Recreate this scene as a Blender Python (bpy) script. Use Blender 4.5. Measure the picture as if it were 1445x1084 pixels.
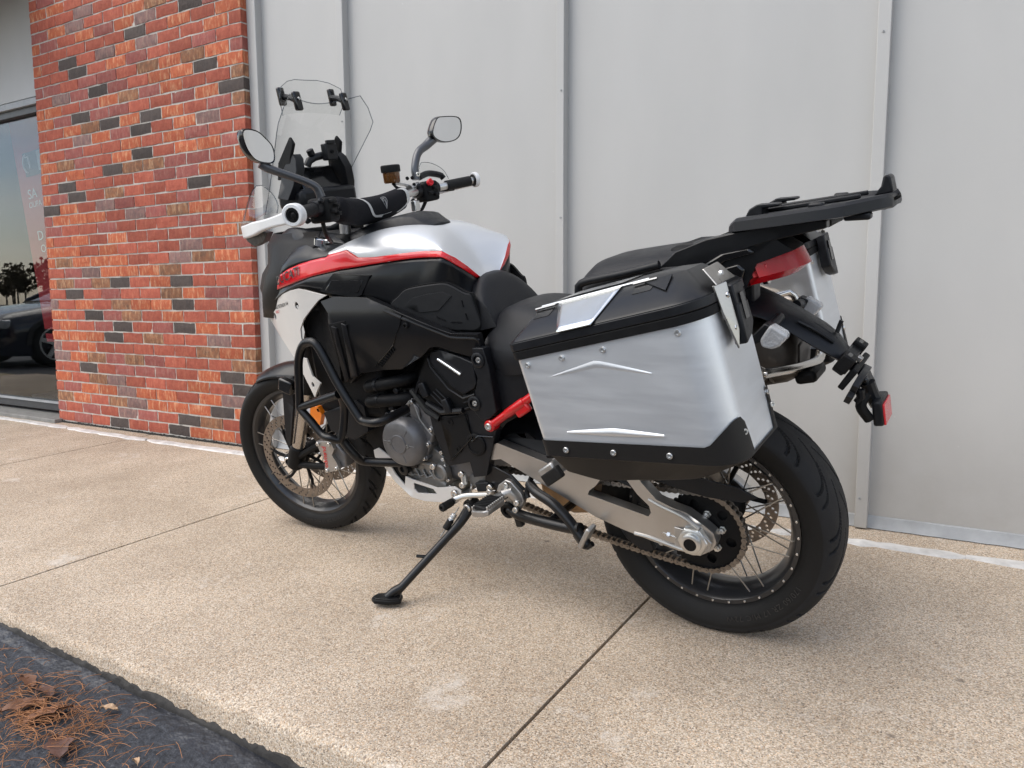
import bpy, bmesh, math, random
from math import sin, cos, pi, radians, sqrt, atan2
from mathutils import Vector, Matrix
from mathutils.geometry import delaunay_2d_cdt

# ------------------------------------------------------------------ scene, camera, sky, sun
scn = bpy.context.scene
for o in list(bpy.data.objects): bpy.data.objects.remove(o)
COL = scn.collection
CAM_LOC = Vector((3.3888, -2.9219, 0.8367)); YAW, PITCH, ROLL = -0.5341, -0.1144, -0.0062
F = Vector((sin(YAW)*cos(PITCH), cos(YAW)*cos(PITCH), sin(PITCH)))
R0 = Vector((cos(YAW), -sin(YAW), 0)); U0 = R0.cross(F)
Rv = cos(ROLL)*R0 + sin(ROLL)*U0; Uv = -sin(ROLL)*R0 + cos(ROLL)*U0
cam = bpy.data.cameras.new('camera'); cam_o = bpy.data.objects.new('camera', cam); COL.objects.link(cam_o)
cam_o.matrix_world = Matrix(((Rv.x, Uv.x, -F.x, CAM_LOC.x), (Rv.y, Uv.y, -F.y, CAM_LOC.y), (Rv.z, Uv.z, -F.z, CAM_LOC.z), (0, 0, 0, 1)))
cam.sensor_width = 36; cam.lens = 26.7775; cam.clip_start = 0.05; cam.clip_end = 500
scn.camera = cam_o

SUN_EL, SUN_AZ = radians(52), radians(222)     # azimuth measured clockwise from +Y (the sky node's convention)
sun_dir = Vector((sin(SUN_AZ)*cos(SUN_EL), cos(SUN_AZ)*cos(SUN_EL), sin(SUN_EL)))
w = bpy.data.worlds.new('World'); scn.world = w; w.use_nodes = True
nt = w.node_tree; nt.nodes.clear()
N = lambda t: nt.nodes.new(t)
out = N('ShaderNodeOutputWorld'); bg = N('ShaderNodeBackground'); sky = N('ShaderNodeTexSky')
sky.sky_type = 'NISHITA'; sky.sun_disc = False; sky.sun_elevation = SUN_EL; sky.sun_rotation = SUN_AZ
sky.air_density = 1.0; sky.dust_density = 1.2; sky.ozone_density = 1.0
tc = N('ShaderNodeTexCoord'); mp = N('ShaderNodeMapping'); mp.inputs['Scale'].default_value = (1.0, 1.0, 2.6)
nz = N('ShaderNodeTexNoise'); nz.inputs['Scale'].default_value = 2.2; nz.inputs['Detail'].default_value = 7; nz.inputs['Roughness'].default_value = .58
rp = N('ShaderNodeValToRGB'); rp.color_ramp.elements[0].position = .43; rp.color_ramp.elements[1].position = .66; rp.color_ramp.elements[1].color = (.85, .85, .85, 1)
cl = N('ShaderNodeMix'); cl.data_type = 'RGBA'; cl.inputs['B'].default_value = (9.6, 9.1, 8.5, 1)
nt.links.new(tc.outputs['Generated'], mp.inputs['Vector']); nt.links.new(mp.outputs[0], nz.inputs['Vector'])
nt.links.new(nz.outputs['Fac'], rp.inputs['Fac']); nt.links.new(rp.outputs['Color'], cl.inputs['Factor'])
nt.links.new(sky.outputs['Color'], cl.inputs['A']); nt.links.new(cl.outputs['Result'], bg.inputs['Color'])
bg.inputs['Strength'].default_value = 0.12
nt.links.new(bg.outputs[0], out.inputs['Surface'])
sl = bpy.data.lights.new('sun', 'SUN'); sl.energy = 1.2; sl.angle = radians(55); sl.color = (1, .95, .87)
so = bpy.data.objects.new('sun', sl); COL.objects.link(so); so.location = (0, -4, 6)
so.rotation_euler = (-sun_dir).to_track_quat('-Z', 'Y').to_euler()
scn.view_settings.view_transform = 'Standard'; scn.view_settings.look = 'None'
scn.view_settings.exposure = 0.95; scn.view_settings.gamma = 1.0; scn.view_settings.use_curve_mapping = False
scn.render.engine = 'CYCLES'; scn.cycles.max_bounces = 7; scn.cycles.diffuse_bounces = 3; scn.cycles.glossy_bounces = 4; scn.cycles.transparent_max_bounces = 8; scn.cycles.use_adaptive_sampling = True; scn.cycles.adaptive_threshold = .02

# ------------------------------------------------------------------ materials
MATS = {}
def mat(name, col=(.5, .5, .5), rough=.5, metal=0., coat=0., var=.0, vscale=30., rvar=.0, bump=.0, bscale=200., spec=.5, stretch=None, alpha=None, emit=None, trans=0., ior=1.5, detail=4., bdist=.002, dirt=None, coords='Object'):
    m = bpy.data.materials.new(name); m.use_nodes = True; t = m.node_tree; b = t.nodes['Principled BSDF']
    b.inputs['Base Color'].default_value = (*col, 1); b.inputs['Roughness'].default_value = rough; b.inputs['Metallic'].default_value = metal
    b.inputs['Coat Weight'].default_value = coat; b.inputs['Coat Roughness'].default_value = .06
    b.inputs['Specular IOR Level'].default_value = spec; b.inputs['IOR'].default_value = ior; b.inputs['Transmission Weight'].default_value = trans
    L = t.links.new
    tcn = t.nodes.new('ShaderNodeTexCoord'); mpn = t.nodes.new('ShaderNodeMapping')
    L(tcn.outputs[coords], mpn.inputs['Vector'])
    if stretch: mpn.inputs['Scale'].default_value = stretch
    if var or rvar:
        n = t.nodes.new('ShaderNodeTexNoise'); n.inputs['Scale'].default_value = vscale; n.inputs['Detail'].default_value = detail; n.inputs['Roughness'].default_value = .6
        L(mpn.outputs[0], n.inputs['Vector'])
        if var:
            r = t.nodes.new('ShaderNodeMapRange'); r.inputs['From Min'].default_value = .3; r.inputs['From Max'].default_value = .7
            r.inputs['To Min'].default_value = 1-var; r.inputs['To Max'].default_value = 1+var
            L(n.outputs['Fac'], r.inputs['Value'])
            mx = t.nodes.new('ShaderNodeMix'); mx.data_type = 'RGBA'; mx.blend_type = 'MULTIPLY'; mx.inputs['Factor'].default_value = 1
            mx.inputs['A'].default_value = (*col, 1); L(r.outputs[0], mx.inputs['B']); L(mx.outputs['Result'], b.inputs['Base Color'])
        if rvar:
            r2 = t.nodes.new('ShaderNodeMapRange'); r2.inputs['From Min'].default_value = .3; r2.inputs['From Max'].default_value = .7
            r2.inputs['To Min'].default_value = max(0, rough-rvar); r2.inputs['To Max'].default_value = min(1, rough+rvar)
            L(n.outputs['Fac'], r2.inputs['Value']); L(r2.outputs[0], b.inputs['Roughness'])
    if bump:
        n2 = t.nodes.new('ShaderNodeTexNoise'); n2.inputs['Scale'].default_value = bscale; n2.inputs['Detail'].default_value = 3
        L(mpn.outputs[0], n2.inputs['Vector'])
        bp = t.nodes.new('ShaderNodeBump'); bp.inputs['Strength'].default_value = bump; bp.inputs['Distance'].default_value = bdist
        L(n2.outputs['Fac'], bp.inputs['Height']); L(bp.outputs[0], b.inputs['Normal'])
    if emit:
        b.inputs['Emission Color'].default_value = (*emit[0], 1); b.inputs['Emission Strength'].default_value = emit[1]
    MATS[name] = m
    return m
mat('black_plastic', (.0075, .0082, .0100), .40, var=.12, vscale=60, rvar=.08, bump=.12, bscale=900, spec=0.3)
mat('matte_black', (.006, .006, .0064), .55, var=.15, vscale=40, rvar=.08, bump=.15, bscale=1200, spec=0.18)
mat('satin_black', (.0065, .0068, .0078), .32, var=.06, vscale=8, rvar=.05, spec=0.32, coat=0.08)
mat('gloss_black', (.006, .006, .0065), .14, rvar=.03, vscale=20, spec=0.4, coat=0.3)
mat('dark_bronze', (.0085, .0075, .007), .5, spec=.2, rvar=.04, vscale=20)
mat('powder_black', (.006, .006, .0066), .30, var=.1, vscale=60, bump=.1, bscale=700, spec=0.38)
mat('seat_vinyl', (.009, .0095, .0115), .46, var=.08, vscale=25, bump=.25, bscale=1500, rvar=.05, spec=0.3)
mat('silver_paint', (.66, .675, .69), .40, metal=.6, coat=.25, bump=.02, bscale=3000)
mat('red_paint', (.66, .004, .010), .25, coat=.6)
mat('red_metal', (.55, .008, .01), .28, coat=.5)
mat('bone_paint', (.60, .575, .54), .40, coat=.25, var=.03, vscale=6)
mat('white_paint', (.74, .74, .73), .34, var=.03, vscale=20)
mat('brushed_alu', (.74, .76, .78), .46, metal=.82, var=.03, vscale=6, rvar=.05, stretch=(1, 1, 9), bump=.02, bscale=400)
mat('anodised_alu', (.78, .80, .81), .22, metal=1, rvar=.04, vscale=30)
mat('cast_alu', (.42, .41, .395), .42, metal=.9, var=.10, vscale=30, rvar=.08, bump=.2, bscale=500)
mat('swing_alu', (.50, .485, .465), .36, metal=.95, var=.06, vscale=14, rvar=.06, bump=.05, bscale=700)
mat('machined_alu', (.66, .66, .645), .36, metal=1, var=.06, vscale=80, rvar=.08)
mat('engine_grey', (.16, .16, .165), .44, metal=.6, var=.10, vscale=25, bump=.2, bscale=800)
mat('engine_light', (.24, .235, .225), .5, metal=.7, var=.18, vscale=30, bump=.3, bscale=400)
mat('engine_sand', (.22, .21, .17), .6, metal=.3, var=.15, vscale=30, bump=.3, bscale=300)
mat('steel', (.62, .61, .59), .24, metal=1, var=.1, vscale=60, rvar=.08)
mat('stainless', (.60, .58, .55), .20, metal=1, var=.06, vscale=30, rvar=.06)
mat('disc_steel', (.25, .215, .185), .38, metal=.9, var=.1, vscale=40, rvar=.06)
mat('chain_steel', (.22, .195, .17), .36, metal=.9, var=.2, vscale=90)
mat('chrome', (.85, .85, .85), .06, metal=1)
mat('mirror', (.86, .87, .88), .02, metal=1)
mat('tyre_side', (.0115, .011, .0105), .62, var=.18, vscale=22, rvar=.1, bump=.2, bscale=600, spec=0.22)
mat('tyre_tread', (.0165, .0165, .0172), .70, var=.22, vscale=18, rvar=.08, bump=.3, bscale=500, spec=0.25)
mat('rubber', (.010, .010, .0102), .6, var=.15, vscale=60, bump=.2, bscale=800, spec=0.25)
mat('pad_rubber', (.019, .019, .0195), .6, var=.1, vscale=40, bump=.25, bscale=900, spec=.3)
mat('grip_rubber', (.011, .011, .0115), .58, bump=.5, bscale=900, bdist=.004, spec=0.25)
mat('fabric', (.010, .010, .0125), .85, var=.15, vscale=200, bump=.6, bscale=1800, spec=0.2)
mat('reflective_tape', (.52, .52, .50), .45)
mat('exhaust_dark', (.045, .038, .032), .42, metal=.4, var=.1, vscale=20)
mat('exhaust_steel', (.50, .44, .38), .26, metal=1, var=.12, vscale=14)
mat('burnt_steel', (.36, .24, .14), .36, metal=.9, var=.25, vscale=16)
mat('red_lens', (.40, .001, .006), .18, coat=.1, spec=.3)
mat('latch_steel', (.46, .44, .41), .32, metal=1, var=.1, vscale=60, rvar=.06)
mat('red_reflector', (.62, .02, .03), .25, coat=.5, bump=.4, bscale=900)
mat('clear_lens', (.80, .82, .84), .1, trans=.55, coat=.5, bump=.6, bscale=160, bdist=.004)
mat('orange_lens', (.85, .22, .01), .2, coat=.5, trans=.15)
mat('brake_fluid', (.16, .065, .015), .12, trans=.35, coat=.6)
mat('red_button', (.65, .01, .02), .35)
mat('print_black', (.02, .02, .02), .5)
mat('print_red', (.55, .03, .03), .5)
mat('print_grey', (.34, .34, .34), .5)
mat('print_green', (.02, .13, .05), .5)
mat('tyre_letter', (.026, .025, .024), .5)
mat('yellow_mark', (.6, .5, .1), .5)
def clear_mat(name, tint, ior, rough=.0):
    m = bpy.data.materials.new(name); m.use_nodes = True; t = m.node_tree; t.nodes.clear(); L = t.links.new
    o = t.nodes.new('ShaderNodeOutputMaterial'); mix = t.nodes.new('ShaderNodeMixShader'); tr = t.nodes.new('ShaderNodeBsdfTransparent'); g = t.nodes.new('ShaderNodeBsdfGlossy'); fr = t.nodes.new('ShaderNodeFresnel')
    tr.inputs['Color'].default_value = (*tint, 1); g.inputs['Roughness'].default_value = rough; geo = t.nodes.new('ShaderNodeNewGeometry'); mr_ = t.nodes.new('ShaderNodeMapRange'); mr_.inputs['To Min'].default_value = ior; mr_.inputs['To Max'].default_value = 1/ior; L(geo.outputs['Backfacing'], mr_.inputs['Value']); L(mr_.outputs[0], fr.inputs['IOR'])
    L(fr.outputs[0], mix.inputs['Fac']); L(tr.outputs[0], mix.inputs[1]); L(g.outputs[0], mix.inputs[2]); L(mix.outputs[0], o.inputs['Surface'])
    MATS[name] = m; return m
clear_mat('clear_screen', (.93, .935, .93), 1.38)
clear_mat('screen_edge', (.55, .58, .60), 1.5)
clear_mat('window_glass', (.80, .82, .82), 1.6)

def wall_paint():
    m = mat('wall_paint', (.42, .41, .39), .42, rvar=.06, vscale=5, bump=.10, bscale=60, spec=.4)
    t = m.node_tree; b = t.nodes['Principled BSDF']; L = t.links.new
    tcn = t.nodes.new('ShaderNodeTexCoord'); mpn = t.nodes.new('ShaderNodeMapping'); mpn.inputs['Scale'].default_value = (1, 1, .35)
    L(tcn.outputs['Object'], mpn.inputs['Vector'])
    n = t.nodes.new('ShaderNodeTexNoise'); n.inputs['Scale'].default_value = 3; n.inputs['Detail'].default_value = 6; L(mpn.outputs[0], n.inputs['Vector'])
    v = t.nodes.new('ShaderNodeTexVoronoi'); v.inputs['Scale'].default_value = 7; v.inputs['Randomness'].default_value = 1; L(tcn.outputs['Object'], v.inputs['Vector'])
    r1 = t.nodes.new('ShaderNodeValToRGB'); r1.color_ramp.elements[0].position = .3; r1.color_ramp.elements[0].color = (.425, .421, .405, 1); r1.color_ramp.elements[1].position = .7; r1.color_ramp.elements[1].color = (.462, .457, .440, 1)
    L(n.outputs['Fac'], r1.inputs['Fac'])
    r2 = t.nodes.new('ShaderNodeValToRGB'); r2.color_ramp.elements[0].position = .012; r2.color_ramp.elements[0].color = (1, 1, 1, 1); r2.color_ramp.elements[1].position = .03; r2.color_ramp.elements[1].color = (0, 0, 0, 1)
    L(v.outputs['Distance'], r2.inputs['Fac'])
    mx = t.nodes.new('ShaderNodeMix'); mx.data_type = 'RGBA'; mx.inputs['B'].default_value = (.6, .6, .58, 1)
    mm = t.nodes.new('ShaderNodeMath'); mm.operation = 'MULTIPLY'; mm.inputs[1].default_value = .55; L(r2.outputs['Color'], mm.inputs[0]); L(mm.outputs[0], mx.inputs['Factor'])
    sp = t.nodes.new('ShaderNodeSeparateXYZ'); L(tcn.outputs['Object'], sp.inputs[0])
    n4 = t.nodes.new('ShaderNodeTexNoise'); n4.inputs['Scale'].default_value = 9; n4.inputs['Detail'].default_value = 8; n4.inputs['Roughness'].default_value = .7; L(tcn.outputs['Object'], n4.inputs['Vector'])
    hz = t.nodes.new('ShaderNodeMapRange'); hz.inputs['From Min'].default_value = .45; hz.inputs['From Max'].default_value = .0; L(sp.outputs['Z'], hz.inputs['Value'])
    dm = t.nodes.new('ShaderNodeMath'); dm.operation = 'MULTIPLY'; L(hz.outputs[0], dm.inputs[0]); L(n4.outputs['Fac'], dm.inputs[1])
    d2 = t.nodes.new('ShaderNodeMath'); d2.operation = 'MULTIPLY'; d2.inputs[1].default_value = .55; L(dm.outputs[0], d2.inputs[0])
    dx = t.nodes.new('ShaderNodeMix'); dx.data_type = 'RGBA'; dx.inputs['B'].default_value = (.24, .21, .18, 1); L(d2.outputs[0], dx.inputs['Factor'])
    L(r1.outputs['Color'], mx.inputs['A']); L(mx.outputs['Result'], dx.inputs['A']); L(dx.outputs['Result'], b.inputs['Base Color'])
wall_paint()

def concrete():
    m = mat('exposed_concrete', (.4, .33, .26), .8, spec=.3); t = m.node_tree; b = t.nodes['Principled BSDF']; L = t.links.new
    tcn = t.nodes.new('ShaderNodeTexCoord')
    def noise(s, d=3, r=.6):
        n = t.nodes.new('ShaderNodeTexNoise'); n.inputs['Scale'].default_value = s; n.inputs['Detail'].default_value = d; n.inputs['Roughness'].default_value = r; L(tcn.outputs['Object'], n.inputs['Vector']); return n
    v = t.nodes.new('ShaderNodeTexVoronoi'); v.inputs['Scale'].default_value = 350; L(tcn.outputs['Object'], v.inputs['Vector'])
    rv = t.nodes.new('ShaderNodeValToRGB'); e = rv.color_ramp.elements
    e[0].position = 0; e[0].color = (.19, .15, .115, 1); e[1].position = 1; e[1].color = (.68, .61, .53, 1)
    for p_, c_ in ((.14, (.36, .285, .215)), (.45, (.46, .385, .31)), (.72, (.54, .465, .385))):
        x = rv.color_ramp.elements.new(p_); x.color = (*c_, 1)
    sep = t.nodes.new('ShaderNodeSeparateColor'); L(v.outputs['Color'], sep.inputs[0]); L(sep.outputs[0], rv.inputs['Fac'])
    tint = t.nodes.new('ShaderNodeValToRGB'); te = tint.color_ramp.elements; te[0].position = 0; te[0].color = (.62, .66, .70, 1); te[1].position = 1; te[1].color = (1.12, .98, .84, 1)
    for p_, c_ in ((.14, (.80, .82, .84)), (.22, (1, 1, .97)), (.80, (1.01, 1, .98)), (.88, (1.07, 1.0, .90))):
        x = te.new(p_); x.color = (*c_, 1)
    L(sep.outputs[1], tint.inputs['Fac'])
    tm = t.nodes.new('ShaderNodeMix'); tm.data_type = 'RGBA'; tm.blend_type = 'MULTIPLY'; tm.inputs['Factor'].default_value = 1; tm.clamp_result = False; L(rv.outputs['Color'], tm.inputs['A']); L(tint.outputs['Color'], tm.inputs['B'])
    v5 = t.nodes.new('ShaderNodeTexVoronoi'); v5.inputs['Scale'].default_value = 75; L(tcn.outputs['Object'], v5.inputs['Vector'])
    s5 = t.nodes.new('ShaderNodeSeparateColor'); L(v5.outputs['Color'], s5.inputs[0])
    gt = t.nodes.new('ShaderNodeMath'); gt.operation = 'GREATER_THAN'; gt.inputs[1].default_value = .90; L(s5.outputs[0], gt.inputs[0])
    lt = t.nodes.new('ShaderNodeMath'); lt.operation = 'LESS_THAN'; lt.inputs[1].default_value = .26; L(v5.outputs['Distance'], lt.inputs[0])
    an = t.nodes.new('ShaderNodeMath'); an.operation = 'MULTIPLY'; L(gt.outputs[0], an.inputs[0]); L(lt.outputs[0], an.inputs[1])
    a2 = t.nodes.new('ShaderNodeMath'); a2.operation = 'MULTIPLY'; a2.inputs[1].default_value = .6; L(an.outputs[0], a2.inputs[0])
    pb = t.nodes.new('ShaderNodeMix'); pb.data_type = 'RGBA'; pb.inputs['B'].default_value = (.20, .155, .125, 1); L(a2.outputs[0], pb.inputs['Factor']); L(tm.outputs['Result'], pb.inputs['A'])
    # large stains: tan to pale to grey
    n1 = noise(1.6, 6); r1 = t.nodes.new('ShaderNodeValToRGB'); r1.color_ramp.elements[0].position = .32; r1.color_ramp.elements[0].color = (.80, .765, .72, 1); r1.color_ramp.elements[1].position = .68; r1.color_ramp.elements[1].color = (1.12, 1.10, 1.07, 1)
    L(n1.outputs['Fac'], r1.inputs['Fac'])
    mul = t.nodes.new('ShaderNodeMix'); mul.data_type = 'RGBA'; mul.blend_type = 'MULTIPLY'; mul.inputs['Factor'].default_value = 1; mul.clamp_result = False
    L(pb.outputs['Result'], mul.inputs['A']); L(r1.outputs['Color'], mul.inputs['B'])
    n2 = noise(5.5, 8, .7); r2 = t.nodes.new('ShaderNodeValToRGB'); r2.color_ramp.elements[0].position = .60; r2.color_ramp.elements[1].position = .74; L(n2.outputs['Fac'], r2.inputs['Fac'])
    pale = t.nodes.new('ShaderNodeMix'); pale.data_type = 'RGBA'; pale.inputs['B'].default_value = (.68, .63, .57, 1)
    k = t.nodes.new('ShaderNodeMath'); k.operation = 'MULTIPLY'; k.inputs[1].default_value = .75; L(r2.outputs['Color'], k.inputs[0]); L(k.outputs[0], pale.inputs['Factor']); L(mul.outputs['Result'], pale.inputs['A'])
    # oil spots and dark specks
    v2 = t.nodes.new('ShaderNodeTexVoronoi'); v2.inputs['Scale'].default_value = 5.0; L(tcn.outputs['Object'], v2.inputs['Vector'])
    n3 = noise(60, 2); ad = t.nodes.new('ShaderNodeMath'); ad.operation = 'MULTIPLY_ADD'; ad.inputs[1].default_value = .05; L(n3.outputs['Fac'], ad.inputs[0]); L(v2.outputs['Distance'], ad.inputs[2])
    r3 = t.nodes.new('ShaderNodeValToRGB'); r3.color_ramp.elements[0].position = .055; r3.color_ramp.elements[0].color = (1, 1, 1, 1); r3.color_ramp.elements[1].position = .085; r3.color_ramp.elements[1].color = (0, 0, 0, 1); L(ad.outputs[0], r3.inputs['Fac'])
    k2 = t.nodes.new('ShaderNodeMath'); k2.operation = 'MULTIPLY'; k2.inputs[1].default_value = .6; L(r3.outputs['Color'], k2.inputs[0])
    dk = t.nodes.new('ShaderNodeMix'); dk.data_type = 'RGBA'; dk.inputs['B'].default_value = (.10, .08, .065, 1); L(k2.outputs[0], dk.inputs['Factor']); L(pale.outputs['Result'], dk.inputs['A'])
    L(dk.outputs['Result'], b.inputs['Base Color'])
    bpn = t.nodes.new('ShaderNodeBump'); bpn.inputs['Strength'].default_value = .35; bpn.inputs['Distance'].default_value = .002; L(v.outputs['Distance'], bpn.inputs['Height']); bpn.invert = True
    L(bpn.outputs[0], b.inputs['Normal'])
concrete()
def asphalt():
    m = mat('asphalt', (.05, .052, .058), .75, spec=.4); t = m.node_tree; b = t.nodes['Principled BSDF']; L = t.links.new
    tcn = t.nodes.new('ShaderNodeTexCoord')
    n = t.nodes.new('ShaderNodeTexNoise'); n.inputs['Scale'].default_value = 90; n.inputs['Detail'].default_value = 6; n.inputs['Roughness'].default_value = .75; L(tcn.outputs['Object'], n.inputs['Vector'])
    r = t.nodes.new('ShaderNodeValToRGB'); e = r.color_ramp.elements; e[0].position = .35; e[0].color = (.020, .022, .027, 1); e[1].position = .8; e[1].color = (.28, .28, .29, 1); x = e.new(.62); x.color = (.055, .06, .072, 1)
    L(n.outputs['Fac'], r.inputs['Fac']); L(r.outputs['Color'], b.inputs['Base Color'])
    n2 = t.nodes.new('ShaderNodeTexNoise'); n2.inputs['Scale'].default_value = 45; n2.inputs['Detail'].default_value = 7; L(tcn.outputs['Object'], n2.inputs['Vector'])
    bpn = t.nodes.new('ShaderNodeBump'); bpn.inputs['Strength'].default_value = .9; bpn.inputs['Distance'].default_value = .012; L(n2.outputs['Fac'], bpn.inputs['Height']); L(bpn.outputs[0], b.inputs['Normal'])
asphalt()
mat('tar', (.022, .024, .03), .38, var=.3, vscale=20, bump=.5, bscale=25, bdist=.02)
mat('mortar', (.50, .47, .42), .9, var=.12, vscale=60, bump=.5, bscale=300, bdist=.004)
mat('sealant', (.62, .60, .57), .7, var=.25, vscale=14, bump=.6, bscale=60, bdist=.008)
mat('old_tar', (.03, .028, .026), .8, var=.3, vscale=60, bump=.5, bscale=200)
mat('dark_metal_frame', (.07, .072, .075), .45, metal=.3, var=.1, vscale=20)
mat('grey_sill', (.22, .215, .20), .7, var=.2, vscale=20, bump=.3, bscale=120)
mat('flashing', (.33, .34, .345), .45, var=.15, vscale=12, bump=.3, bscale=40)
mat('shop_floor', (.055, .045, .035), .25, var=.15, vscale=4)
mat('shop_wall', (.03, .028, .026), .8, var=.1, vscale=3)
mat('banner_red', (.42, .012, .02), .6, var=.08, vscale=5)
mat('banner_black', (.02, .02, .02), .6)
mat('banner_white', (.7, .7, .7), .6)
mat('needle', (.34, .15, .06), .7, var=.35, vscale=9)
mat('leaf_brown', (.16, .07, .035), .6, var=.35, vscale=25, bump=.3, bscale=120)
mat('leaf_tan', (.50, .33, .2), .6, var=.3, vscale=25)
mat('leaf_dark', (.11, .055, .04), .5, var=.3, vscale=25)
mat('twig', (.25, .17, .1), .8, var=.3, vscale=40)

def brick_mat(name, base, streak, streak_amt, dark):
    m = mat(name, base, .82, spec=.3); t = m.node_tree; b = t.nodes['Principled BSDF']; L = t.links.new
    tcn = t.nodes.new('ShaderNodeTexCoord'); oi = t.nodes.new('ShaderNodeObjectInfo')
    mul = t.nodes.new('ShaderNodeVectorMath'); mul.operation = 'SCALE'; mul.inputs['Scale'].default_value = 37.0
    cmb = t.nodes.new('ShaderNodeCombineXYZ'); L(oi.outputs['Random'], cmb.inputs[0]); L(oi.outputs['Random'], cmb.inputs[2]); L(cmb.outputs[0], mul.inputs[0])
    add = t.nodes.new('ShaderNodeVectorMath'); add.operation = 'ADD'; L(tcn.outputs['Object'], add.inputs[0]); L(mul.outputs[0], add.inputs[1])
    def noise(s, d, sc=None):
        n = t.nodes.new('ShaderNodeTexNoise'); n.inputs['Scale'].default_value = s; n.inputs['Detail'].default_value = d; n.inputs['Roughness'].default_value = .65
        if sc:
            mp_ = t.nodes.new('ShaderNodeMapping'); mp_.inputs['Scale'].default_value = sc; L(add.outputs[0], mp_.inputs['Vector']); L(mp_.outputs[0], n.inputs['Vector'])
        else: L(add.outputs[0], n.inputs['Vector'])
        return n
    n1 = noise(22, 5); r1 = t.nodes.new('ShaderNodeValToRGB'); r1.color_ramp.elements[0].position = .3; r1.color_ramp.elements[0].color = (*dark, 1); r1.color_ramp.elements[1].position = .62; r1.color_ramp.elements[1].color = (*base, 1)
    L(n1.outputs['Fac'], r1.inputs['Fac'])
    n2 = noise(46, 4, (1, 1, .28)); r2 = t.nodes.new('ShaderNodeValToRGB'); r2.color_ramp.elements[0].position = .5; r2.color_ramp.elements[1].position = .68
    L(n2.outputs['Fac'], r2.inputs['Fac'])
    k = t.nodes.new('ShaderNodeMath'); k.operation = 'MULTIPLY'; k.inputs[1].default_value = streak_amt; L(r2.outputs['Color'], k.inputs[0])
    mx = t.nodes.new('ShaderNodeMix'); mx.data_type = 'RGBA'; mx.inputs['B'].default_value = (*streak, 1); L(k.outputs[0], mx.inputs['Factor']); L(r1.outputs['Color'], mx.inputs['A'])
    hv = t.nodes.new('ShaderNodeHueSaturation'); mr = t.nodes.new('ShaderNodeMapRange'); mr.inputs['To Min'].default_value = .78; mr.inputs['To Max'].default_value = 1.18
    L(oi.outputs['Random'], mr.inputs['Value']); L(mr.outputs[0], hv.inputs['Value']); L(mx.outputs['Result'], hv.inputs['Color']); L(hv.outputs[0], b.inputs['Base Color'])
    n3 = noise(60, 5, (1, 1, .5)); bpn = t.nodes.new('ShaderNodeBump'); bpn.inputs['Strength'].default_value = .8; bpn.inputs['Distance'].default_value = .008; L(n3.outputs['Fac'], bpn.inputs['Height']); L(bpn.outputs[0], b.inputs['Normal'])
brick_mat('brick_red', (.40, .105, .065), (.50, .17, .10), .6, (.30, .07, .045))
brick_mat('brick_orange', (.46, .125, .055), (.64, .34, .19), .85, (.36, .08, .04))
brick_mat('brick_mauve', (.33, .10, .08), (.48, .29, .22), .4, (.25, .075, .065))
brick_mat('brick_tan', (.30, .13, .065), (.50, .30, .17), .8, (.14, .075, .05))
brick_mat('brick_grey', (.27, .15, .13), (.40, .28, .22), .6, (.15, .10, .095))
brick_mat('brick_dark', (.085, .066, .058), (.11, .088, .078), .5, (.062, .050, .046))

# ------------------------------------------------------------------ mesh helpers
def link(o, parent=None):
    COL.objects.link(o)
    if parent is not None: o.parent = parent
    return o
def tag(o, label=None, cat=None, group=None, kind=None):
    if label: o['label'] = label
    if cat: o['category'] = cat
    if group: o['group'] = group
    if kind: o['kind'] = kind
    return o
def empty(name, loc=(0, 0, 0)):
    o = bpy.data.objects.new(name, None); o.location = loc; o.empty_display_size = .1; return link(o)
def V(*a): return Vector(a)
def cr(pts, n, closed=False):
    """Catmull-Rom through pts, n samples spaced evenly along it"""
    P = [Vector(p) for p in pts]; m = len(P); dense = []
    segs = m if closed else m-1
    for i in range(segs):
        p1, p2 = P[i], P[(i+1) % m]
        p0 = P[i-1] if (closed or i > 0) else p1*2-p2
        p3 = P[(i+2) % m] if (closed or i+2 < m) else p2*2-p1
        for j in range(16):
            t = j/16
            dense.append(.5*((2*p1)+(p2-p0)*t+(2*p0-5*p1+4*p2-p3)*t*t+(3*p1-p0-3*p2+p3)*t**3))
    dense.append(P[0].copy() if closed else P[-1].copy())
    L = [0]
    for a, b in zip(dense, dense[1:]): L.append(L[-1]+(b-a).length)
    outp = []; k = 0; cnt = n if closed else n-1
    for i in range(n):
        d = L[-1]*i/cnt
        while k < len(L)-2 and L[k+1] < d: k += 1
        seg = L[k+1]-L[k]; outp.append(dense[k].lerp(dense[k+1], 0 if seg == 0 else (d-L[k])/seg))
    return outp
def lin(pts, n):
    P = [Vector(p) for p in pts]; L = [0]
    for a, b in zip(P, P[1:]): L.append(L[-1]+(b-a).length)
    o = []; k = 0
    for i in range(n):
        d = L[-1]*i/(n-1)
        while k < len(L)-2 and L[k+1] < d: k += 1
        s = L[k+1]-L[k]; o.append(P[k].lerp(P[k+1], 0 if s == 0 else (d-L[k])/s))
    return o
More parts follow.
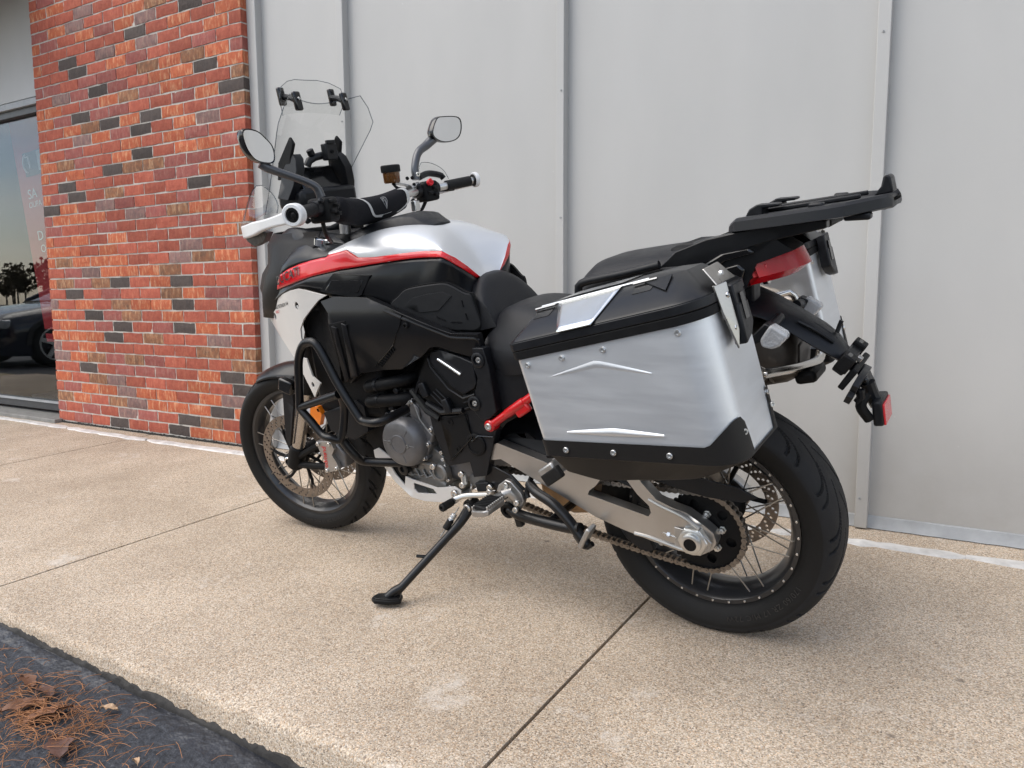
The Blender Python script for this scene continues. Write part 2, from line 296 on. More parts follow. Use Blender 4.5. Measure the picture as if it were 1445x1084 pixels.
class MB:
    def __init__(s): s.v = []; s.f = []
    def add(s, vs, fs):
        b = len(s.v); s.v += [Vector(p) for p in vs]; s.f += [tuple(i+b for i in f) for f in fs]; return s
    def grid(s, G, closed_u=False, closed_v=False, flip=False):
        nu, nv = len(G), len(G[0]); fs = []
        for i in range(nu if closed_u else nu-1):
            for j in range(nv if closed_v else nv-1):
                a, b, c, d = i*nv+j, i*nv+(j+1) % nv, ((i+1) % nu)*nv+(j+1) % nv, ((i+1) % nu)*nv+j
                fs.append((a, d, c, b) if flip else (a, b, c, d))
        return s.add([p for r in G for p in r], fs)
    def loft(s, loops, cap=True):
        n = len(loops[0]); b = len(s.v)
        s.grid(loops, closed_v=True)
        if cap:
            s.f.append(tuple(b+i for i in range(n))[::-1]); s.f.append(tuple(b+(len(loops)-1)*n+i for i in range(n)))
        return s
    def box(s, c, d, rot=None):
        c = Vector(c); h = [x/2 for x in d]
        vs = [Vector((sx*h[0], sy*h[1], sz*h[2])) for sx in (-1, 1) for sy in (-1, 1) for sz in (-1, 1)]
        if rot is not None: vs = [rot @ q for q in vs]
        return s.add([c+q for q in vs], [(0, 1, 3, 2), (4, 6, 7, 5), (0, 4, 5, 1), (2, 3, 7, 6), (0, 2, 6, 4), (1, 5, 7, 3)])
    def ring(s, c, ax, r, n, ph=0):
        ax = Vector(ax).normalized(); t = Vector((0, 0, 1)) if abs(ax.z) < .9 else Vector((1, 0, 0))
        e1 = t.cross(ax).normalized(); e2 = ax.cross(e1)
        return [Vector(c)+(e1*cos(ph+2*pi*i/n)+e2*sin(ph+2*pi*i/n))*r for i in range(n)]
    def cyl(s, p, q, r, r2=None, n=20, cap=True):
        p, q = Vector(p), Vector(q); ax = q-p
        return s.loft([s.ring(p, ax, r, n), s.ring(q, ax, r if r2 is None else r2, n)], cap)
    def lathe(s, p, ax, prof, n=32, cap=True):
        """prof: (distance along axis, radius)"""
        p = Vector(p); a = Vector(ax).normalized()
        return s.loft([s.ring(p+a*d, a, max(r, 1e-4), n) for d, r in prof], cap)
    def tube(s, path, r, n=12, cap=True, closed=False, rs=None):
        P = [Vector(p) for p in path]; m = len(P); loops = []; prev = None
        for i in range(m):
            a = P[i-1] if (i > 0 or closed) else P[i]; b = P[(i+1) % m] if (i < m-1 or closed) else P[i]
            t = (b-a).normalized()
            if prev is None:
                u = Vector((0, 0, 1)) if abs(t.z) < .9 else Vector((1, 0, 0)); e1 = u.cross(t).normalized()
            else:
                e1 = (prev-t*prev.dot(t)).normalized()
            prev = e1; e2 = t.cross(e1); rr = rs[i] if rs else r
            loops.append([P[i]+(e1*cos(2*pi*k/n)+e2*sin(2*pi*k/n))*rr for k in range(n)])
        if closed: return s.grid(loops, closed_u=True, closed_v=True)
        return s.loft(loops, cap)
    def prism(s, outline, d):
        """closed 3-D outline extruded along vector d"""
        o = [Vector(p) for p in outline]; d = Vector(d); n = len(o); b = len(s.v)
        s.v += o+[p+d for p in o]
        s.f += [tuple(b+i for i in range(n))[::-1], tuple(b+n+i for i in range(n))]
        s.f += [(b+i, b+(i+1) % n, b+n+(i+1) % n, b+n+i) for i in range(n)]
        return s
    def xf(s, M):
        s.v = [M @ p for p in s.v]; return s
    def build(s, name, m, parent=None, smooth=True, bevel=0., angle=35, sub=0, segs=2, mats=None, midx=None):
        me = bpy.data.meshes.new(name); me.from_pydata([tuple(p) for p in s.v], [], s.f)
        bm = bmesh.new(); bm.from_mesh(me); bmesh.ops.recalc_face_normals(bm, faces=bm.faces); bm.to_mesh(me); bm.free()
        for mm in (mats or [m]): me.materials.append(MATS[mm])
        if midx: me.polygons.foreach_set('material_index', midx)
        o = bpy.data.objects.new(name, me); link(o, parent)
        if bevel:
            bv = o.modifiers.new('bevel', 'BEVEL'); bv.width = bevel; bv.segments = segs; bv.limit_method = 'ANGLE'; bv.angle_limit = radians(32); bv.harden_normals = False
        if sub:
            sb = o.modifiers.new('sub', 'SUBSURF'); sb.levels = sub; sb.render_levels = sub
        if smooth:
            me.shade_smooth()
            try: me.set_sharp_from_angle(angle=radians(angle))
            except Exception: pass
        return o
def inside(p, poly):
    x, y = p; c = False; n = len(poly); j = n-1
    for i in range(n):
        xi, yi = poly[i]; xj, yj = poly[j]
        if (yi > y) != (yj > y) and x < (xj-xi)*(y-yi)/(yj-yi)+xi: c = not c
        j = i
    return c
def fill2d(outline, holes=(), step=.02):
    """triangulate an outline with interior points; returns (points, triangles, boundary loops)"""
    pts = [tuple(p) for p in outline]; edges = [(i, (i+1) % len(outline)) for i in range(len(outline))]; loops = [list(range(len(outline)))]
    for h in holes:
        b = len(pts); pts += [tuple(p) for p in h]; edges += [(b+i, b+(i+1) % len(h)) for i in range(len(h))]; loops.append(list(range(b, b+len(h))))
    xs = [p[0] for p in outline]; ys = [p[1] for p in outline]
    if step:
        y = min(ys)+step*.5; row = 0
        bd = pts[:]
        while y < max(ys):
            x = min(xs)+step*(.5 if row % 2 else .25)
            while x < max(xs):
                if inside((x, y), outline) and not any(inside((x, y), h) for h in holes):
                    if all((x-a)**2+(y-b_)**2 > (step*.35)**2 for a, b_ in bd): pts.append((x, y))
                x += step
            y += step*.87; row += 1
    r = delaunay_2d_cdt([Vector(p) for p in pts], edges, [], 1, 1e-6)
    vo, fo, orig = r[0], r[2], r[3]
    mp_ = {}
    for i, og in enumerate(orig):
        for q in og: mp_[q] = i
    tris = []
    for f in fo:
        c = sum((Vector(vo[i]) for i in f), Vector((0, 0)))/len(f)
        if inside(c, outline) and not any(inside(c, h) for h in holes): tris.append(tuple(f))
    return [tuple(p) for p in vo], tris, [[mp_[i] for i in l] for l in loops]
def slab(mb, outline, to3d, off, holes=(), step=.02):
    """curved plate: outline in 2-D, to3d(a,b)->Vector gives the outer face, off is the thickness vector (or function)"""
    P, T, loops = fill2d(outline, holes, step); n = len(P)
    A = [to3d(a, b) for a, b in P]; B = [q+(off(q) if callable(off) else Vector(off)) for q in A]
    fs = [t for t in T]+[tuple(i+n for i in t[::-1]) for t in T]
    for l in loops:
        m = len(l)
        fs += [(l[i], l[(i+1) % m], l[(i+1) % m]+n, l[i]+n) for i in range(m)]
    return mb.add(A+B, fs)
def smooth2(pts, n): return [(p.x, p.z) for p in cr([(a, 0, b) for a, b in pts], n, True)]
def text_mesh(s, size=1., shear=0., extrude=0., bold=0., spacing=1.):
    c = bpy.data.curves.new('txt', 'FONT'); c.body = s; c.size = size; c.shear = shear; c.extrude = extrude; c.offset = bold; c.space_character = spacing
    c.resolution_u = 3
    o = bpy.data.objects.new('txt', c); COL.objects.link(o); dg = bpy.context.evaluated_depsgraph_get(); dg.update()
    me = bpy.data.meshes.new_from_object(o.evaluated_get(dg)); bpy.data.objects.remove(o); bpy.data.curves.remove(c)
    vs = [v.co.copy() for v in me.vertices]; fs = [tuple(p.vertices) for p in me.polygons]; bpy.data.meshes.remove(me)
    return vs, fs
UNIT = {}
def unit_cyl(m, n=10):
    k = (m, n)
    if k not in UNIT:
        me = bpy.data.meshes.new('rod'); b = MB().cyl((0, 0, 0), (0, 0, 1), 1, n=n)
        me.from_pydata([tuple(p) for p in b.v], [], b.f); me.materials.append(MATS[m]); me.shade_smooth()
        try: me.set_sharp_from_angle(angle=radians(40))
        except Exception: pass
        UNIT[k] = me
    return UNIT[k]
def rod(name, p, q, r, m, parent, n=10):
    p, q = Vector(p), Vector(q); d = q-p; o = bpy.data.objects.new(name, unit_cyl(m, n)); link(o, parent)
    o.matrix_local = Matrix.Translation(p) @ d.to_track_quat('Z', 'Y').to_matrix().to_4x4() @ Matrix.Diagonal((r, r, d.length, 1)); return o
def bolt_mesh(m):
    k = ('bolt', m)
    if k not in UNIT:
        b = MB().lathe((0, 0, -.3), (0, 0, 1), [(0, 1), (.75, 1), (.95, .85), (.95, .5), (.55, .45), (.5, .01)], 14)
        me = bpy.data.meshes.new('bolt'); me.from_pydata([tuple(p) for p in b.v], [], b.f); me.materials.append(MATS[m]); me.shade_smooth()
        try: me.set_sharp_from_angle(angle=radians(30))
        except Exception: pass
        UNIT[k] = me
    return UNIT[k]
def bolt(p, ax, r, parent, m='steel', name='bolt'):
    o = bpy.data.objects.new(name, bolt_mesh(m)); link(o, parent)
    o.matrix_local = Matrix.Translation(Vector(p)) @ Vector(ax).to_track_quat('Z', 'Y').to_matrix().to_4x4() @ Matrix.Diagonal((r, r, r, 1)); return o

# ------------------------------------------------------------------ setting
rng = random.Random(7)
def gz(y): return -.0141+.027*y                      # pavement falls towards the kerb
KERB = -1.86
sw = MB()
# slabs with chamfered, slightly broken kerb edge
pav = bpy.data.objects.new('sidewalk', None); link(pav); tag(pav, kind='structure')
joints = [-6.4, -4.6, -2.8, -.99, .81, 2.64, 4.46, 6.3]
for i in range(len(joints)-1):
    x0, x1 = joints[i]+.0045, joints[i+1]-.0045
    b = MB(); nx, ny = 46, 40
    G = []
    ys = [KERB-.002, KERB+.004, KERB+.016, KERB+.04]+[KERB+.04+(.30-KERB-.04)*j/ny for j in range(1, ny+1)]
    for a in range(nx+1):
        x = x0+(x1-x0)*a/nx; row = []
        e = rng.uniform(-.004, .004)
        row.append(V(x, KERB+e, -.34))
        for j, y in enumerate(ys):
            d = (-.020, -.006, -.0015, 0)[j] if j < 4 else 0
            jit = rng.uniform(-.003, .003) if j < 3 else 0
            edge = -.003 if a in (0, nx) and j > 2 else 0
            row.append(V(x, y+(e if j < 3 else 0), gz(y)+d+jit+edge))
        G.append(row)
    b.grid(G)
    # sides of the slab
    for row in (G[0], G[-1]):
        n0 = len(row); low = [V(p.x, p.y, -.34) for p in row]
        b.grid([row, low])
    b.build('slab', 'exposed_concrete', pav, angle=50)
# joint filler, set deep
MB().box((0, (KERB+.3)/2, -.12), (13, .3-KERB-.05, .10), Matrix.Rotation(.027, 3, 'X')).build('joint_filler', 'old_tar', pav)
# asphalt, dropping to the right along the kerb
def az(x): 
    pts = [(-200, -.085), (.3, -.085), (1.03, -.106), (2.15, -.155), (3.6, -.19), (200, -.19)]
    for (a, za), (c, zc) in zip(pts, pts[1:]):
        if x <= c: return za+(zc-za)*(x-a)/(c-a)
    return pts[-1][1]
b = MB(); xs = [-150, -60, -20, -8, -4, -2]+[-1+.05*i for i in range(0, 121)]+[6, 9, 20, 60, 150]
ysd = [KERB+.10]+[KERB-.05*i for i in range(0, 28)]+[-4.5, -8, -20, -60, -150]
ar = random.Random(3)
b.grid([[V(x, y, az(x)-(0 if y > -1.9 else min(.03, .03*(-1.9-y)))+(ar.uniform(-.003, .003) if -1 < x < 5 and y > -3.4 else 0)) for y in ysd] for x in xs])
tag(b.build('asphalt', 'asphalt'), kind='structure')
# far ground behind the building line
tag(MB().add([V(-150, 6, -.2), V(150, 6, -.2), V(150, 150, -.2), V(-150, 150, -.2)], [(0, 1, 2, 3)]).build('far_ground', 'asphalt'), kind='structure')
# tar fillet in the gutter
b = MB(); G = []
for i in range(70):
    x = -1+.06*i; wv = .035+.03*(0.5+.5*sin(x*3.1+1))*(.6+.4*sin(x*7.7)); h = .005+.004*sin(x*2.3)
    z = az(x)
    G.append([V(x, KERB+.01, z+h+.010+.006*sin(x*11)), V(x, KERB-.010, z+h+.004+.003*sin(x*13+1)), V(x, KERB-wv*.5, z+h*.8+.004), V(x, KERB-wv, z+h*.35), V(x, KERB-wv-.03, z-.008)])
b.grid(G).build('tar_fillet', 'tar', pav)
# old tar splashed up the foot of the kerb face, ragged along the top
G = []; tr0 = random.Random(17); hgt = .02
for i in range(420):
    x = -.6+.011*i; hgt = min(.020, max(.002, hgt+tr0.uniform(-.007, .007))); z = az(x)
    G.append([V(x, KERB-.0075-tr0.uniform(0, .003), z-.01), V(x, KERB-.0085-tr0.uniform(0, .002), z+.012), V(x+tr0.uniform(-.004, .004), KERB-.0075, z+.012+hgt*.7*(1 if tr0.random() > .25 else .3)), V(x+tr0.uniform(-.003, .003), KERB-.001, z+.013+hgt*.72)])
MB().grid(G).build('tar_smear', 'old_tar', pav, angle=60)
# weathered sealant bead in front of the wall, in lengths with breaks
G = []; br = random.Random(11); x = -6.0; b = MB(); bits = 0
while x < 5.5:
    ln = br.uniform(.5, 1.4); n = 14; G = []
    for i in range(n+1):
        xx = x+ln*i/n; yc = -.115+.010*sin(xx*2.1)+br.uniform(-.004, .004); hw = (.034+br.uniform(-.008, .008))*(1 if 0 < i < n else .4); h = .007+br.uniform(-.002, .003)
        z = gz(yc)
        G.append([V(xx, yc-hw, z-.004), V(xx, yc-hw*.8, z+h*.7), V(xx, yc, z+h), V(xx, yc+hw*.8, z+h*.6), V(xx, yc+hw, z-.004)])
    MB().grid(G).build('sealant_bead', 'sealant', pav); x += ln+br.uniform(.0, .02)

# ------------------------------------------------------------------ grey panelled wall
wall = tag(empty('panelled_wall', (2.4, .1, 0)), 'light grey painted panel wall with vertical battens behind the motorcycle', 'wall')
WP = .082
bx = [(-.0, .066), (.636, .679), (1.861, 1.898), (3.085, 3.127), (4.31, 4.352), (5.53, 5.572)]
inv = Matrix.Translation((-2.4, -.1, 0))
for i in range(len(bx)-1):
    x0, x1 = bx[i][0]+.02, bx[i+1][0]+.02
    nx_ = 24; nz_ = 24; pr = random.Random(i)
    ph1, ph2 = pr.uniform(0, 6), pr.uniform(0, 6)
    G = [[V(x0+(x1-x0)*a/nx_-(.001 if a == nx_ else 0), WP+.0012*sin(a*.55+ph1)*sin(c*.42+ph2), .012+3.6*c/nz_) for c in range(nz_+1)] for a in range(nx_+1)]
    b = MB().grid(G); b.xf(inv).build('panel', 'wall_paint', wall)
for i, (x0, x1) in enumerate(bx):
    yf = .040
    b = MB(); n = 18; pr = random.Random(40+i); prof = []
    for c in range(n+1):
        z = -.008+3.62*c/n; wob = .0012*sin(z*2.4+i)
        prof.append([V(x0+wob, yf, z), V(x1+wob, yf, z), V(x1+wob, WP+.012, z), V(x0+wob, WP+.012, z)])
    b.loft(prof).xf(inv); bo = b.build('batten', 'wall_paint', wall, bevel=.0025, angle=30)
    if i:
        for z in (.09, .62, 1.16, 1.72, 2.3): bolt(inv @ V((x0+x1)/2+pr.uniform(-.008, .008), yf-.0005, z+pr.uniform(-.03, .03)), (0, -1, 0), .004, wall, 'flashing', 'nail_head')
# sheet-metal flashing at the foot
b = MB(); G = []
for i in range(120):
    x = .07+5.5*i/119; j = rng.uniform(-.003, .003)
    G.append([V(x, WP+.004, .035), V(x, WP-.006, .030), V(x, WP-.012+j, .008), V(x, WP-.022+j, gz(.06)+.003)])
b.grid(G).xf(inv).build('base_flashing', 'flashing', wall)
MB().box((1.85, .5, 1.8), (7.5, .7, 3.62)).xf(inv).build('backing', 'shop_wall', wall)

# ------------------------------------------------------------------ brick pier
pier = tag(empty('brick_pier', (-1.0, 0, 0)), 'red brick wall section with pale mortar between shop window and grey wall', 'brick wall')
CH, BL, NB, NC = .0696, .2032, 10, 45
JT = .0085
ipier = Matrix.Translation((1.0, 0, 0))
MB().box((-1.008+1.0, .056, NC*CH/2-.004), (2.012, .103, NC*CH)).build('mortar_core', 'mortar', pier, smooth=False)
def brick_mesh(L_, seed):
    r = random.Random(seed); H_ = CH-JT; D_ = .09; nx_ = 5 if L_ > .12 else 3; nz_ = 3; b = MB(); Fp = []; Bp = []
    for a in range(nx_+1):
        fr, bk = [], []
        for c in range(nz_+1):
            x = L_*a/nx_; z = H_*c/nz_; edge = a in (0, nx_) or c in (0, nz_)
            jx = r.uniform(-.0018, .0018); jz = r.uniform(-.0018, .0018)
            fr.append(V(x+jx, (r.uniform(.001, .0035) if edge else r.uniform(-.0015, .001)), z+jz)); bk.append(V(x, D_, z))
        Fp.append(fr); Bp.append(bk)
    b.grid(Fp)
    rim = [Fp[a][0] for a in range(nx_+1)]+[Fp[nx_][c] for c in range(1, nz_+1)]+[Fp[a][nz_] for a in range(nx_-1, -1, -1)]+[Fp[0][c] for c in range(nz_-1, 0, -1)]
    rimb = [Bp[a][0] for a in range(nx_+1)]+[Bp[nx_][c] for c in range(1, nz_+1)]+[Bp[a][nz_] for a in range(nx_-1, -1, -1)]+[Bp[0][c] for c in range(nz_-1, 0, -1)]
    b.grid([rim, rimb], closed_v=True)
    return b
BM = {}
def bmesh_for(kind, L_, var, m):
    k = (kind, var, m)
    if k not in BM:
        b = brick_mesh(L_, var*7+(1 if kind == 'f' else 500)); me = bpy.data.meshes.new('brick'); me.from_pydata([tuple(p) for p in b.v], [], b.f)
        q = bmesh.new(); q.from_mesh(me); bmesh.ops.recalc_face_normals(q, faces=q.faces); q.to_mesh(me); q.free()
        me.materials.append(MATS[m]); me.shade_smooth(); me.set_sharp_from_angle(angle=radians(38)); BM[k] = (me, b)
    return BM[k]
KINDS = ['brick_red']*36+['brick_orange']*30+['brick_mauve']*16+['brick_tan']*4+['brick_grey']*6
DARK = {(34, 4), (22, 8), (24, 4), (4, 0), (2, 1), (26, 4), (28, 0), (27, 4), (5, 1), (30, 6), (21, 2), (20, 9), (8, 6), (21, 8), (35, 2), (33, 8), (1, 3), (12, 8), (28, 7), (9, 3), (30, 1), (5, 8), (9, 6), (11, 3), (0, 3), (10, 7), (32, 7), (0, 6), (13, 3), (23, 6), (13, 6), (27, 6)}
TAN = {(23, 4), (10, 5), (1, 2), (13, 7), (29, 0), (6, 7), (23, 5), (15, 2), (4, 7), (24, 8), (6, 5), (21, 6), (12, 3), (11, 6), (14, 3), (2, 6), (27, 0), (15, 9), (29, 5)}
brk = []
for r_ in range(NC):
    z = r_*CH+.004; xr = 0.0; first = True
    off = 0 if r_ % 2 == 0 else BL/2
    edges = []
    x = 0.0
    if off: edges.append((-(BL/2)+JT/2+.003, 0.0, 'h')); x = -BL/2
    while x > -2.02+.02:
        xl = x-BL; last = xl < -2.03
        xl2 = max(xl, -2.0223)
        a, c = xl2+(JT/2 if xl2 > -2.0223 else 0), x-(JT/2 if x < 0 else 0)
        edges.append((a, c, 'f' if c-a > .15 else 'h')); x = xl
    for a, c, kd in edges:
        if c-a < .03: continue
        brk.append((r_, a, c, z, kd))
def bpick(r_, xc):
    col = int(-xc/BL+ (0 if r_ % 2 == 0 else .5))
    if (r_, col) in DARK: return 'brick_dark'
    if (r_, col) in TAN: return 'brick_tan'
    k = rng.choice(KINDS)
    return k
items = []
for r_, a, c, z, kd in brk:
    m = bpick(r_, (a+c)/2); L0 = BL-JT if kd == 'f' else (BL-JT)/2-.002; var = rng.randrange(6 if kd == 'f' else 4)
    d = (V((a+c)/2, 0, z)-CAM_LOC); items.append((d.length*(1 if z < 2.75 else 3), r_, a, c, z, kd, m, L0, var, rng.uniform(-.0025, .0015)))
items.sort(key=lambda t: t[0])
rest = MB(); rest_idx = []
RM = ['brick_red', 'brick_orange', 'brick_mauve', 'brick_tan', 'brick_grey', 'brick_dark']
for i, (d, r_, a, c, z, kd, m, L0, var, dy) in enumerate(items):
    me, b0 = bmesh_for(kd, L0, var, m); sx = (c-a)/L0
    if i < 300:
        o = bpy.data.objects.new('brick', me); link(o, pier); o.location = (a+1.0, dy, z); o.scale = (sx, 1, 1)
    else:
        M = Matrix.Translation((a+1.0, dy, z)) @ Matrix.Diagonal((sx, 1, 1, 1)); n0 = len(rest.f)
        rest.add([M @ p for p in b0.v], b0.f); rest_idx += [RM.index(m)]*(len(rest.f)-n0)
ro = rest.build('upper_bricks', None, pier, mats=RM, midx=rest_idx, angle=38); tag(ro, kind='stuff')
# ragged tar paper under the first course
b = MB(); G = []
for i in range(160):
    x = -2.02+2.02*i/159
    G.append([V(x+1, -.003+rng.uniform(-.004, .003), -.016), V(x+1, -.006+rng.uniform(-.003, .003), -.002+rng.uniform(-.004, .007))])
b.grid(G).build('damp_course', 'old_tar', pier)

# ------------------------------------------------------------------ shop window left of the pier
win = tag(empty('shop_window', (-4.2, .12, 0)), 'dark framed shop window with reflections left of the brick wall', 'window')
iw = Matrix.Translation((4.2, -.12, 0))
WX0, WX1 = -6.4, -2.0
def wbox(name, m, x0, x1, y0, y1, z0, z1, bev=.002):
    return MB().box(((x0+x1)/2, (y0+y1)/2, (z0+z1)/2), (x1-x0, y1-y0, z1-z0)).xf(iw).build(name, m, win, smooth=False, bevel=bev)
wbox('glass_pane', 'window_glass', WX0, WX1+.0, .135, .141, .09, 2.14, 0)
wbox('head_frame', 'dark_metal_frame', WX0, WX1, .10, .17, 2.125, 2.17)
wbox('head_trim', 'flashing', WX0, WX1, .075, .13, 2.172, 2.215)
wbox('bottom_frame', 'dark_metal_frame', WX0, WX1, .10, .17, .035, .085)
wbox('bottom_rail', 'flashing', WX0, WX1, .09, .135, .086, .096)
wbox('sill', 'grey_sill', WX0, WX1+.02, -.055, .20, -.10, .012, .006)
wbox('mullion', 'dark_metal_frame', -4.3, -4.24, .10, .17, .086, 2.124)
lint = tag(MB().box((-4.2, .14, 3.0), (4.4, .12, 1.56)).build('lintel_wall', 'wall_paint', smooth=False, bevel=.003), 'grey painted wall panel above the shop window', 'wall')
tag(MB().box((-4.2, -.35, 3.02), (4.5, 1.1, .14)).build('soffit', 'wall_paint', smooth=False, bevel=.004), 'grey roof soffit jutting out above the shop window', 'roof overhang')
# room behind the glass
room = tag(empty('shop_interior', (-4.2, 1.6, 0)), 'dark shop room behind the window glass', 'room')
ir = Matrix.Translation((4.2, -1.6, 0))
MB().box((-4.2, 1.75, .02), (4.6, 3.1, .05)).xf(ir).build('floor', 'shop_floor', room, smooth=False)
MB().box((-4.2, 3.3, 1.5), (4.6, .1, 3.0)).xf(ir).build('back_wall', 'shop_wall', room, smooth=False)
MB().box((-6.5, 1.75, 1.5), (.1, 3.1, 3.0)).xf(ir).build('side_wall', 'shop_wall', room, smooth=False)
MB().box((-1.95, 1.75, 1.5), (.1, 3.1, 3.0)).xf(ir).build('side_wall', 'shop_wall', room, smooth=False)
MB().box((-4.2, 1.75, 3.0), (4.6, 3.1, .1)).xf(ir).build('ceiling', 'shop_wall', room, smooth=False)

# ------------------------------------------------------------------ motorcycle
D = {'A': [(1.425, 0.174, 0.916), (1.361, 0.197, 0.937), (1.309, 0.212, 0.953), (1.26, 0.219, 0.967), (1.221, 0.223, 0.975), (1.186, 0.226, 0.972), (1.094, 0.228, 0.953), (1.039, 0.226, 0.946), (0.95, 0.218, 0.943), (0.883, 0.209, 0.923), (0.848, 0.204, 0.912), (0.767, 0.183, 0.875), (0.689, 0.159, 0.841), (0.65, 0.142, 0.835), (0.614, 0.127, 0.834)],
 'B': [(1.34, 0.203, 0.967), (1.265, 0.218, 0.983), (1.199, 0.225, 0.998), (1.139, 0.229, 1.01), (1.085, 0.225, 1.018), (1.025, 0.221, 1.026), (0.952, 0.212, 1.032), (0.868, 0.199, 1.039), (0.822, 0.188, 1.042), (0.778, 0.176, 1.044), (0.734, 0.164, 1.044), (0.68, 0.166, 1.043), (0.666, 0.152, 1.03), (0.654, 0.12, 1.006), (0.65, 0.084, 0.982), (0.651, 0.056, 0.966)],
 'C': [(1.306, 0.211, 1.014), (1.258, 0.213, 1.032), (1.202, 0.214, 1.046), (1.149, 0.216, 1.055), (1.097, 0.211, 1.062), (1.082, 0.211, 1.062), (1.072, 0.207, 1.07), (1.037, 0.204, 1.075), (1.0, 0.201, 1.08), (0.956, 0.204, 1.057), (0.901, 0.198, 1.055), (0.824, 0.183, 1.059), (0.765, 0.166, 1.061), (0.721, 0.155, 1.06), (0.681, 0.158, 1.058), (0.665, 0.146, 1.044), (0.662, 0.13, 1.036), (0.651, 0.092, 1.005), (0.646, 0.048, 0.969)],
 'altbolts': [(0.803, 0.16, 0.535), (0.822, 0.16, 0.487), (0.846, 0.16, 0.44), (0.863, 0.16, 0.618), (0.817, 0.16, 0.417), (0.807, 0.16, 0.393)],
 'crash1': [(1.218, 0.3, 0.614), (1.182, 0.3, 0.764), (1.151, 0.3, 0.812), (1.117, 0.3, 0.826), (1.082, 0.3, 0.811), (1.026, 0.3, 0.702), (0.966, 0.3, 0.61), (0.946, 0.3, 0.593), (0.878, 0.3, 0.597)],
 'crash2': [(1.214, 0.3, 0.614), (1.034, 0.3, 0.668)],
 'crash3': [(1.216, 0.3, 0.608), (1.161, 0.3, 0.561), (1.137, 0.3, 0.531), (1.102, 0.3, 0.523), (1.077, 0.28, 0.519), (1.058, 0.26, 0.602)],
 'crash5': [(1.085, 0.27, 0.507), (1.058, 0.25, 0.448), (1.052, 0.22, 0.421), (0.97, 0.18, 0.412)],
 'fin1': [(1.046, 0.262, 0.868), (1.028, 0.261, 0.862), (1.053, 0.223, 0.694), (1.076, 0.22, 0.682)],
 'fin2': [(1.005, 0.26, 0.877), (0.987, 0.259, 0.871), (1.013, 0.224, 0.706), (1.043, 0.224, 0.698)],
 'hdr1': [(1.003, 0.2, 0.665), (0.969, 0.2, 0.67), (0.915, 0.19, 0.68), (0.881, 0.17, 0.685)],
 'hdr2': [(1.006, 0.2, 0.615), (0.967, 0.2, 0.621), (0.927, 0.19, 0.624), (0.885, 0.17, 0.627)],
 'intake': [(1.105, 0.229, 0.966), (1.067, 0.227, 0.995), (1.04, 0.224, 1.017), (0.921, 0.214, 1.008), (0.904, 0.211, 1.007), (0.945, 0.218, 0.952), (0.968, 0.221, 0.945), (1.017, 0.226, 0.953)],
 'knee': [(0.847, 0.204, 0.916), (0.822, 0.198, 0.944), (0.798, 0.191, 0.961), (0.765, 0.182, 0.967), (0.718, 0.17, 0.971), (0.682, 0.157, 0.971), (0.66, 0.148, 0.96), (0.634, 0.137, 0.941), (0.618, 0.13, 0.935), (0.613, 0.128, 0.907), (0.606, 0.125, 0.876), (0.601, 0.122, 0.848), (0.614, 0.127, 0.834), (0.65, 0.142, 0.836), (0.686, 0.158, 0.842), (0.767, 0.183, 0.877)],
 'kneein': [(0.804, 0.193, 0.916), (0.775, 0.185, 0.938), (0.733, 0.174, 0.945), (0.688, 0.16, 0.949), (0.666, 0.15, 0.935), (0.705, 0.166, 0.898), (0.761, 0.181, 0.895)],
 'lowguard': [(0.619, 0.16, 0.452), (0.535, 0.16, 0.421), (0.493, 0.16, 0.382), (0.567, 0.16, 0.358), (0.632, 0.16, 0.392)],
 'mesh': [(0.841, 0.236, 0.807), (0.925, 0.229, 0.742), (0.901, 0.227, 0.736), (0.836, 0.232, 0.79)],
 'shbolt': [(0.777, 0.239, 0.868)],
 'shline': [(0.786, 0.24, 0.899), (0.797, 0.241, 0.872), (0.84, 0.237, 0.81), (0.838, 0.237, 0.81), (0.929, 0.229, 0.742)],
 'shroud': [(1.097, 0.262, 0.938), (1.042, 0.262, 0.951), (0.913, 0.256, 0.946), (0.847, 0.248, 0.923), (0.786, 0.24, 0.9), (0.649, 0.209, 0.841), (0.574, 0.189, 0.836), (0.575, 0.179, 0.796), (0.58, 0.18, 0.795), (0.608, 0.181, 0.767), (0.655, 0.197, 0.785), (0.702, 0.212, 0.803), (0.724, 0.216, 0.8), (0.761, 0.217, 0.772), (0.839, 0.217, 0.733), (0.91, 0.225, 0.728), (1.003, 0.226, 0.714), (1.031, 0.223, 0.698), (1.059, 0.219, 0.677), (1.08, 0.22, 0.682), (1.077, 0.238, 0.756), (1.066, 0.262, 0.871), (1.061, 0.262, 0.905)],
 'slots': [(0.642, 0.14, 0.921), (0.639, 0.139, 0.902), (0.636, 0.138, 0.884), (0.632, 0.136, 0.866), (0.714, 0.169, 0.88), (0.69, 0.161, 0.868), (0.677, 0.155, 0.863), (0.648, 0.142, 0.859)],
 'stand': [(0.702, 0.17, 0.306), (0.692, 0.2, 0.292), (0.708, 0.3, 0.251), (0.803, 0.4, 0.122), (0.83, 0.42, 0.09)],
 'swing_up': [(0.565, 0.17, 0.516), (0.414, 0.17, 0.478), (0.358, 0.17, 0.454), (0.263, 0.17, 0.431), (0.13, 0.17, 0.458), (0.093, 0.17, 0.417), (0.086, 0.17, 0.413), (0.019, 0.17, 0.39), (-0.038, 0.17, 0.358)]}
def DV(n): return [Vector(p) for p in D[n]]
BIKE = empty('motorcycle')
_l, _y, _k = 0.186711, 3.077494, 0.986655
Mz = Matrix.Rotation(_y, 4, 'Z') @ Matrix.Rotation(-_l, 4, 'X') @ Matrix.Scale(_k, 4)
BIKE.matrix_world = Matrix.Translation((2.86755, -.92918, -.037906)) @ Mz
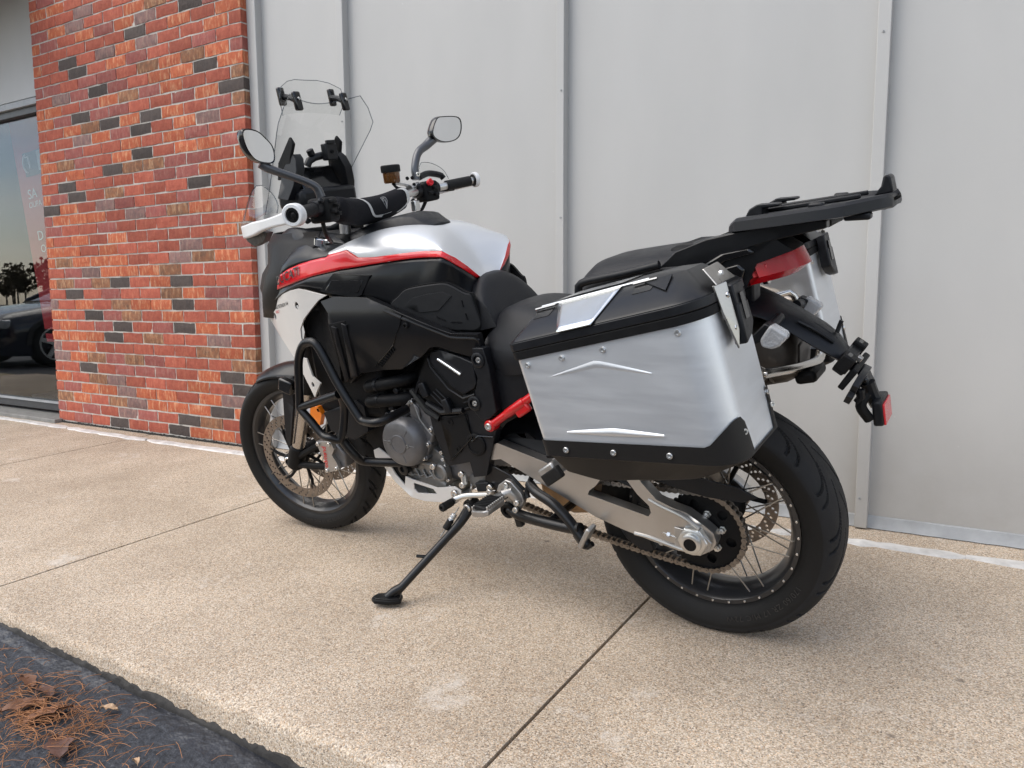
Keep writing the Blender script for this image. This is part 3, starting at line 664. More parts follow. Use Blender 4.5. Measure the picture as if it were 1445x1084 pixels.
tag(BIKE, 'silver, red and black adventure motorcycle with aluminium panniers leaning on its side stand', 'motorcycle')
WB, RR, RF = 1.572, .318, .3255
rake = radians(24.7); SO = V(WB+.1056, 0, 0); SD = V(-sin(rake), 0, cos(rake))
STM = Matrix.Translation(SO) @ Matrix.Rotation(.12436, 4, SD) @ Matrix.Translation(-SO)
def ST(*p): return STM @ (p[0] if len(p) == 1 else Vector(p))
Y = V(0, 1, 0)

# ---- tyres
def tyre_mesh(half, R, nseg, groove, c, seg_v=26):
    prof = cr([V(a, 0, b) for a, b in half]+[V(-a, 0, b) for a, b in half[::-1][1:]], seg_v*2+1)
    nrm = []
    for i in range(len(prof)):
        a, b_ = prof[max(i-1, 0)], prof[min(i+1, len(prof)-1)]; tx, tz = b_.x-a.x, b_.z-a.z; l_ = sqrt(tx*tx+tz*tz); nn = (tz/l_, -tx/l_)
        nrm.append(nn if nn[1] > 0 else (-nn[0], -nn[1]))
    G = []
    for i in range(nseg):
        t = 2*pi*i/nseg; row = []
        for q, (ny, nr) in zip(prof, nrm):
            d = groove(t, q.x, q.z) if groove else 0
            r = q.z-d*nr; row.append(V(c.x+r*cos(t), c.y+q.x-d*ny, c.z+r*sin(t)))
        G.append(row)
    return MB().grid(G, closed_u=True), prof
def groove_rear(t, y, r):
    if r < .291: return 0
    d = 0; a = abs(y); s = 1 if y > 0 else -1
    for (n, off, y0, y1, sl, cv, wd, dp) in ((16, 0, .008, .0805, .40, .9, .0045, .007), (16, .5, .024, .0815, .32, .6, .0038, .006)):
        if y0-.002 < a < y1:
            k = (a-y0)/(y1-y0); th = s*0.06-(sl*k+cv*.12*sin(k*pi))-off*2*pi/n
            ph = (t+th) % (2*pi/n); ph = min(ph, 2*pi/n-ph)*r
            fade = min(1, (a-y0)/.004+.2, (y1-a)/.004)
            if ph < wd: d = max(d, dp*fade)
    return d
def groove_front(t, y, r):
    if r < .303: return 0
    d = 0; a = abs(y); s = 1 if y > 0 else -1
    for (n, off, y0, y1, sl, wd, dp) in ((20, 0, .006, .052, .22, .0050, .007), (20, .5, .020, .055, .17, .0042, .006), (20, .25, .026, .045, -.12, .0032, .005)):
        if y0-.002 < a < y1:
            k = (a-y0)/(y1-y0); th = s*.05+sl*k-off*2*pi/n
            ph = (t+th) % (2*pi/n); ph = min(ph, 2*pi/n-ph)*r
            fade = min(1, (a-y0)/.004+.2, (y1-a)/.004)
            if ph < wd: d = max(d, dp*fade)
    return d
def disc(mb, c, r0, r1, th, nh, hr, rows, scallop=0):
    n = 120
    def rad(i): return r1*(1-(.012*scallop if (i % 6) in (0,) else 0))
    outer = [(rad(i)*cos(2*pi*i/n), rad(i)*sin(2*pi*i/n)) for i in range(n)]
    inner = [(r0*cos(2*pi*i/60), r0*sin(2*pi*i/60)) for i in range(60)]
    holes = [inner]
    for k in range(nh):
        for j, rr in enumerate(rows):
            a = 2*pi*(k+j/len(rows)*.9)/nh; holes.append([(rr*cos(a)+hr*cos(2*pi*q/7), rr*sin(a)+hr*sin(2*pi*q/7)) for q in range(7)])
    P, T, loops = fill2d_fast(outer, holes)
    m = len(P); A = [V(c[0]+a, c[1]+th/2, c[2]+b_) for a, b_ in P]; B = [V(c[0]+a, c[1]-th/2, c[2]+b_) for a, b_ in P]
    fs = list(T)+[tuple(i+m for i in t[::-1]) for t in T]
    for l in loops: fs += [(l[i], l[(i+1) % len(l)], l[(i+1) % len(l)]+m, l[i]+m) for i in range(len(l))]
    return mb.add(A+B, fs)
def fill2d_fast(outline, holes):
    pts = list(outline); edges = [(i, (i+1) % len(outline)) for i in range(len(outline))]; loops = [list(range(len(outline)))]
    cs = []
    for h in holes:
        b = len(pts); pts += h; edges += [(b+i, b+(i+1) % len(h)) for i in range(len(h))]; loops.append(list(range(b, b+len(h))))
        cx = sum(p[0] for p in h)/len(h); cy = sum(p[1] for p in h)/len(h); cs.append((cx, cy, max(sqrt((p[0]-cx)**2+(p[1]-cy)**2) for p in h)))
    r = delaunay_2d_cdt([Vector(p) for p in pts], edges, [], 1, 1e-7); vo, fo, og = r[0], r[2], r[3]; mp_ = {}
    for i, o in enumerate(og):
        for q in o: mp_[q] = i
    T = []
    for f in fo:
        cx = sum(vo[i][0] for i in f)/len(f); cy = sum(vo[i][1] for i in f)/len(f)
        if any((cx-a)**2+(cy-b_)**2 < (rr*.97)**2 and (rr < .02 or inside((cx, cy), h)) for (a, b_, rr), h in zip(cs, holes)): continue
        T.append(tuple(f))
    return [tuple(p) for p in vo], T, [[mp_[i] for i in l] for l in loops]
def spokes(parent, c, hubs, rim, n, X=None):
    for s in (1, -1):
        for i in range(n):
            a = 2*pi*i/n+(0 if s > 0 else pi/n); dr = .42 if i % 2 else -.42
            hr, hy = hubs[s]; p = V(c.x+hr*cos(a), c.y+s*hy, c.z+hr*sin(a)); rr, ry = rim
            q = V(c.x+rr*cos(a+dr*1.15), c.y+s*ry, c.z+rr*sin(a+dr*1.15))
            if X is not None: p, q = X @ p, X @ q
            rod('spoke', p, q, .0021, 'spoke_steel', parent, 6)
mat('spoke_steel', (.42, .41, .39), .28, metal=1, var=.1, vscale=50)
mat('rim_black', (.018, .018, .019), .28, coat=.2, var=.08, vscale=30)
def rim_mesh(c, hw, rl):
    pr = [(hw, rl), (hw, rl-.011), (hw-.010, rl-.021), (hw*.55, rl-.026), (hw*.3, rl-.034), (-hw*.3, rl-.034), (-hw*.55, rl-.026), (-hw+.010, rl-.021), (-hw, rl-.011), (-hw, rl), (-hw+.005, rl-.002), (-hw*.5, rl-.016), (hw*.5, rl-.016), (hw-.005, rl-.002)]
    G = []
    for i in range(120):
        t = 2*pi*i/120; G.append([V(c.x+r*cos(t), c.y+y, c.z+r*sin(t)) for y, r in pr])
    return MB().grid(G, closed_u=True, closed_v=True)
def tyre_text(parent, s, c, r, y, a0, size, X=None, name='sidewall_lettering', nrm=1):
    vs, fs = text_mesh(s, size, spacing=1.15); b = MB()
    def mp_(q):
        a = a0+q.x/r; rr = r+q.y-size*.35
        return V(c.x+rr*cos(a)*-1 if False else c.x+rr*cos(a), y, c.z+rr*sin(a))
    P = [mp_(q) for q in vs]; 
    if X is not None: P = [X @ p for p in P]
    b.add(P, fs).build(name, 'tyre_letter', parent, smooth=False)

RC = V(0, 0, RR)
rw = MB().lathe(RC-Y*.085, Y, [(0, .030), (.004, .052), (.018, .054), (.022, .046), (.05, .034), (.11, .034), (.125, .060), (.150, .062), (.155, .05), (.165, .04)], 40).build('rear_wheel', 'matte_black', BIKE)
half_r = [(.053, .226), (.066, .233), (.077, .247), (.0845, .266), (.0865, .281), (.0815, .295), (.066, .3085), (.043, .3152), (.018, .3178), (0, .318)]
tb, prf = tyre_mesh(half_r, RR, 1080, groove_rear, RC, 60)
nv_ = len(prf); midx = []
for i in range(1080):
    for j in range(nv_-1): midx.append(1 if (prf[j].z+prf[j+1].z)/2 > .284 else 0)
tb.build('tyre', None, rw, mats=['tyre_side', 'tyre_tread'], midx=midx, angle=28)
rim_mesh(RC, .0605, .2275).build('rim', 'rim_black', rw, angle=30)
spokes(rw, RC, {1: (.054, .05), -1: (.050, .07)}, (.205, .048), 16)
for i in range(32):
    t = 2*pi*i/32; bolt(RC+V(.222*cos(t), .0605, .222*sin(t)), (0, 1, 0), .0034, rw, 'steel', 'spoke_nipple')
disc(MB(), (0, -.098, RR), .100, .1325, .005, 26, .0042, (.108, .117, .126)).build('brake_disc', 'disc_steel', rw, angle=30)
b = MB()
for k in range(5):
    a = 2*pi*k/5+.3; b.tube([V(.05*cos(a), -.092, RR+.05*sin(a)), V(.102*cos(a+.25), -.097, RR+.102*sin(a+.25))], .007, 8)
b.build('disc_carrier', 'matte_black', rw)
for s_, a0 in (('170/60 ZR 17 M/C 72W', 3.62), ('RADIAL TUBELESS', .6)): tyre_text(rw, s_, RC, .258, .0848, a0, .021)
# paint mark left on the tyre wall
b = MB()
for a, r0, r1, da in ((.12, .262, .272, .02), (.10, .258, .274, -.03), (.135, .25, .262, .03)):
    b.tube([V(r0*cos(a), .0845, RR+r0*sin(a)), V(r1*cos(a+da), .0865, RR+r1*sin(a+da))], .0007, 5)
b.build('chalk_mark', 'print_red', rw)

# sprocket, chain, axle
spk = MB(); nT = 42; ro_ = .1085
outl = []
for i in range(nT*4):
    a = 2*pi*i/(nT*4); r = ro_-(.0075 if i % 4 == 0 else (.0035 if i % 4 in (1, 3) else 0)); outl.append((r*cos(a), r*sin(a)))
hl = []
for k in range(6):
    a = 2*pi*k/6+.25; hl.append([(.074*cos(a+.17*cos(q*2*pi/14))+.0135*sin(q*2*pi/14)*cos(a), .074*sin(a+.17*cos(q*2*pi/14))+.0135*sin(q*2*pi/14)*sin(a)) for q in range(14)])
slab(spk, outl, lambda a, c: V(a, .106, RR+c), (0, -.007, 0), hl, .03)
so_ = spk.build('sprocket', 'matte_black', BIKE, angle=30)
MB().lathe((0, .078, RR), Y, [(0, .092), (.012, .092), (.018, .06), (.026, .058), (.030, .05), (.030, .02)], 40).build('carrier', 'matte_black', so_)
for k in range(6):
    a = 2*pi*k/6-.27; p = V(.052*cos(a), .106, RR+.052*sin(a))
    MB().lathe(p, Y, [(0, .0105), (.002, .0105), (.002, .0085), (.011, .0085), (.011, .005), (.016, .0048)], 6).build('sprocket_nut', 'machined_alu', so_, smooth=False)
# chain loop
R1, R2 = .1062, .040; c1, c2 = V(0, 0, RR), V(.632, 0, .365)
dv = c2-c1; Ld = dv.length; th = atan2(dv.z, dv.x); al = math.asin((R1-R2)/Ld)
path = []
def arc(c, r, a0, a1, n): return [V(c.x+r*cos(a0+(a1-a0)*i/n), 0, c.z+r*sin(a0+(a1-a0)*i/n)) for i in range(n+1)]
path += arc(c1, R1, th+pi/2-al, th+3*pi/2+al, 60)
up0, lo0 = path[0], path[-1]
path2 = arc(c2, R2, th-pi/2+al, th+pi/2-al, 24)
sag = [lo0.lerp(path2[0], i/20)+V(0, 0, -.016*sin(pi*i/20)) for i in range(1, 20)]
loop = path+sag+path2+[path2[-1].lerp(up0, i/20) for i in range(1, 20)]
tot = sum((loop[(i+1) % len(loop)]-loop[i]).length for i in range(len(loop))); nl = int(round(tot/.015875/2))*2
pins = lin(loop+[loop[0]], nl+1)[:-1]
ch = MB(); CY = .1025
for i in range(nl):
    p, q = pins[i], pins[(i+1) % nl]; d = (q-p).normalized(); nrm = V(-d.z, 0, d.x)
    for s in (1, -1):
        y0 = CY+s*(.0098 if i % 2 else .0072); o = []
        for k in range(7): o.append(q+(d*cos(-pi/2+pi*k/6)+nrm*sin(-pi/2+pi*k/6))*.0072)
        o.append((p+q)/2+nrm*.0046)
        for k in range(7): o.append(p+(d*cos(pi/2+pi*k/6)+nrm*sin(pi/2+pi*k/6))*.0072)
        o.append((p+q)/2-nrm*.0046)
        ch.prism([V(a.x, y0, a.z) for a in o], (0, .002*s, 0))
    ch.cyl((p.x, CY-.0128, p.z), (p.x, CY+.0135, p.z), .0028, n=8)
    ch.cyl((p.x, CY-.007, p.z), (p.x, CY+.007, p.z), .005, n=8)
ch.build('chain', 'chain_steel', BIKE, angle=30)

# ---- swing arm
up = D['swing_up']
sw_out = [(.600, .462), (.592, .505), (.566, .518), (.414, .480), (.358, .458), (.318, .482), (.225, .570), (.188, .565), (.130, .458), (.093, .419), (.055, .404), (.019, .392), (-.022, .362), (-.044, .342), (-.050, .318), (-.042, .298), (-.015, .281), (.043, .286), (.108, .300), (.190, .318), (.270, .341), (.340, .372), (.425, .411), (.560, .470)]
sw_hole = [(.288, .402), (.284, .414), (.262, .432), (.240, .460), (.222, .505), (.208, .510), (.145, .426), (.114, .398), (.110, .380), (.118, .368), (.265, .398)]
ax_hole = [(.018+.026*cos(2*pi*i/16)*1.3-.004, .318+.028*sin(2*pi*i/16)) for i in range(16)]
b = MB(); slab(b, sw_out, lambda x, z: V(x, .150+.020*min(1, max(0, (x+.06)/.12))*(1 if x < .4 else 1), z), (0, -.034, 0), [sw_hole], .03)
sa = b.build('swingarm', 'swing_alu', BIKE, bevel=.006, segs=3, angle=40)
# right arm
b = MB(); slab(b, sw_out, lambda x, z: V(x, -.150, z), (0, .034, 0), [sw_hole], .05); b.build('far_arm', 'swing_alu', sa, bevel=.005)
MB().box((.42, 0, .455), (.10, .27, .05), Matrix.Rotation(.45, 3, 'Y')).build('cross_member', 'swing_alu', sa, bevel=.008)
MB().tube(cr([V(.115, .168, .416), V(.08, .169, .402), V(.03, .169, .385), V(-.015, .167, .358)], 20), .0055, 8).build('arm_lip', 'swing_alu', sa)
MB().tube(cr([V(.16, .169, .314), V(.11, .169, .309), V(.03, .169, .293), V(-.015, .167, .290)], 20), .0055, 8).build('arm_lip', 'swing_alu', sa)
# axle slot, adjuster and nut
slab(MB(), [(.050, .352), (-.022, .346), (-.046, .325), (-.040, .300), (-.012, .292), (.050, .296)], lambda x, z: V(x, .1715, z), (0, -.004, 0), (), 0).build('axle_slot', 'cast_alu', sa, bevel=.002)
b = MB(); b.lathe((.003, .150, .320), Y, [(0, .034), (.026, .034), (.028, .030), (.028, .026), (.038, .026), (.040, .022), (.040, .0165), (.010, .016)], 6 if False else 24); 
an = b.build('axle_nut', 'machined_alu', sa)
MB().lathe((.003, .151, .320), Y, [(0, .040), (.022, .040), (.0245, .036), (.0245, .02)], 6).build('axle_block', 'machined_alu', sa, bevel=.0025, smooth=False)
MB().cyl((.003, .188, .320), (.003, .1895, .320), .0163).build('axle_bore', 'matte_black', sa)
rod('adjuster_screw', (.045, .168, .322), (.085, .166, .330), .0042, 'steel', sa)
MB().lathe((.062, .167, .326), (1, 0, .2), [(0, .008), (.008, .008)], 6).build('adjuster_nut', 'steel', sa, smooth=False)
bolt((.088, .166, .300), Y, .008, sa, 'cast_alu')
# chain guards
slab(MB(), [(.17, .470), (.062, .443), (-.024, .428), (-.109, .424), (-.146, .440), (-.10, .462), (-.061, .468), (-.033, .472), (.06, .49), (.17, .51)], lambda x, z: V(x, .125+.012*sin((x+.15)*8), z), (0, -.006, 0), (), .03).build('chain_guard', 'black_plastic', BIKE, bevel=.002)
b = MB(); G = []
for i in range(12):
    x = .60-.45*i/11; z = .52-.06*(i/11)+.03*sin(pi*i/11)
    G.append([V(x, .135, z-.045), V(x, .125, z-.004), V(x, .07, z+.02), V(x, -.07, z+.02), V(x, -.125, z-.004)])
b.grid(G).build('hugger', 'black_plastic', BIKE)
slab(MB(), [(p[0], p[2]) for p in D['lowguard']], lambda x, z: V(x, .165, z), (0, -.008, 0), (), .03).build('sprocket_cover', 'satin_black', BIKE, bevel=.004)
slab(MB(), [(.60, .500), (.553, .532), (.495, .540), (.462, .520), (.44, .475), (.50, .47), (.57, .485)], lambda x, z: V(x, .125, z), (0, -.01, 0), (), .03).build('inner_guard', 'matte_black', BIKE, bevel=.004)
slab(MB(), [(.20, .345), (.16, .30), (.135, .240), (.16, .225), (.215, .26), (.26, .33)], lambda x, z: V(x, .112, z), (0, -.02, 0), (), .03).build('chain_slider', 'black_plastic', BIKE, bevel=.004)

# ---- front wheel (steered)
FC = V(WB, 0, RF)
fw = MB().lathe(FC-Y*.075, Y, [(0, .022), (.006, .040), (.014, .040), (.020, .028), (.13, .028), (.136, .040), (.144, .040), (.150, .022)], 32).xf(STM).build('front_wheel', 'matte_black', BIKE)
half_f = [(.041, .252), (.050, .258), (.0565, .269), (.0605, .283), (.0595, .296), (.051, .309), (.036, .3187), (.018, .324), (0, .3255)]
tb, prf = tyre_mesh(half_f, RF, 1080, groove_front, FC, 50)
nv_ = len(prf); midx = []
for i in range(1080):
    for j in range(nv_-1): midx.append(1 if (prf[j].z+prf[j+1].z)/2 > .297 else 0)
tb.xf(STM).build('tyre', None, fw, mats=['tyre_side', 'tyre_tread'], midx=midx, angle=28)
rim_mesh(FC, .042, .253).xf(STM).build('rim', 'rim_black', fw, angle=30)
spokes(fw, FC, {1: (.038, .055), -1: (.038, .055)}, (.232, .034), 16, STM)
for s in (1, -1):
    dd = disc(MB(), (WB, s*.074, RF), .131, .165, .0045, 30, .0042, (.139, .148, .157)).xf(STM).build('brake_disc', 'disc_steel', fw, angle=30)
    b = MB()
    for k in range(6):
        a = 2*pi*k/6+.2
        b.tube([V(WB+.04*cos(a-.5), s*.07, RF+.04*sin(a-.5)), V(WB+.10*cos(a-.12), s*.073, RF+.10*sin(a-.12)), V(WB+.124*cos(a), s*.074, RF+.124*sin(a))], .006, 8)
    b.xf(STM).build('disc_carrier', 'matte_black', fw)
    for k in range(6):
        a = 2*pi*k/6+.2; p = V(WB+.127*cos(a), s*.074, RF+.127*sin(a))
        MB().lathe(p-Y*.004, Y, [(0, .0125), (.008, .0125), (.008, .006), (.003, .005)], 14).xf(STM).build('disc_button', 'disc_steel', fw)
for s_, a0 in (('120/70 ZR 19 M/C 60W', 4.2),): tyre_text(fw, s_, FC, .274, .0612, a0, .017, STM)

# ---- fork
fd = V(-sin(rake), 0, cos(rake)); fperp = V(cos(rake), 0, sin(rake))
fk = None
for s in (1, -1):
    ax = V(WB-.004, s*.105, RF)
    b = MB().lathe(ax-fd*.025-fperp*.016, fd, [(0, .018), (.012, .030), (.045, .032), (.095, .030), (.10, .026)], 24).xf(STM)
    lower = b.build('fork_leg', 'matte_black', BIKE)
    MB().cyl(ax+fd*.06-fperp*.016, ax+fd*.33-fperp*.016, .0235, n=28).xf(STM).build('slider_tube', 'fork_tube', lower) if 'fork_tube' in MATS else None
    if 'fork_tube' not in MATS:
        mat('fork_tube', (.46, .42, .375), .24, metal=.85, var=.05, vscale=20)
        MB().cyl(ax+fd*.06-fperp*.016, ax+fd*.33-fperp*.016, .0235, n=28).xf(STM).build('slider_tube', 'fork_tube', lower)
    MB().lathe(ax+fd*.31-fperp*.016, fd, [(0, .029), (.012, .031), (.5, .031)], 28).xf(STM).build('outer_tube', 'matte_black', lower)
    # axle lug with end cap
    MB().lathe((WB, s*.088, RF), (0, s, 0), [(0, .030), (.026, .030), (.030, .026), (.032, .022)], 28).xf(STM).build('axle_lug', 'matte_black', lower)
    MB().lathe((WB, s*.118, RF), (0, s, 0), [(0, .0205), (.006, .0205), (.008, .018), (.008, .0135), (.002, .0125), (.0, .002)], 28).xf(STM).build('axle_end', 'chrome', lower)
    # caliper carrier arms
    for a, c in (((WB-.02, .335), (1.405, .405)), ((WB-.02, .315), (1.385, .318))):
        MB().tube(cr([V(a[0], s*.112, a[1]), V((a[0]+c[0])/2, s*.116, (a[1]+c[1])/2), V(c[0], s*.112, c[1])], 8), .0125, 10).xf(STM).build('caliper_arm', 'matte_black', lower)
    # fork guard blade with its clamp
    fo = [(1.497, .612), (1.452, .604), (1.462, .56), (1.524, .402), (1.536, .403), (1.535, .44)]
    slab(MB(), fo, lambda x, z: V(x, s*(.142), z), (0, -s*.012, 0), (), .03).xf(STM).build('fork_guard', 'black_plastic', lower, bevel=.003)
    MB().box((1.468, s*.142, .632), (.058, .03, .05), Matrix.Rotation(-.35, 3, 'Y')).xf(STM).build('guard_clamp', 'gloss_black', lower, bevel=.006)
    # radial caliper
    co = [(1.412, .420), (1.345, .424), (1.335, .395), (1.352, .372), (1.338, .345), (1.332, .318), (1.385, .302), (1.400, .315), (1.390, .345), (1.402, .375)]
    cal = slab(MB(), co, lambda x, z: V(x, s*.128, z), (0, -s*.028, 0), (), .03).xf(STM).build('brake_caliper', 'cast_alu', BIKE, bevel=.006, segs=3)
    slab(MB(), [(1.362, .40), (1.335, .41), (1.305, .37), (1.312, .32), (1.345, .315), (1.355, .36)], lambda x, z: V(x, s*.112, z), (0, -s*.06, 0), (), .03).xf(STM).build('caliper_body', 'engine_grey', cal, bevel=.008)
    for x, z in ((1.402, .412), (1.352, .414), (1.388, .310), (1.342, .322)): bolt(STM @ V(x, s*.13, z), STM.to_3x3() @ V(0, s, 0), .0075, cal, 'steel')
    if s > 0:
        vs, fs = text_mesh('brembo', .026, shear=0.1, bold=.0004)
        dirv = V(.012, 0, -.100).normalized(); upv = V(.1, 0, .012).normalized()
        MB().add([STM @ (V(1.379, .1288, .405)+dirv*q.x+upv*(q.y-.008)) for q in vs], fs).build('caliper_lettering', 'print_red', cal, smooth=False)
# front mudguard
b = MB(); G = []
for i in range(25):
    a = radians(60)+radians(66)*i/24; k = i/24
    r = .338+.012*k+.02*k*k; hw = .052+.022*sin(pi*min(1, k*1.1)) if k > .02 else .03
    c = FC+V(r*cos(a), 0, r*sin(a)); inw = V(-cos(a), 0, -sin(a))
    G.append([c+V(0, y*hw, 0)+inw*(.048*abs(y)**2.2*(.5+.7*k)) for y in (-1, -.85, -.55, -.2, .2, .55, .85, 1)])
mg = b.grid(G).xf(STM).build('front_mudguard', 'satin_black', BIKE)
m_ = mg.modifiers.new('solid', 'SOLIDIFY'); m_.thickness = .004
slab(MB(), [(1.585, .640), (1.505, .640), (1.48, .60), (1.495, .57), (1.53, .60)], lambda x, z: V(x, .075, z), (0, -.02, 0), (), .03).xf(STM).build('mudguard_stay', 'black_plastic', BIKE, bevel=.003)

# ---- tank, red stripe, flanks
def span(A, B, n, m, bulge=0.0, ex=None):
    G = []
    for j in range(m+1):
        t = j/m; G.append([A[i].lerp(B[i], t)+Y*(bulge*sin(pi*t))*(ex(i/(n-1)) if ex else 1) for i in range(n)])
    return G
nT = 90
Cc = lin(DV('C'), nT); Bc = lin(DV('B'), nT); Ac = lin(DV('A'), nT)
def mir(G): return [[V(p.x, -p.y, p.z) for p in r] for r in G]
def both(name, G, m, th=.004, sub=0, solid=True, angle=40):
    for H in (G, mir(G)):
        o = MB().grid(H).build(name, m, BIKE, angle=angle)
        if solid:
            md = o.modifiers.new('solid', 'SOLIDIFY'); md.thickness = th; md.offset = -1 if True else 0
both('red_stripe', span(Cc, Bc, nT, 6, .002), 'red_paint')
# flank between the stripe and the lower edge, stepped in behind the stripe
Bi = [p+V(0, -.003, -.001) for p in Bc]
both('tank_flank', span(Bi, Ac, nT, 12, .012, lambda t: sin(pi*t)), 'satin_black')
# silver cover: from stripe top to the crown (front to rear)
crown_x = [1.14, 1.02, .94, .86, .80, .76, .725, .70, .68, .665, .652]
crown_z = [1.085, 1.116, 1.128, 1.130, 1.119, 1.095, 1.060, 1.028, 1.000, .980, .965]
def interp(x, xs, ys):
    if x >= xs[0]: return ys[0]
    for i in range(len(xs)-1):
        if xs[i+1] <= x <= xs[i]: return ys[i]+(ys[i+1]-ys[i])*(x-xs[i])/(xs[i+1]-xs[i])
    return ys[-1]
Csil = [p for p in DV('C')[6:]]
n = 60; Cs = lin(Csil, n)
crown = cr([V(a, 0, c) for a, c in zip(crown_x, crown_z)], n)
G = []
for j in range(19):
    t = j/18; row = []
    for i in range(n):
        a, c = Cs[i], crown[i]; dz = max(.001, c.z-a.z)
        # quarter super-ellipse from the stripe edge up and over to the crown
        y = a.y*cos(t*pi/2)**.78; z = a.z+dz*sin(t*pi/2)**1.05; x = a.x+(c.x-a.x)*t**1.3
        if i/n < .6: z += .006*sin(pi*t)*sin(pi*i/n/.6)
        row.append(V(x, y, z))
    G.append(row)
tk = MB().grid(G+[[V(p.x, -p.y, p.z) for p in r] for r in G[::-1][1:]]).build('tank_cover', 'silver_paint', BIKE, angle=60)
# black centre cover behind the handlebar
b = MB(); G = []
for x, hw, z0, z1 in ((1.20, .09, 1.085, 1.100), (1.12, .100, 1.095, 1.118), (1.05, .102, 1.105, 1.136), (.97, .096, 1.116, 1.152), (.90, .088, 1.124, 1.160), (.855, .078, 1.122, 1.156), (.825, .070, 1.114, 1.138), (.795, .060, 1.106, 1.122)):
    G.append([V(x, s_*hw*k, z) for s_, k, z in ((1, 1.06, z0-.012), (1, 1, z0+.004), (1, .80, z1-.006), (1, .5, z1), (1, 0, z1+.002), (-1, .5, z1), (-1, .80, z1-.006), (-1, 1, z0+.004), (-1, 1.06, z0-.012))])
b.grid(G); b.f.append(tuple(range(9))); b.f.append(tuple(len(b.v)-9+i for i in range(9)))
tc_ = b.build('tank_centre_cover', 'black_plastic', BIKE, bevel=.004, angle=30)
# small flag strip on the cover
for i, mname in enumerate(('print_green', 'white_paint', 'print_red')):
    best = min((p for r in G for p in r), key=lambda p: (p.x-(.748-.012*i))**2+(p.y-.088)**2)
    MB().box(best+V(0, .0015, .0015), (.011, .0015, .0025), Matrix.Rotation(-.3, 3, 'Z')).build('flag_sticker', mname, tk, smooth=False)
# knee pad
def yF(x, z):
    xs = [.5, .58, .7, .85, 1.0, 1.15, 1.3, 1.4, 1.5]; ys = [.098, .114, .165, .205, .225, .23, .215, .185, .14]
    b_ = ys[0]
    for i in range(len(xs)-1):
        if xs[i] <= x <= xs[i+1]: b_ = ys[i]+(ys[i+1]-ys[i])*(x-xs[i])/(xs[i+1]-xs[i])
    return b_-1.08*max(0, z-1.0)**1.5-.35*max(0, .9-z)**2
def plate(name, pts, yf, th, m, bevel=.003, step=.02, holes=(), right=True, parent=None, angle=35, segs=2):
    o = None
    for s in ((1, -1) if right else (1,)):
        o2 = slab(MB(), pts, lambda x, z: V(x, s*yf(x, z), z), (0, -s*th, 0), holes, step).build(name, m, parent or BIKE, bevel=bevel, angle=angle, segs=segs)
        o = o or o2
    return o
xz = lambda nm: [(p[0], p[2]) for p in D[nm]]
kp = plate('knee_pad', smooth2(xz('knee'), 60), lambda x, z: yF(x, z)+.011, .014, 'pad_rubber', .003, .018)
def grow(pts, d):
    cx = sum(p[0] for p in pts)/len(pts); cz = sum(p[1] for p in pts)/len(pts)
    return [(x+d*(x-cx)/sqrt((x-cx)**2+(z-cz)**2), z+d*(z-cz)/sqrt((x-cx)**2+(z-cz)**2)) for x, z in pts]
plate('pad_gap_shade', grow(smooth2(xz('knee'), 60), .004), lambda x, z: yF(x, z)+.0075, .010, 'matte_black', .0008, .018, parent=kp)  # black plate under the pad, its rim painting the shaded gap around it
plate('knee_pad_recess', xz('kneein'), lambda x, z: yF(x, z)+.0145, .004, 'pad_rubber', .0025, .018, parent=kp)
sl_ = DV('slots')
for a, c in ((0, 1), (2, 3), (4, 5), (6, 7)):
    rod('pad_slot', sl_[a]+Y*.0115, sl_[c]+Y*.0115, .0022, 'gloss_black', kp, 6)
plate('air_intake', xz('intake'), lambda x, z: yF(x, z)+.009, .02, 'satin_black', .004, .02)
plate('air_intake_duct', [(1.085, .968), (1.05, .998), (.93, .995), (.955, .957)], lambda x, z: yF(x, z)+.0105, .01, 'gloss_black', .003, .03)

# side lettering on the stripe
def place_text(s, o, u, v, size, m, name, parent, shear=0, bold=0, proj=None, sx=1.):
    vs, fs = text_mesh(s, size, shear=shear, bold=bold)
    P = []
    for q in vs:
        p = o+u*(q.x*sx)+v*q.y
        if proj: p = V(p.x, proj(p.x, p.z), p.z)
        P.append(p)
    MB().add(P, fs).build(name, m, parent, smooth=False)
rs_ = [o for o in BIKE.children if o.name.startswith('red_stripe')][0]
t0, t1 = V(1.325, 0, .983), V(1.208, 0, 1.0125); uu = (t1-t0).normalized(); vv = V(-uu.z*-1, 0, 0)
place_text('DUCATI', t0, uu, V(.10, 0, .995).normalized()*1.0, .038, 'print_black', 'stripe_lettering', rs_, shear=.0, bold=.0007, proj=lambda x, z: yF(x, z)+.0035, sx=.95)

# white side panels
def yW(x, z=0):
    xs = [1.0, 1.1, 1.2, 1.3, 1.42, 1.5, 1.56]; ys = [.258, .252, .24, .215, .17, .12, .11]
    for i in range(len(xs)-1):
        if xs[i] <= x <= xs[i+1]: return ys[i]+(ys[i+1]-ys[i])*(x-xs[i])/(xs[i+1]-xs[i])
    return ys[0] if x < 1 else ys[-1]
wp_out = [(1.522, .866), (1.495, .902), (1.392, .932), (1.311, .953), (1.249, .968), (1.199, .975), (1.166, .972), (1.063, .956), (1.101, .942), (1.147, .913), (1.195, .881), (1.229, .847), (1.234, .819), (1.231, .80), (1.262, .752), (1.225, .752), (1.207, .696), (1.170, .677), (1.217, .626), (1.262, .690), (1.306, .742), (1.392, .799), (1.510, .846)]
def circ(x, z, r, n=14): return [(x+r*cos(2*pi*i/n), z+r*sin(2*pi*i/n)) for i in range(n)]
wpan = plate('side_fairing', wp_out, yW, .006, 'bone_paint', .0035, .02, [circ(1.223, .921, .0125), circ(1.418, .873, .0115), circ(1.214, .668, .009)])
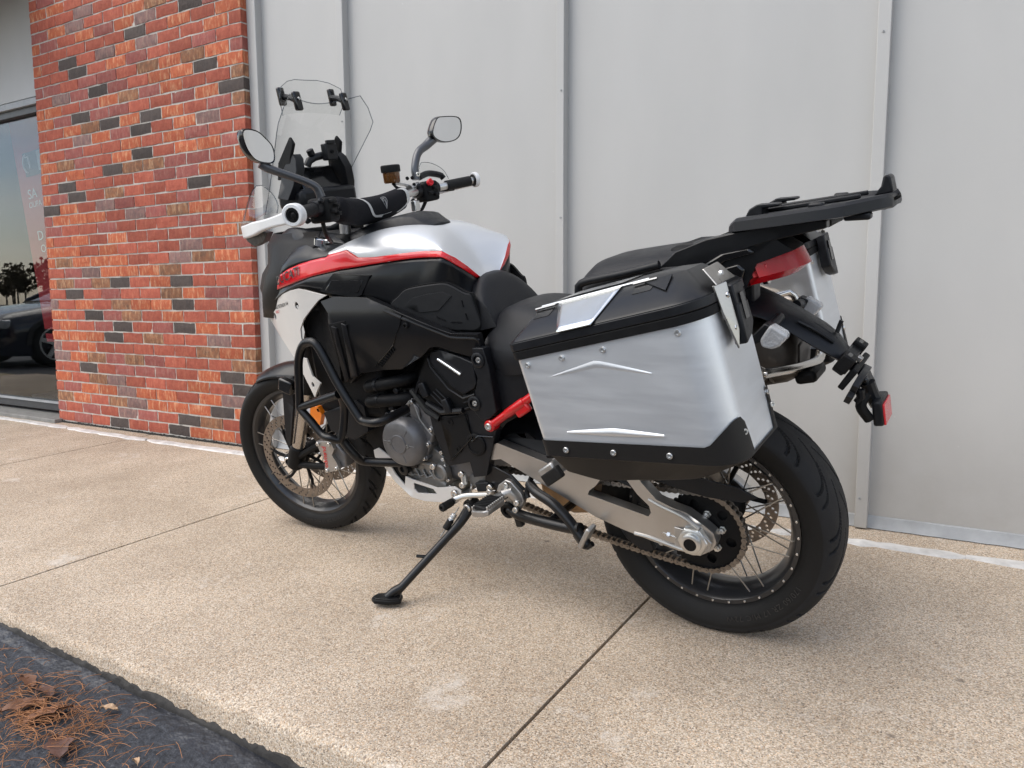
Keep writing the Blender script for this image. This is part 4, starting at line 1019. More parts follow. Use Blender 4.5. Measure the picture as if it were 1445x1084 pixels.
for x, z in ((1.223, .921), (1.418, .873), (1.214, .668)):
    MB().lathe((x, yW(x)-.022, z), Y, [(0, .013), (.006, .013), (.006, .006), (.003, .005)], 16).build('fairing_screw', 'matte_black', wpan)
place_text('MULTISTRADA V4', V(1.398, 0, .898), V(-.148, 0, .029).normalized(), V(.05, 0, 1).normalized(), .0155, 'print_black', 'fairing_lettering', wpan, shear=.1, bold=.0002, proj=lambda x, z: yW(x)+.0012, sx=.98)
place_text('RALLY', V(1.398, 0, .884), V(-.148, 0, .029).normalized(), V(.05, 0, 1).normalized(), .0125, 'print_red', 'fairing_lettering', wpan, bold=.0002, proj=lambda x, z: yW(x)+.0012)

# lower shroud
def ySh(x, z):
    xs = [.5, .6, .75, .9, 1.05, 1.2]; ys = [.17, .20, .235, .255, .262, .262]
    b_ = ys[-1]
    for i in range(len(xs)-1):
        if xs[i] <= x <= xs[i+1]: b_ = ys[i]+(ys[i+1]-ys[i])*(x-xs[i])/(xs[i+1]-xs[i])
    if x < .5: b_ = ys[0]
    return b_-.25*max(0, .85-z)-.35*max(0, z-.90)
sh = plate('tank_shroud', xz('shroud')[:22]+[(1.061, .905)], ySh, .022, 'satin_black', .004, .022, segs=2)
topl = [Vector(p) for p in D['shroud'][3:8]]
MB().tube(lin([V(p.x, ySh(p.x, p.z-.012)+.001, p.z-.012) for p in topl], 20), .0042, 8).build('shroud_ridge', 'satin_black', sh)
plate('vent_slot', [(1.062, .872), (.992, .884), (1.000, .800), (1.030, .700), (1.070, .676), (1.078, .74)], lambda x, z: ySh(x, z)+.0015, .01, 'matte_black', .001, .03, parent=sh)
shl = DV('shline')
MB().tube([p+Y*.003 for p in shl], .0018, 6).build('shroud_seam', 'gloss_black', sh)
# perforated grille
gm = [Vector(p) for p in D['mesh']]
for i in range(9):
    for j in range(4):
        u, v_ = (i+.5)/9, (j+.5)/4.2; p = gm[0].lerp(gm[1], u).lerp(gm[3].lerp(gm[2], u), v_*.8)
        rod('grille_hole', p+Y*.001, p+Y*.004, .0022, 'matte_black', sh, 6)
bolt(DV('shbolt')[0]+Y*.002, Y, .009, sh, 'matte_black')
for nm in ('fin1', 'fin2'):
    q = D[nm]; plate('louvre', [(p[0], p[2]) for p in q], lambda x, z: ySh(x, z)+.008, .05, 'black_plastic', .004, .04, parent=sh)
# radiator block behind the louvres
plate('radiator', [(1.26, .86), (1.16, .92), (1.04, .90), (1.02, .70), (1.06, .56), (1.17, .55), (1.24, .66)], lambda x, z: .195, .08, 'matte_black', .01, .05)
plate('radiator_duct', [(1.235, .85), (1.20, .87), (1.14, .93), (1.09, .90), (1.085, .80), (1.10, .68), (1.16, .66), (1.20, .74)], lambda x, z: .225-.3*(x-1.08), .01, 'matte_black', .004, .04)
MB().box((1.10, 0, .74), (.30, .40, .36)).build('core_block', 'matte_black', BIKE, bevel=.02)
# nose fairing: plan curves at several heights
b = MB(); G = []
for z, xs_, ys_, xm, ym, xn in ((.862, 1.47, .15, 1.545, .10, 1.60), (.90, 1.43, .175, 1.535, .105, 1.63), (.95, 1.385, .195, 1.515, .115, 1.66), (1.00, 1.345, .200, 1.480, .122, 1.63), (1.035, 1.305, .196, 1.455, .122, 1.57), (1.07, 1.27, .185, 1.455, .12, 1.54), (1.10, 1.24, .165, 1.46, .11, 1.53), (1.135, 1.25, .14, 1.43, .10, 1.50)):
    half = cr([V(xs_-.09, ys_+.008, z), V(xs_, ys_, z), V((xs_+xm)/2+.015, (ys_+ym)/2+.012, z), V(xm, ym, z), V((xm+xn)/2+.02, ym*.55, z), V(xn, 0, z)], 22)
    G.append(half+[V(p.x, -p.y, p.z) for p in half[::-1][1:]])
nf = b.grid(G).build('nose_fairing', 'dark_bronze', BIKE, angle=50)
md = nf.modifiers.new('solid', 'SOLIDIFY'); md.thickness = .005; md.offset = -1
# upper shoulders between stripe and cockpit
sh_lo = lin([p+V(0, -.003, .001) for p in DV('C')[:6]], 24); sh_up = cr([V(1.30, .155, 1.075), V(1.262, .165, 1.092), V(1.20, .160, 1.105), V(1.12, .150, 1.098), V(1.06, .145, 1.09)], 24)
both('fairing_shoulder', span(sh_lo, sh_up, 24, 8, .012), 'satin_black')
up2 = cr([V(1.40, .10, 1.13), V(1.33, .12, 1.150), V(1.27, .125, 1.150), V(1.20, .12, 1.135), V(1.12, .10, 1.12)], 24)
both('cockpit_surround', span([p+V(0, -.004, .0) for p in sh_up], up2, 24, 6, .006), 'black_plastic')
MB().box((1.25, 0, 1.08), (.34, .26, .08)).build('cockpit_floor', 'matte_black', BIKE, bevel=.02)

# ---- windscreen and cockpit
ws = []
for z, x, hw in ((1.20, 1.435, .155), (1.28, 1.385, .162), (1.35, 1.340, .178), (1.43, 1.290, .197), (1.455, 1.275, .199), (1.50, 1.248, .175), (1.535, 1.228, .146)):
    ws.append([V(x-.36*(hw*t)**2*5.5-.0, hw*t, z-(.020*(1-abs(t)**1.6) if z > 1.52 else 0)) for t in [k/12-1 for k in range(25)]])
scr = MB().grid(ws).build('windscreen', 'clear_screen', BIKE, angle=80)
edge = ws[-1][:]; 
rimp = [r[-1] for r in ws]+ws[-1][::-1][1:]+[r[0] for r in ws[::-1]][1:]
MB().tube(rimp, .0016, 6).build('screen_edge', 'screen_edge', scr)
sp = []
for z, x, hw in ((1.485, 1.292, .118), (1.53, 1.283, .136), (1.565, 1.275, .122), (1.583, 1.271, .085), (1.591, 1.270, .045)):
    sp.append([V(x-2.0*(hw*t)**2, hw*t, z+.012*(1-t*t)*(1 if z < 1.5 else 0)) for t in [k/10-1 for k in range(21)]])
spo = MB().grid(sp).build('screen_spoiler', 'clear_screen', BIKE, angle=80)
rimp = [r[-1] for r in sp]+sp[-1][::-1][1:]+[r[0] for r in sp[::-1]][1:]
MB().tube(rimp, .0013, 6).build('screen_edge', 'screen_edge', spo)
for s in (1, -1):
    cy = s*.098
    b = MB().box((1.212, cy, 1.520), (.014, .027, .056), Matrix.Rotation(.12, 3, 'Y'))
    cb = b.build('spoiler_clamp', 'gloss_black', BIKE, bevel=.005)
    MB().box((1.272, cy+.006*s, 1.541), (.014, .024, .054), Matrix.Rotation(.08, 3, 'Y')).build('front_jaw', 'gloss_black', cb, bevel=.005)
    MB().tube([V(1.215, cy, 1.522), V(1.24, cy, 1.534), V(1.268, cy, 1.540)], .009, 10).build('clamp_arm', 'black_plastic', cb)
    bolt((1.204, cy, 1.526), (-1, 0, .3), .005, cb)
# instrument pod, phone mount and screen supports
for s in (1, -1):
    po = [(1.345, 1.30), (1.335, 1.352), (1.272, 1.424), (1.256, 1.402), (1.275, 1.36), (1.265, 1.30)]
    wg = slab(MB(), po, lambda x, z: V(x, s*(.118-.12*(z-1.30)), z), (0, -s*.012, 0), (), .03).build('screen_support', 'matte_black', BIKE, bevel=.004)
    po = [(1.330, 1.245), (1.312, 1.325), (1.290, 1.362), (1.270, 1.372), (1.254, 1.356), (1.246, 1.322), (1.258, 1.275), (1.280, 1.235)]
    slab(MB(), po, lambda x, z: V(x, s*(.126-.30*(z-1.30)), z), (0, -s*.034, 0), (), .03).build('pod', 'black_plastic', wg, bevel=.014, segs=4)
ins = MB().box((1.295, 0, 1.285), (.03, .17, .10), Matrix.Rotation(.5, 3, 'Y')).build('instrument_panel', 'gloss_black', BIKE, bevel=.008)
MB().box((1.30, 0, 1.235), (.12, .24, .06)).build('instrument_base', 'black_plastic', ins, bevel=.015)
pm = MB().box((1.262, -.045, 1.372), (.022, .058, .052), Matrix.Rotation(.15, 3, 'Z')).build('phone_mount', 'black_plastic', BIKE, bevel=.004)
MB().box((1.252, -.045, 1.402), (.012, .034, .012)).build('mount_jaw', 'black_plastic', pm, bevel=.002)
MB().tube([V(1.275, -.035, 1.365), V(1.285, .0, 1.36), V(1.29, .022, 1.35), V(1.295, .03, 1.335)], .012, 12).build('mount_arm', 'black_plastic', pm)
MB().lathe((1.285, .012, 1.368), (0, .4, 1), [(0, .012), (.016, .012), (.018, .008), (.018, .002)], 12).build('mount_knob', 'black_plastic', pm)
bolt((1.2505, -.045, 1.372), (-1, 0, 0), .006, pm, 'matte_black')

# ---- handlebar
hb = cr([V(.886, .455, 1.2005), V(.926, .36, 1.206), V(.955, .27, 1.206), V(1.005, .17, 1.20), V(1.045, .06, 1.197), V(1.062, -.06, 1.200), V(1.072, -.17, 1.212), V(1.074, -.26, 1.218), V(1.052, -.34, 1.223), V(1.008, -.462, 1.232)], 60)
bar = MB().tube(hb, .0125, 14).build('handlebar', 'machined_alu', BIKE)
def along(y): return min(hb, key=lambda p: abs(p.y-y))
for ya, yb in ((.455, .345), (-.462, -.348)):
    seg = [p for p in hb if min(ya, yb) <= p.y <= max(ya, yb)]
    MB().tube(lin(seg, 24), .0175, 20).build('grip', 'grip_rubber', bar)
    e = along(ya); d = (along(ya)-along(ya*.85)).normalized(); lin_ = 'white_paint'
    MB().lathe(e-d*.004, d, [(0, .0195), (.003, .021), (.006, .0195), (.006, .017), (.010, .017)], 20).build('grip_flange', 'black_plastic', bar)
# left bar-end clamp is part of the handguard
def sweep_box(path, w_, h_, upv=V(0, 0, 1)):
    b = MB(); loops = []
    for i, p in enumerate(path):
        t = (path[min(i+1, len(path)-1)]-path[max(i-1, 0)]).normalized(); sd = t.cross(upv).normalized(); u = sd.cross(t)
        ww = w_[i] if isinstance(w_, list) else w_; hh = h_[i] if isinstance(h_, list) else h_
        loops.append([p+sd*ww/2+u*hh/2, p-sd*ww/2+u*hh/2, p-sd*ww/2-u*hh/2, p+sd*ww/2-u*hh/2])
    return b.loft(loops)
gp_ = cr([V(.882, .472, 1.198), V(.93, .470, 1.192), V(1.04, .448, 1.180), V(1.15, .41, 1.167), V(1.215, .375, 1.163)], 20)
hg = sweep_box(gp_, .016, [.034-.010*sin(pi*min(1, i/19*1.6))+.002 for i in range(20)]).build('handguard', 'white_paint', BIKE, bevel=.005, segs=3)
ed = V(-.38, .92, .0).normalized()
MB().lathe(V(.879, .475, 1.2)-ed*.016, ed, [(0, .026), (.002, .029), (.022, .029), (.026, .026), (.026, .019), (.018, .018), (.018, .001)], 32).build('bar_end', 'white_paint', hg)
MB().lathe(V(.879, .475, 1.2)+ed*.0025, ed, [(0, .018), (.003, .018), (.004, .012), (.001, .010), (.001, .001)], 24).build('bar_end_plug', 'matte_black', hg)
# lower deflector and clear blade
lowd = [(1.225, 1.150), (1.205, 1.135), (1.165, 1.122), (1.09, 1.135), (1.045, 1.160), (1.10, 1.166), (1.20, 1.162)]
slab(MB(), lowd, lambda x, z: V(x, .405-(x-1.13)*.33-(.08*(1.16-z)), z), (0, -.022, 0), (), .025).build('deflector', 'black_plastic', hg, bevel=.004)
bl = []
for t in [k/14 for k in range(15)]:
    lo = cr([V(1.225, .375, 1.166), V(1.19, .392, 1.172), V(1.11, .425, 1.188), V(1.07, .40, 1.212)], 15)[int(t*14)]
    hi = cr([V(1.235, .355, 1.195), V(1.218, .33, 1.262), V(1.19, .315, 1.288), V(1.148, .31, 1.262), V(1.118, .32, 1.228), V(1.098, .345, 1.206)], 15)[int(t*14)]
    bl.append([lo.lerp(hi, s/8)+V(.012*sin(pi*s/8), 0, 0) for s in range(9)])
hgb = MB().grid(bl).build('clear_blade', 'clear_screen', hg, angle=80)
MB().tube([r[-1] for r in bl], .0016, 6).build('screen_edge', 'screen_edge', hgb)
# right handguard: white end, dark guard behind, clear blade
hgr = MB().lathe(V(1.003, -.470, 1.2335)-V(-.35, -.93, .05)*.010, V(-.35, -.93, .05), [(0, .024), (.002, .026), (.012, .026), (.015, .023), (.015, .001)], 28).build('handguard', 'white_paint', BIKE)
gr = cr([V(1.02, -.478, 1.228), V(1.10, -.470, 1.220), V(1.16, -.42, 1.210), V(1.20, -.34, 1.205)], 14)
sweep_box(gr, .014, .030).build('guard_arm', 'white_paint', hgr, bevel=.004)
bl = []
lo_ = cr([V(1.16, -.335, 1.262), V(1.165, -.39, 1.255), V(1.15, -.44, 1.250), V(1.133, -.48, 1.245)], 12); hi_ = cr([V(1.135, -.325, 1.285), V(1.138, -.345, 1.310), V(1.134, -.40, 1.305), V(1.128, -.45, 1.280), V(1.133, -.482, 1.247)], 12)
for i in range(12): bl.append([lo_[i].lerp(hi_[i], s/5) for s in range(6)])
hgb = MB().grid(bl).build('clear_blade', 'clear_screen', hgr, angle=80)
MB().tube(hi_, .0013, 6).build('screen_edge', 'screen_edge', hgb)
MB().tube(cr([V(1.118, -.30, 1.262), V(1.125, -.36, 1.272), V(1.12, -.42, 1.262), V(1.115, -.43, 1.25)], 12), .011, 10).build('guard_shell', 'black_plastic', hgr)
# switchgear
for ys, nm in ((.315, 'left'), (-.285, 'right')):
    c = along(ys); d = (along(ys+.04)-along(ys-.04)).normalized(); rot = d.to_track_quat('Y', 'Z').to_matrix()
    sg = MB().box(c+V(0, 0, -.006), (.062, .062, .066), rot).build('switch_cluster', 'matte_black', BIKE, bevel=.010, segs=3)
    MB().lathe(c-d*.045, d, [(0, .020), (.012, .021), (.09, .021), (.1, .019)], 20).build('clamp', 'black_plastic', sg)
    rr_ = rot
    for k, (dy, dz, dx) in enumerate(((.012, .016, 0), (-.010, .004, 0), (.012, -.010, 0), (-.012, -.018, 0))):
        MB().box(c+rr_ @ V(-.036, dy, dz), (.014, .014, .010), rr_).build('button', 'rubber', sg, bevel=.002)
    for k in range(5):
        MB().lathe(c+rr_ @ V(-.018+.012*k, .046-.018*(k % 2), .018-.012*k), rr_ @ V(-1, .3, .3), [(0, .007), (.010, .007), (.012, .004)], 8).build('connector', 'black_plastic', sg)
    MB().tube(cr([c+rr_ @ V(.01, 0, -.03), c+V(.03, -.02*(1 if ys > 0 else -1), -.07), c+V(.10, -.10*(1 if ys > 0 else -1), -.10)], 10), .006, 8).build('cable', 'rubber', sg)
    if ys < 0:
        MB().lathe(c+rr_ @ V(-.036, .012, .022), rr_ @ V(-1, .0, .25), [(0, .011), (.008, .012), (.012, .010), (.012, .006), (.009, .004)], 12).build('kill_switch', 'red_button', sg)
        MB().box(c+rr_ @ V(-.046, .012, .030), (.006, .006, .012), rr_).build('kill_switch_tab', 'red_button', sg, bevel=.001)
    # levers
    s = 1 if ys > 0 else -1
    lv = cr([c+V(.035, s*.0, .004), c+V(.055, s*.06, .0), c+V(.035-.06*(s > 0), s*.12, -.006), c+V(.01-.08*(s > 0), s*.165, -.008)], 14)
    sweep_box(lv, .012, .016).build('lever', 'matte_black', sg, bevel=.004)
# padded roll over the bar with piping and emblem
padp = [p for p in hb if -.155 <= p.y <= .265]; pl = []; m = len(padp)
for i, p in enumerate(padp):
    d = (padp[min(i+1, m-1)]-padp[max(i-1, 0)]).normalized(); k = i/(m-1)
    side = d.cross(V(0, 0, 1)).normalized(); ry = .030+.010*sin(pi*k); rz = .034+.006*sin(pi*k)
    e = .62 if i in (0, m-1) else 1
    pl.append([p+V(0, 0, -.012*sin(pi*k)-.006)+side*(ry*e*math.copysign(abs(cos(a))**.75, cos(a)))+V(0, 0, rz*e*math.copysign(abs(sin(a))**.75, sin(a))) for a in [2*pi*j/20 for j in range(20)]])
pad = MB().loft(pl).build('bar_pad', 'fabric', BIKE)
def on_pad(y, ang, off=.0012):
    i = min(range(m), key=lambda q: abs(padp[q].y-y)); p = padp[i]; d = (padp[min(i+1, m-1)]-padp[max(i-1, 0)]).normalized(); k = i/(m-1)
    f = (y-p.y); side = d.cross(V(0, 0, 1)).normalized(); ry = .030+.010*sin(pi*k)+off; rz = .034+.006*sin(pi*k)+off; p = p+d*(f/d.y if abs(d.y) > .1 else 0)
    sgn = -1 if side.x > 0 else 1
    return p+V(0, 0, -.012*sin(pi*k)-.006)+side*(sgn*ry*math.copysign(abs(cos(ang))**.75, cos(ang)))+V(0, 0, rz*math.copysign(abs(sin(ang))**.75, sin(ang)))
def pad_strip(pts, w_, m, name):
    b = MB(); G = []
    P = cr([V(a, c, 0) for a, c in pts], 26)
    for i, q in enumerate(P):
        t = (P[min(i+1, 25)]-P[max(i-1, 0)]).normalized(); nn = V(-t.y*.036, t.x/.036*.036, 0)
        nn = V(-t.y, t.x, 0); nn = nn.normalized()
        dy, da = nn.x*w_/2, nn.y*(w_/2)/.038
        G.append([on_pad(q.x+dy*s, q.y+da*s) for s in (-1, 0, 1)])
    b.grid(G).build(name, m, pad)
pad_strip([(.165, 1.35), (.135, 1.25), (.105, .6), (.075, -.25), (.02, -.42)], .015, 'reflective_tape', 'pad_piping')
pad_strip([(-.115, 1.3), (-.130, 1.0), (-.138, .3), (-.135, -.25), (-.10, -.50), (-.065, -.60)], .015, 'reflective_tape', 'pad_piping')
# shield emblem: outline with a curved split, and a line of print below
em = MB()
def emp(u, v_): return on_pad(-.005-u, .42+v_/.040)
shield = [(-.013, .014), (-.007, .017), (.007, .017), (.013, .014), (.012, .0), (.006, -.012), (0, -.018), (-.006, -.012), (-.012, .0)]
em.tube([emp(*q) for q in shield], .0008, 5, closed=True)
em.tube([emp(*q) for q in ((-.012, .005), (-.002, .009), (.004, .004), (.003, -.008), (0, -.017))], .0010, 5)
em.tube([emp(*q) for q in ((-.012, .010), (0, .013), (.012, .010))], .0009, 5)
em.tube([emp(*q) for q in ((-.009, -.001), (-.003, .003), (.001, -.002), (0, -.012))], .0008, 5)
em.build('shield_emblem', 'print_grey', pad)
b = MB()
for k in range(11): b.tube([emp(-.026+.0048*k, -.030), emp(-.0230+.0048*k, -.030)], .0009, 5)
b.build('pad_print', 'print_grey', pad)
# risers and triple clamp
rz_ = MB().cyl((1.118, .092, 1.05), (1.100, .092, 1.175), .017, n=24).build('bar_riser', 'cast_alu', BIKE)
MB().cyl((1.135, -.030, 1.05), (1.117, -.030, 1.18), .017, n=24).build('riser', 'cast_alu', rz_)
tcl = MB().box((1.15, .01, 1.085), (.10, .26, .03), Matrix.Rotation(.12, 3, 'Z')).build('triple_clamp', 'cast_alu', BIKE, bevel=.01)
for yy in (.15, .03, -.11): bolt((1.13, yy, 1.102), (0, 0, 1), .011, tcl, 'steel')
MB().lathe((1.155, .155, 1.095), (-.3, 0, 1), [(0, .022), (.02, .022), (.022, .017), (.022, .004)], 20).build('fork_cap', 'chrome', tcl)
MB().box((1.045, .012, 1.168), (.02, .03, .02)).build('key_barrel', 'black_plastic', tcl, bevel=.003)
# brake fluid reservoir on its bracket
rv = MB().lathe((1.108, -.152, 1.252), (.0, -.02, 1), [(0, .024), (.004, .027), (.036, .028), (.038, .026)], 28).build('fluid_reservoir', 'brake_fluid', BIKE)
MB().lathe((1.108, -.1525, 1.287), (.0, -.02, 1), [(0, .031), (.004, .032), (.020, .032), (.023, .029), (.023, .001)], 24).build('reservoir_cap', 'rubber', rv)
MB().tube([V(1.10, -.155, 1.252), V(1.098, -.19, 1.245), V(1.085, -.22, 1.235)], .005, 8).build('reservoir_bracket', 'machined_alu', rv)
MB().tube(cr([V(1.105, -.15, 1.252), V(1.10, -.165, 1.235), V(1.09, -.20, 1.225)], 8), .005, 8).build('reservoir_hose', 'rubber', rv)
MB().lathe((1.085, -.205, 1.225), (0, -1, .1), [(0, .016), (.05, .018)], 16).build('master_cylinder', 'machined_alu', rv)
for k, (yy, zz) in enumerate(((-.19, 1.262), (-.215, 1.262), (-.22, 1.24))): bolt((1.075, yy, zz), (-1, 0, .4), .006, rv, 'matte_black')
MB().box((1.06, -.195, 1.172), (.02, .028, .035), Matrix.Rotation(.1, 3, 'Z')).build('clamp_block', 'machined_alu', rv, bevel=.004)

# ---- mirrors
def mirror(name, outline, tilt, arm, rad):
    c = sum((Vector(p) for p in outline), Vector())/len(outline)
    ol = cr(outline, 40, True)
    cen = sum(ol, Vector())/len(ol)
    b = MB(); fwd = V(1, 0, 0)
    loops = [[cen+(p-cen)*.93-fwd*.001 for p in ol], [cen+(p-cen)*1.0-fwd*.003 for p in ol], [cen+(p-cen)*1.03+fwd*.006 for p in ol], [cen+(p-cen)*.96+fwd*.022 for p in ol], [cen+(p-cen)*.72+fwd*.036 for p in ol], [cen+(p-cen)*.35+fwd*.043 for p in ol]]
    sh_ = b.loft(loops).build(name, 'gloss_black', BIKE)
    g = MB(); g.v = [cen+(p-cen)*.925-fwd*.0022 for p in ol]; g.f = [tuple(range(40))]; g.build('mirror_glass', 'mirror', sh_, smooth=False)
    a = cr(arm, 24); MB().tube(a, .012, 14, rs=[rad(i/23) for i in range(24)]).build('mirror_arm', 'arm_grey', sh_)
    return sh_
mat('arm_grey', (.085, .088, .095), .34, metal=.5, coat=.2, var=.06, vscale=30)
mL = [V(1.04, .453, 1.422), V(1.04, .412, 1.420), V(1.04, .385, 1.400), V(1.04, .366, 1.374), V(1.04, .372, 1.339), V(1.04, .404, 1.337), V(1.04, .435, 1.350), V(1.04, .454, 1.384)]
mirror('mirror', mL, 0, [V(1.058, .402, 1.338), V(1.050, .385, 1.324), V(1.036, .345, 1.305), V(1.018, .30, 1.283), V(1.006, .270, 1.262), V(1.002, .262, 1.235)], lambda t: .0125-.002*sin(pi*t))
mR = [V(1.08, -.386, 1.4485), V(1.08, -.4255, 1.4565), V(1.08, -.504, 1.4555), V(1.08, -.5265, 1.4375), V(1.08, -.5145, 1.397), V(1.08, -.475, 1.3745), V(1.08, -.402, 1.3715), V(1.08, -.3535, 1.3975)]
mirror('mirror', mR, 0, [V(1.098, -.262, 1.255), V(1.102, -.268, 1.295), V(1.106, -.30, 1.342), V(1.106, -.35, 1.366), V(1.095, -.39, 1.392)], lambda t: .0135-.002*sin(pi*t)+.004*t)
bolt((1.09, -.262, 1.272), (-1, .3, 0), .008, BIKE, 'steel')

# ---- crash bars
cb1 = MB().tube(cr(DV('crash1')[:1]+[V(1.200, .30, .69)]+DV('crash1')[1:]+[V(.86, .20, .605)], 70), .0132, 16).build('crash_bar', 'powder_black', BIKE)
MB().tube(DV('crash2'), .0128, 14).build('brace_tube', 'powder_black', cb1)
c3 = DV('crash3'); MB().tube(cr([V(1.220, .298, .625)]+c3[:1]+[c3[0].lerp(c3[2], .5)]+c3[2:5]+[V(1.052, .27, .61), V(1.04, .285, .665)], 60), .0125, 14).build('brace_tube', 'powder_black', cb1)
c5 = DV('crash5'); MB().tube(cr([V(1.08, .278, .53)]+c5+[V(.90, .15, .405)], 40), .0135, 14).build('lower_tube', 'powder_black', cb1)
MB().lathe((.935, .16, .395), (0, 1, 0), [(0, .02), (.022, .02), (.024, .016), (.024, .010), (.018, .009)], 18).build('mount_bush', 'powder_black', cb1)
for pth in ([V(1.218, -.30, .614), V(1.2, -.3, .69), V(1.182, -.30, .764), V(1.117, -.30, .826), V(1.026, -.30, .702), V(.95, -.3, .6), V(.80, -.22, .6)], [V(1.216, -.3, .608), V(1.1, -.3, .52), V(1.055, -.24, .44), V(.92, -.17, .41)]):
    MB().tube(cr(pth, 40), .0132, 12).build('far_tube', 'powder_black', cb1)
# fog lamp / indicator in the shroud and the black box behind the bars
il = plate('front_indicator', [(1.270, .590), (1.238, .585), (1.225, .56), (1.245, .520), (1.290, .515), (1.285, .55)], lambda x, z: .215, .018, 'orange_lens', .004, .02, right=False)
plate('indicator_clear', [(1.300, .575), (1.278, .575), (1.280, .545), (1.300, .540)], lambda x, z: .214, .015, 'clear_lens', .003, .02, right=False, parent=il)
plate('side_box', [(1.22, .565), (1.06, .620), (1.03, .600), (1.03, .52), (1.10, .485), (1.20, .505)], lambda x, z: .21, .10, 'black_plastic', .012, .04)
plate('lower_box', [(1.06, .56), (.98, .57), (.95, .50), (.98, .43), (1.05, .42), (1.10, .47)], lambda x, z: .16, .10, 'matte_black', .012, .04)
plate('grille_frame', [(1.03, .70), (.96, .69), (.95, .60), (.99, .575), (1.05, .60)], lambda x, z: .19, .06, 'matte_black', .008, .04)

# ---- engine
eng = MB().box((.84, 0, .50), (.36, .26, .30)).build('engine', 'engine_grey', BIKE, bevel=.03)
MB().box((.72, 0, .66), (.30, .30, .22), Matrix.Rotation(-.5, 3, 'Y')).build('rear_cylinder', 'matte_black', eng, bevel=.03)
MB().box((.95, 0, .62), (.20, .24, .20), Matrix.Rotation(.5, 3, 'Y')).build('front_cylinder', 'matte_black', eng, bevel=.03)
ab = [(.858, .624), (.822, .603), (.792, .584), (.780, .545), (.800, .515), (.813, .488), (.836, .446), (.880, .412), (.93, .412), (.968, .45), (.972, .51), (.945, .552), (.925, .572), (.890, .608), (.875, .620)]
slab(MB(), ab, lambda x, z: V(x, .172, z), (0, -.05, 0), (), .04).build('alternator_housing', 'engine_grey', eng, bevel=.006, segs=3)
b = MB().lathe((.906, .165, .492), (0, 1, 0), [(0, .082), (.018, .081), (.030, .078), (.042, .070), (.047, .062), (.0475, .03), (.0475, .001)], 48); ac = b.build('alternator_cover', 'engine_grey', eng, angle=50)
MB().lathe((.906, .2115, .492), (0, 1, 0), [(0, .031), (.0035, .030), (.0045, .0285), (.0045, .0265), (.003, .026), (.003, .001)], 32).build('inspection_cap', 'engine_grey', ac)
for a in (.15, pi-.15+.3, ): 
    bolt((.906+.036*cos(a), .2125, .492+.036*sin(a)*.6), Y, .006, ac, 'engine_light')
for a in (.1, 2.3, 4.4, 3.2):
    rod('cover_rib', (.906+.036*cos(a), .2125, .492+.036*sin(a)), (.906+.062*cos(a), .212, .492+.062*sin(a)), .0018, 'engine_grey', ac, 6)
slab(MB(), [(.860, .620), (.835, .602), (.838, .56), (.868, .57), (.885, .592)], lambda x, z: V(x, .178, z), (0, -.02, 0), (), .03).build('cover_neck', 'engine_grey', eng, bevel=.005)
MB().tube([V(.925, .178, .568), V(.885, .182, .600), V(.862, .178, .622)], .006, 8).build('cover_edge', 'engine_light', eng)
MB().tube([V(.852, .176, .612), V(.835, .18, .568), V(.812, .18, .538), V(.797, .178, .52)], .003, 6).build('cover_rib', 'engine_light', eng)
for p in DV('altbolts')[:4]: 
    MB().lathe(p+V(0, -.012, 0), Y, [(0, .011), (.024, .011), (.026, .009)], 14).build('boss', 'engine_grey', eng); bolt(p+V(0, .016, 0), Y, .0075, eng, 'steel')
slab(MB(), [(.955, .400), (.90, .415), (.83, .47), (.79, .44), (.785, .37), (.80, .335), (.88, .335), (.955, .36)], lambda x, z: V(x, .148, z), (0, -.08, 0), (), .04).build('crankcase', 'engine_light', eng, bevel=.008)
MB().lathe((.805, .14, .392), (0, 1, 0), [(0, .028), (.022, .028), (.026, .024), (.026, .019), (.018, .018), (.018, .001)], 24).build('drain_boss', 'engine_light', eng)
MB().tube([V(.865, .16, .418), V(.83, .165, .416), V(.817, .165, .416)], .0075, 8).build('link_rod', 'engine_light', eng)
bolt((.817, .172, .416), Y, .010, eng, 'steel')
for k in range(5):
    MB().tube([V(.94-.03*k, .152, .39), V(.925-.03*k, .153, .365), V(.90-.03*k, .152, .375)], .004, 6).build('case_rib', 'engine_light', eng)
slab(MB(), [(.94, .345), (.79, .345), (.79, .29), (.90, .285)], lambda x, z: V(x, .12, z), (0, -.2, 0), (), .05).build('sump', 'engine_sand', eng, bevel=.01)
for k in range(7):
    a = V(.796-.003*k, .150, .455-.022*k); bolt(a, Y, .0065, eng, 'steel')
# rear cylinder cover with bright slash
cov = [(.742, .782), (.706, .790), (.640, .772), (.597, .757), (.592, .70), (.604, .682), (.642, .663), (.690, .688), (.757, .750)]
cvo = plate('cylinder_cover', cov, lambda x, z: .196, .06, 'black_plastic', .007, .03, segs=3)
cl_ = [(.765, .768), (.803, .712), (.826, .650), (.763, .598), (.70, .592), (.655, .600), (.60, .655), (.60, .700), (.642, .655), (.690, .680), (.758, .742)]
plate('cylinder_shell', cl_, lambda x, z: .186-.12*max(0, .70-z), .05, 'matte_black', .006, .03, parent=cvo)
rod('cover_slash', (.716, .198, .763), (.642, .198, .722), .0048, 'anodised_alu', cvo, 10)
MB().tube([V(.752, .200, .765), V(.745, .201, .74), V(.69, .201, .678), V(.642, .201, .654), V(.60, .2, .668)], .0028, 6).build('cover_bead', 'black_plastic', cvo)
for (x, z) in ((.792, .665), (.713, .622)):
    MB().box((x, .188, z), (.024, .02, .045), Matrix.Rotation(.35, 3, 'Y')).build('cover_clip', 'black_plastic', cvo, bevel=.004)
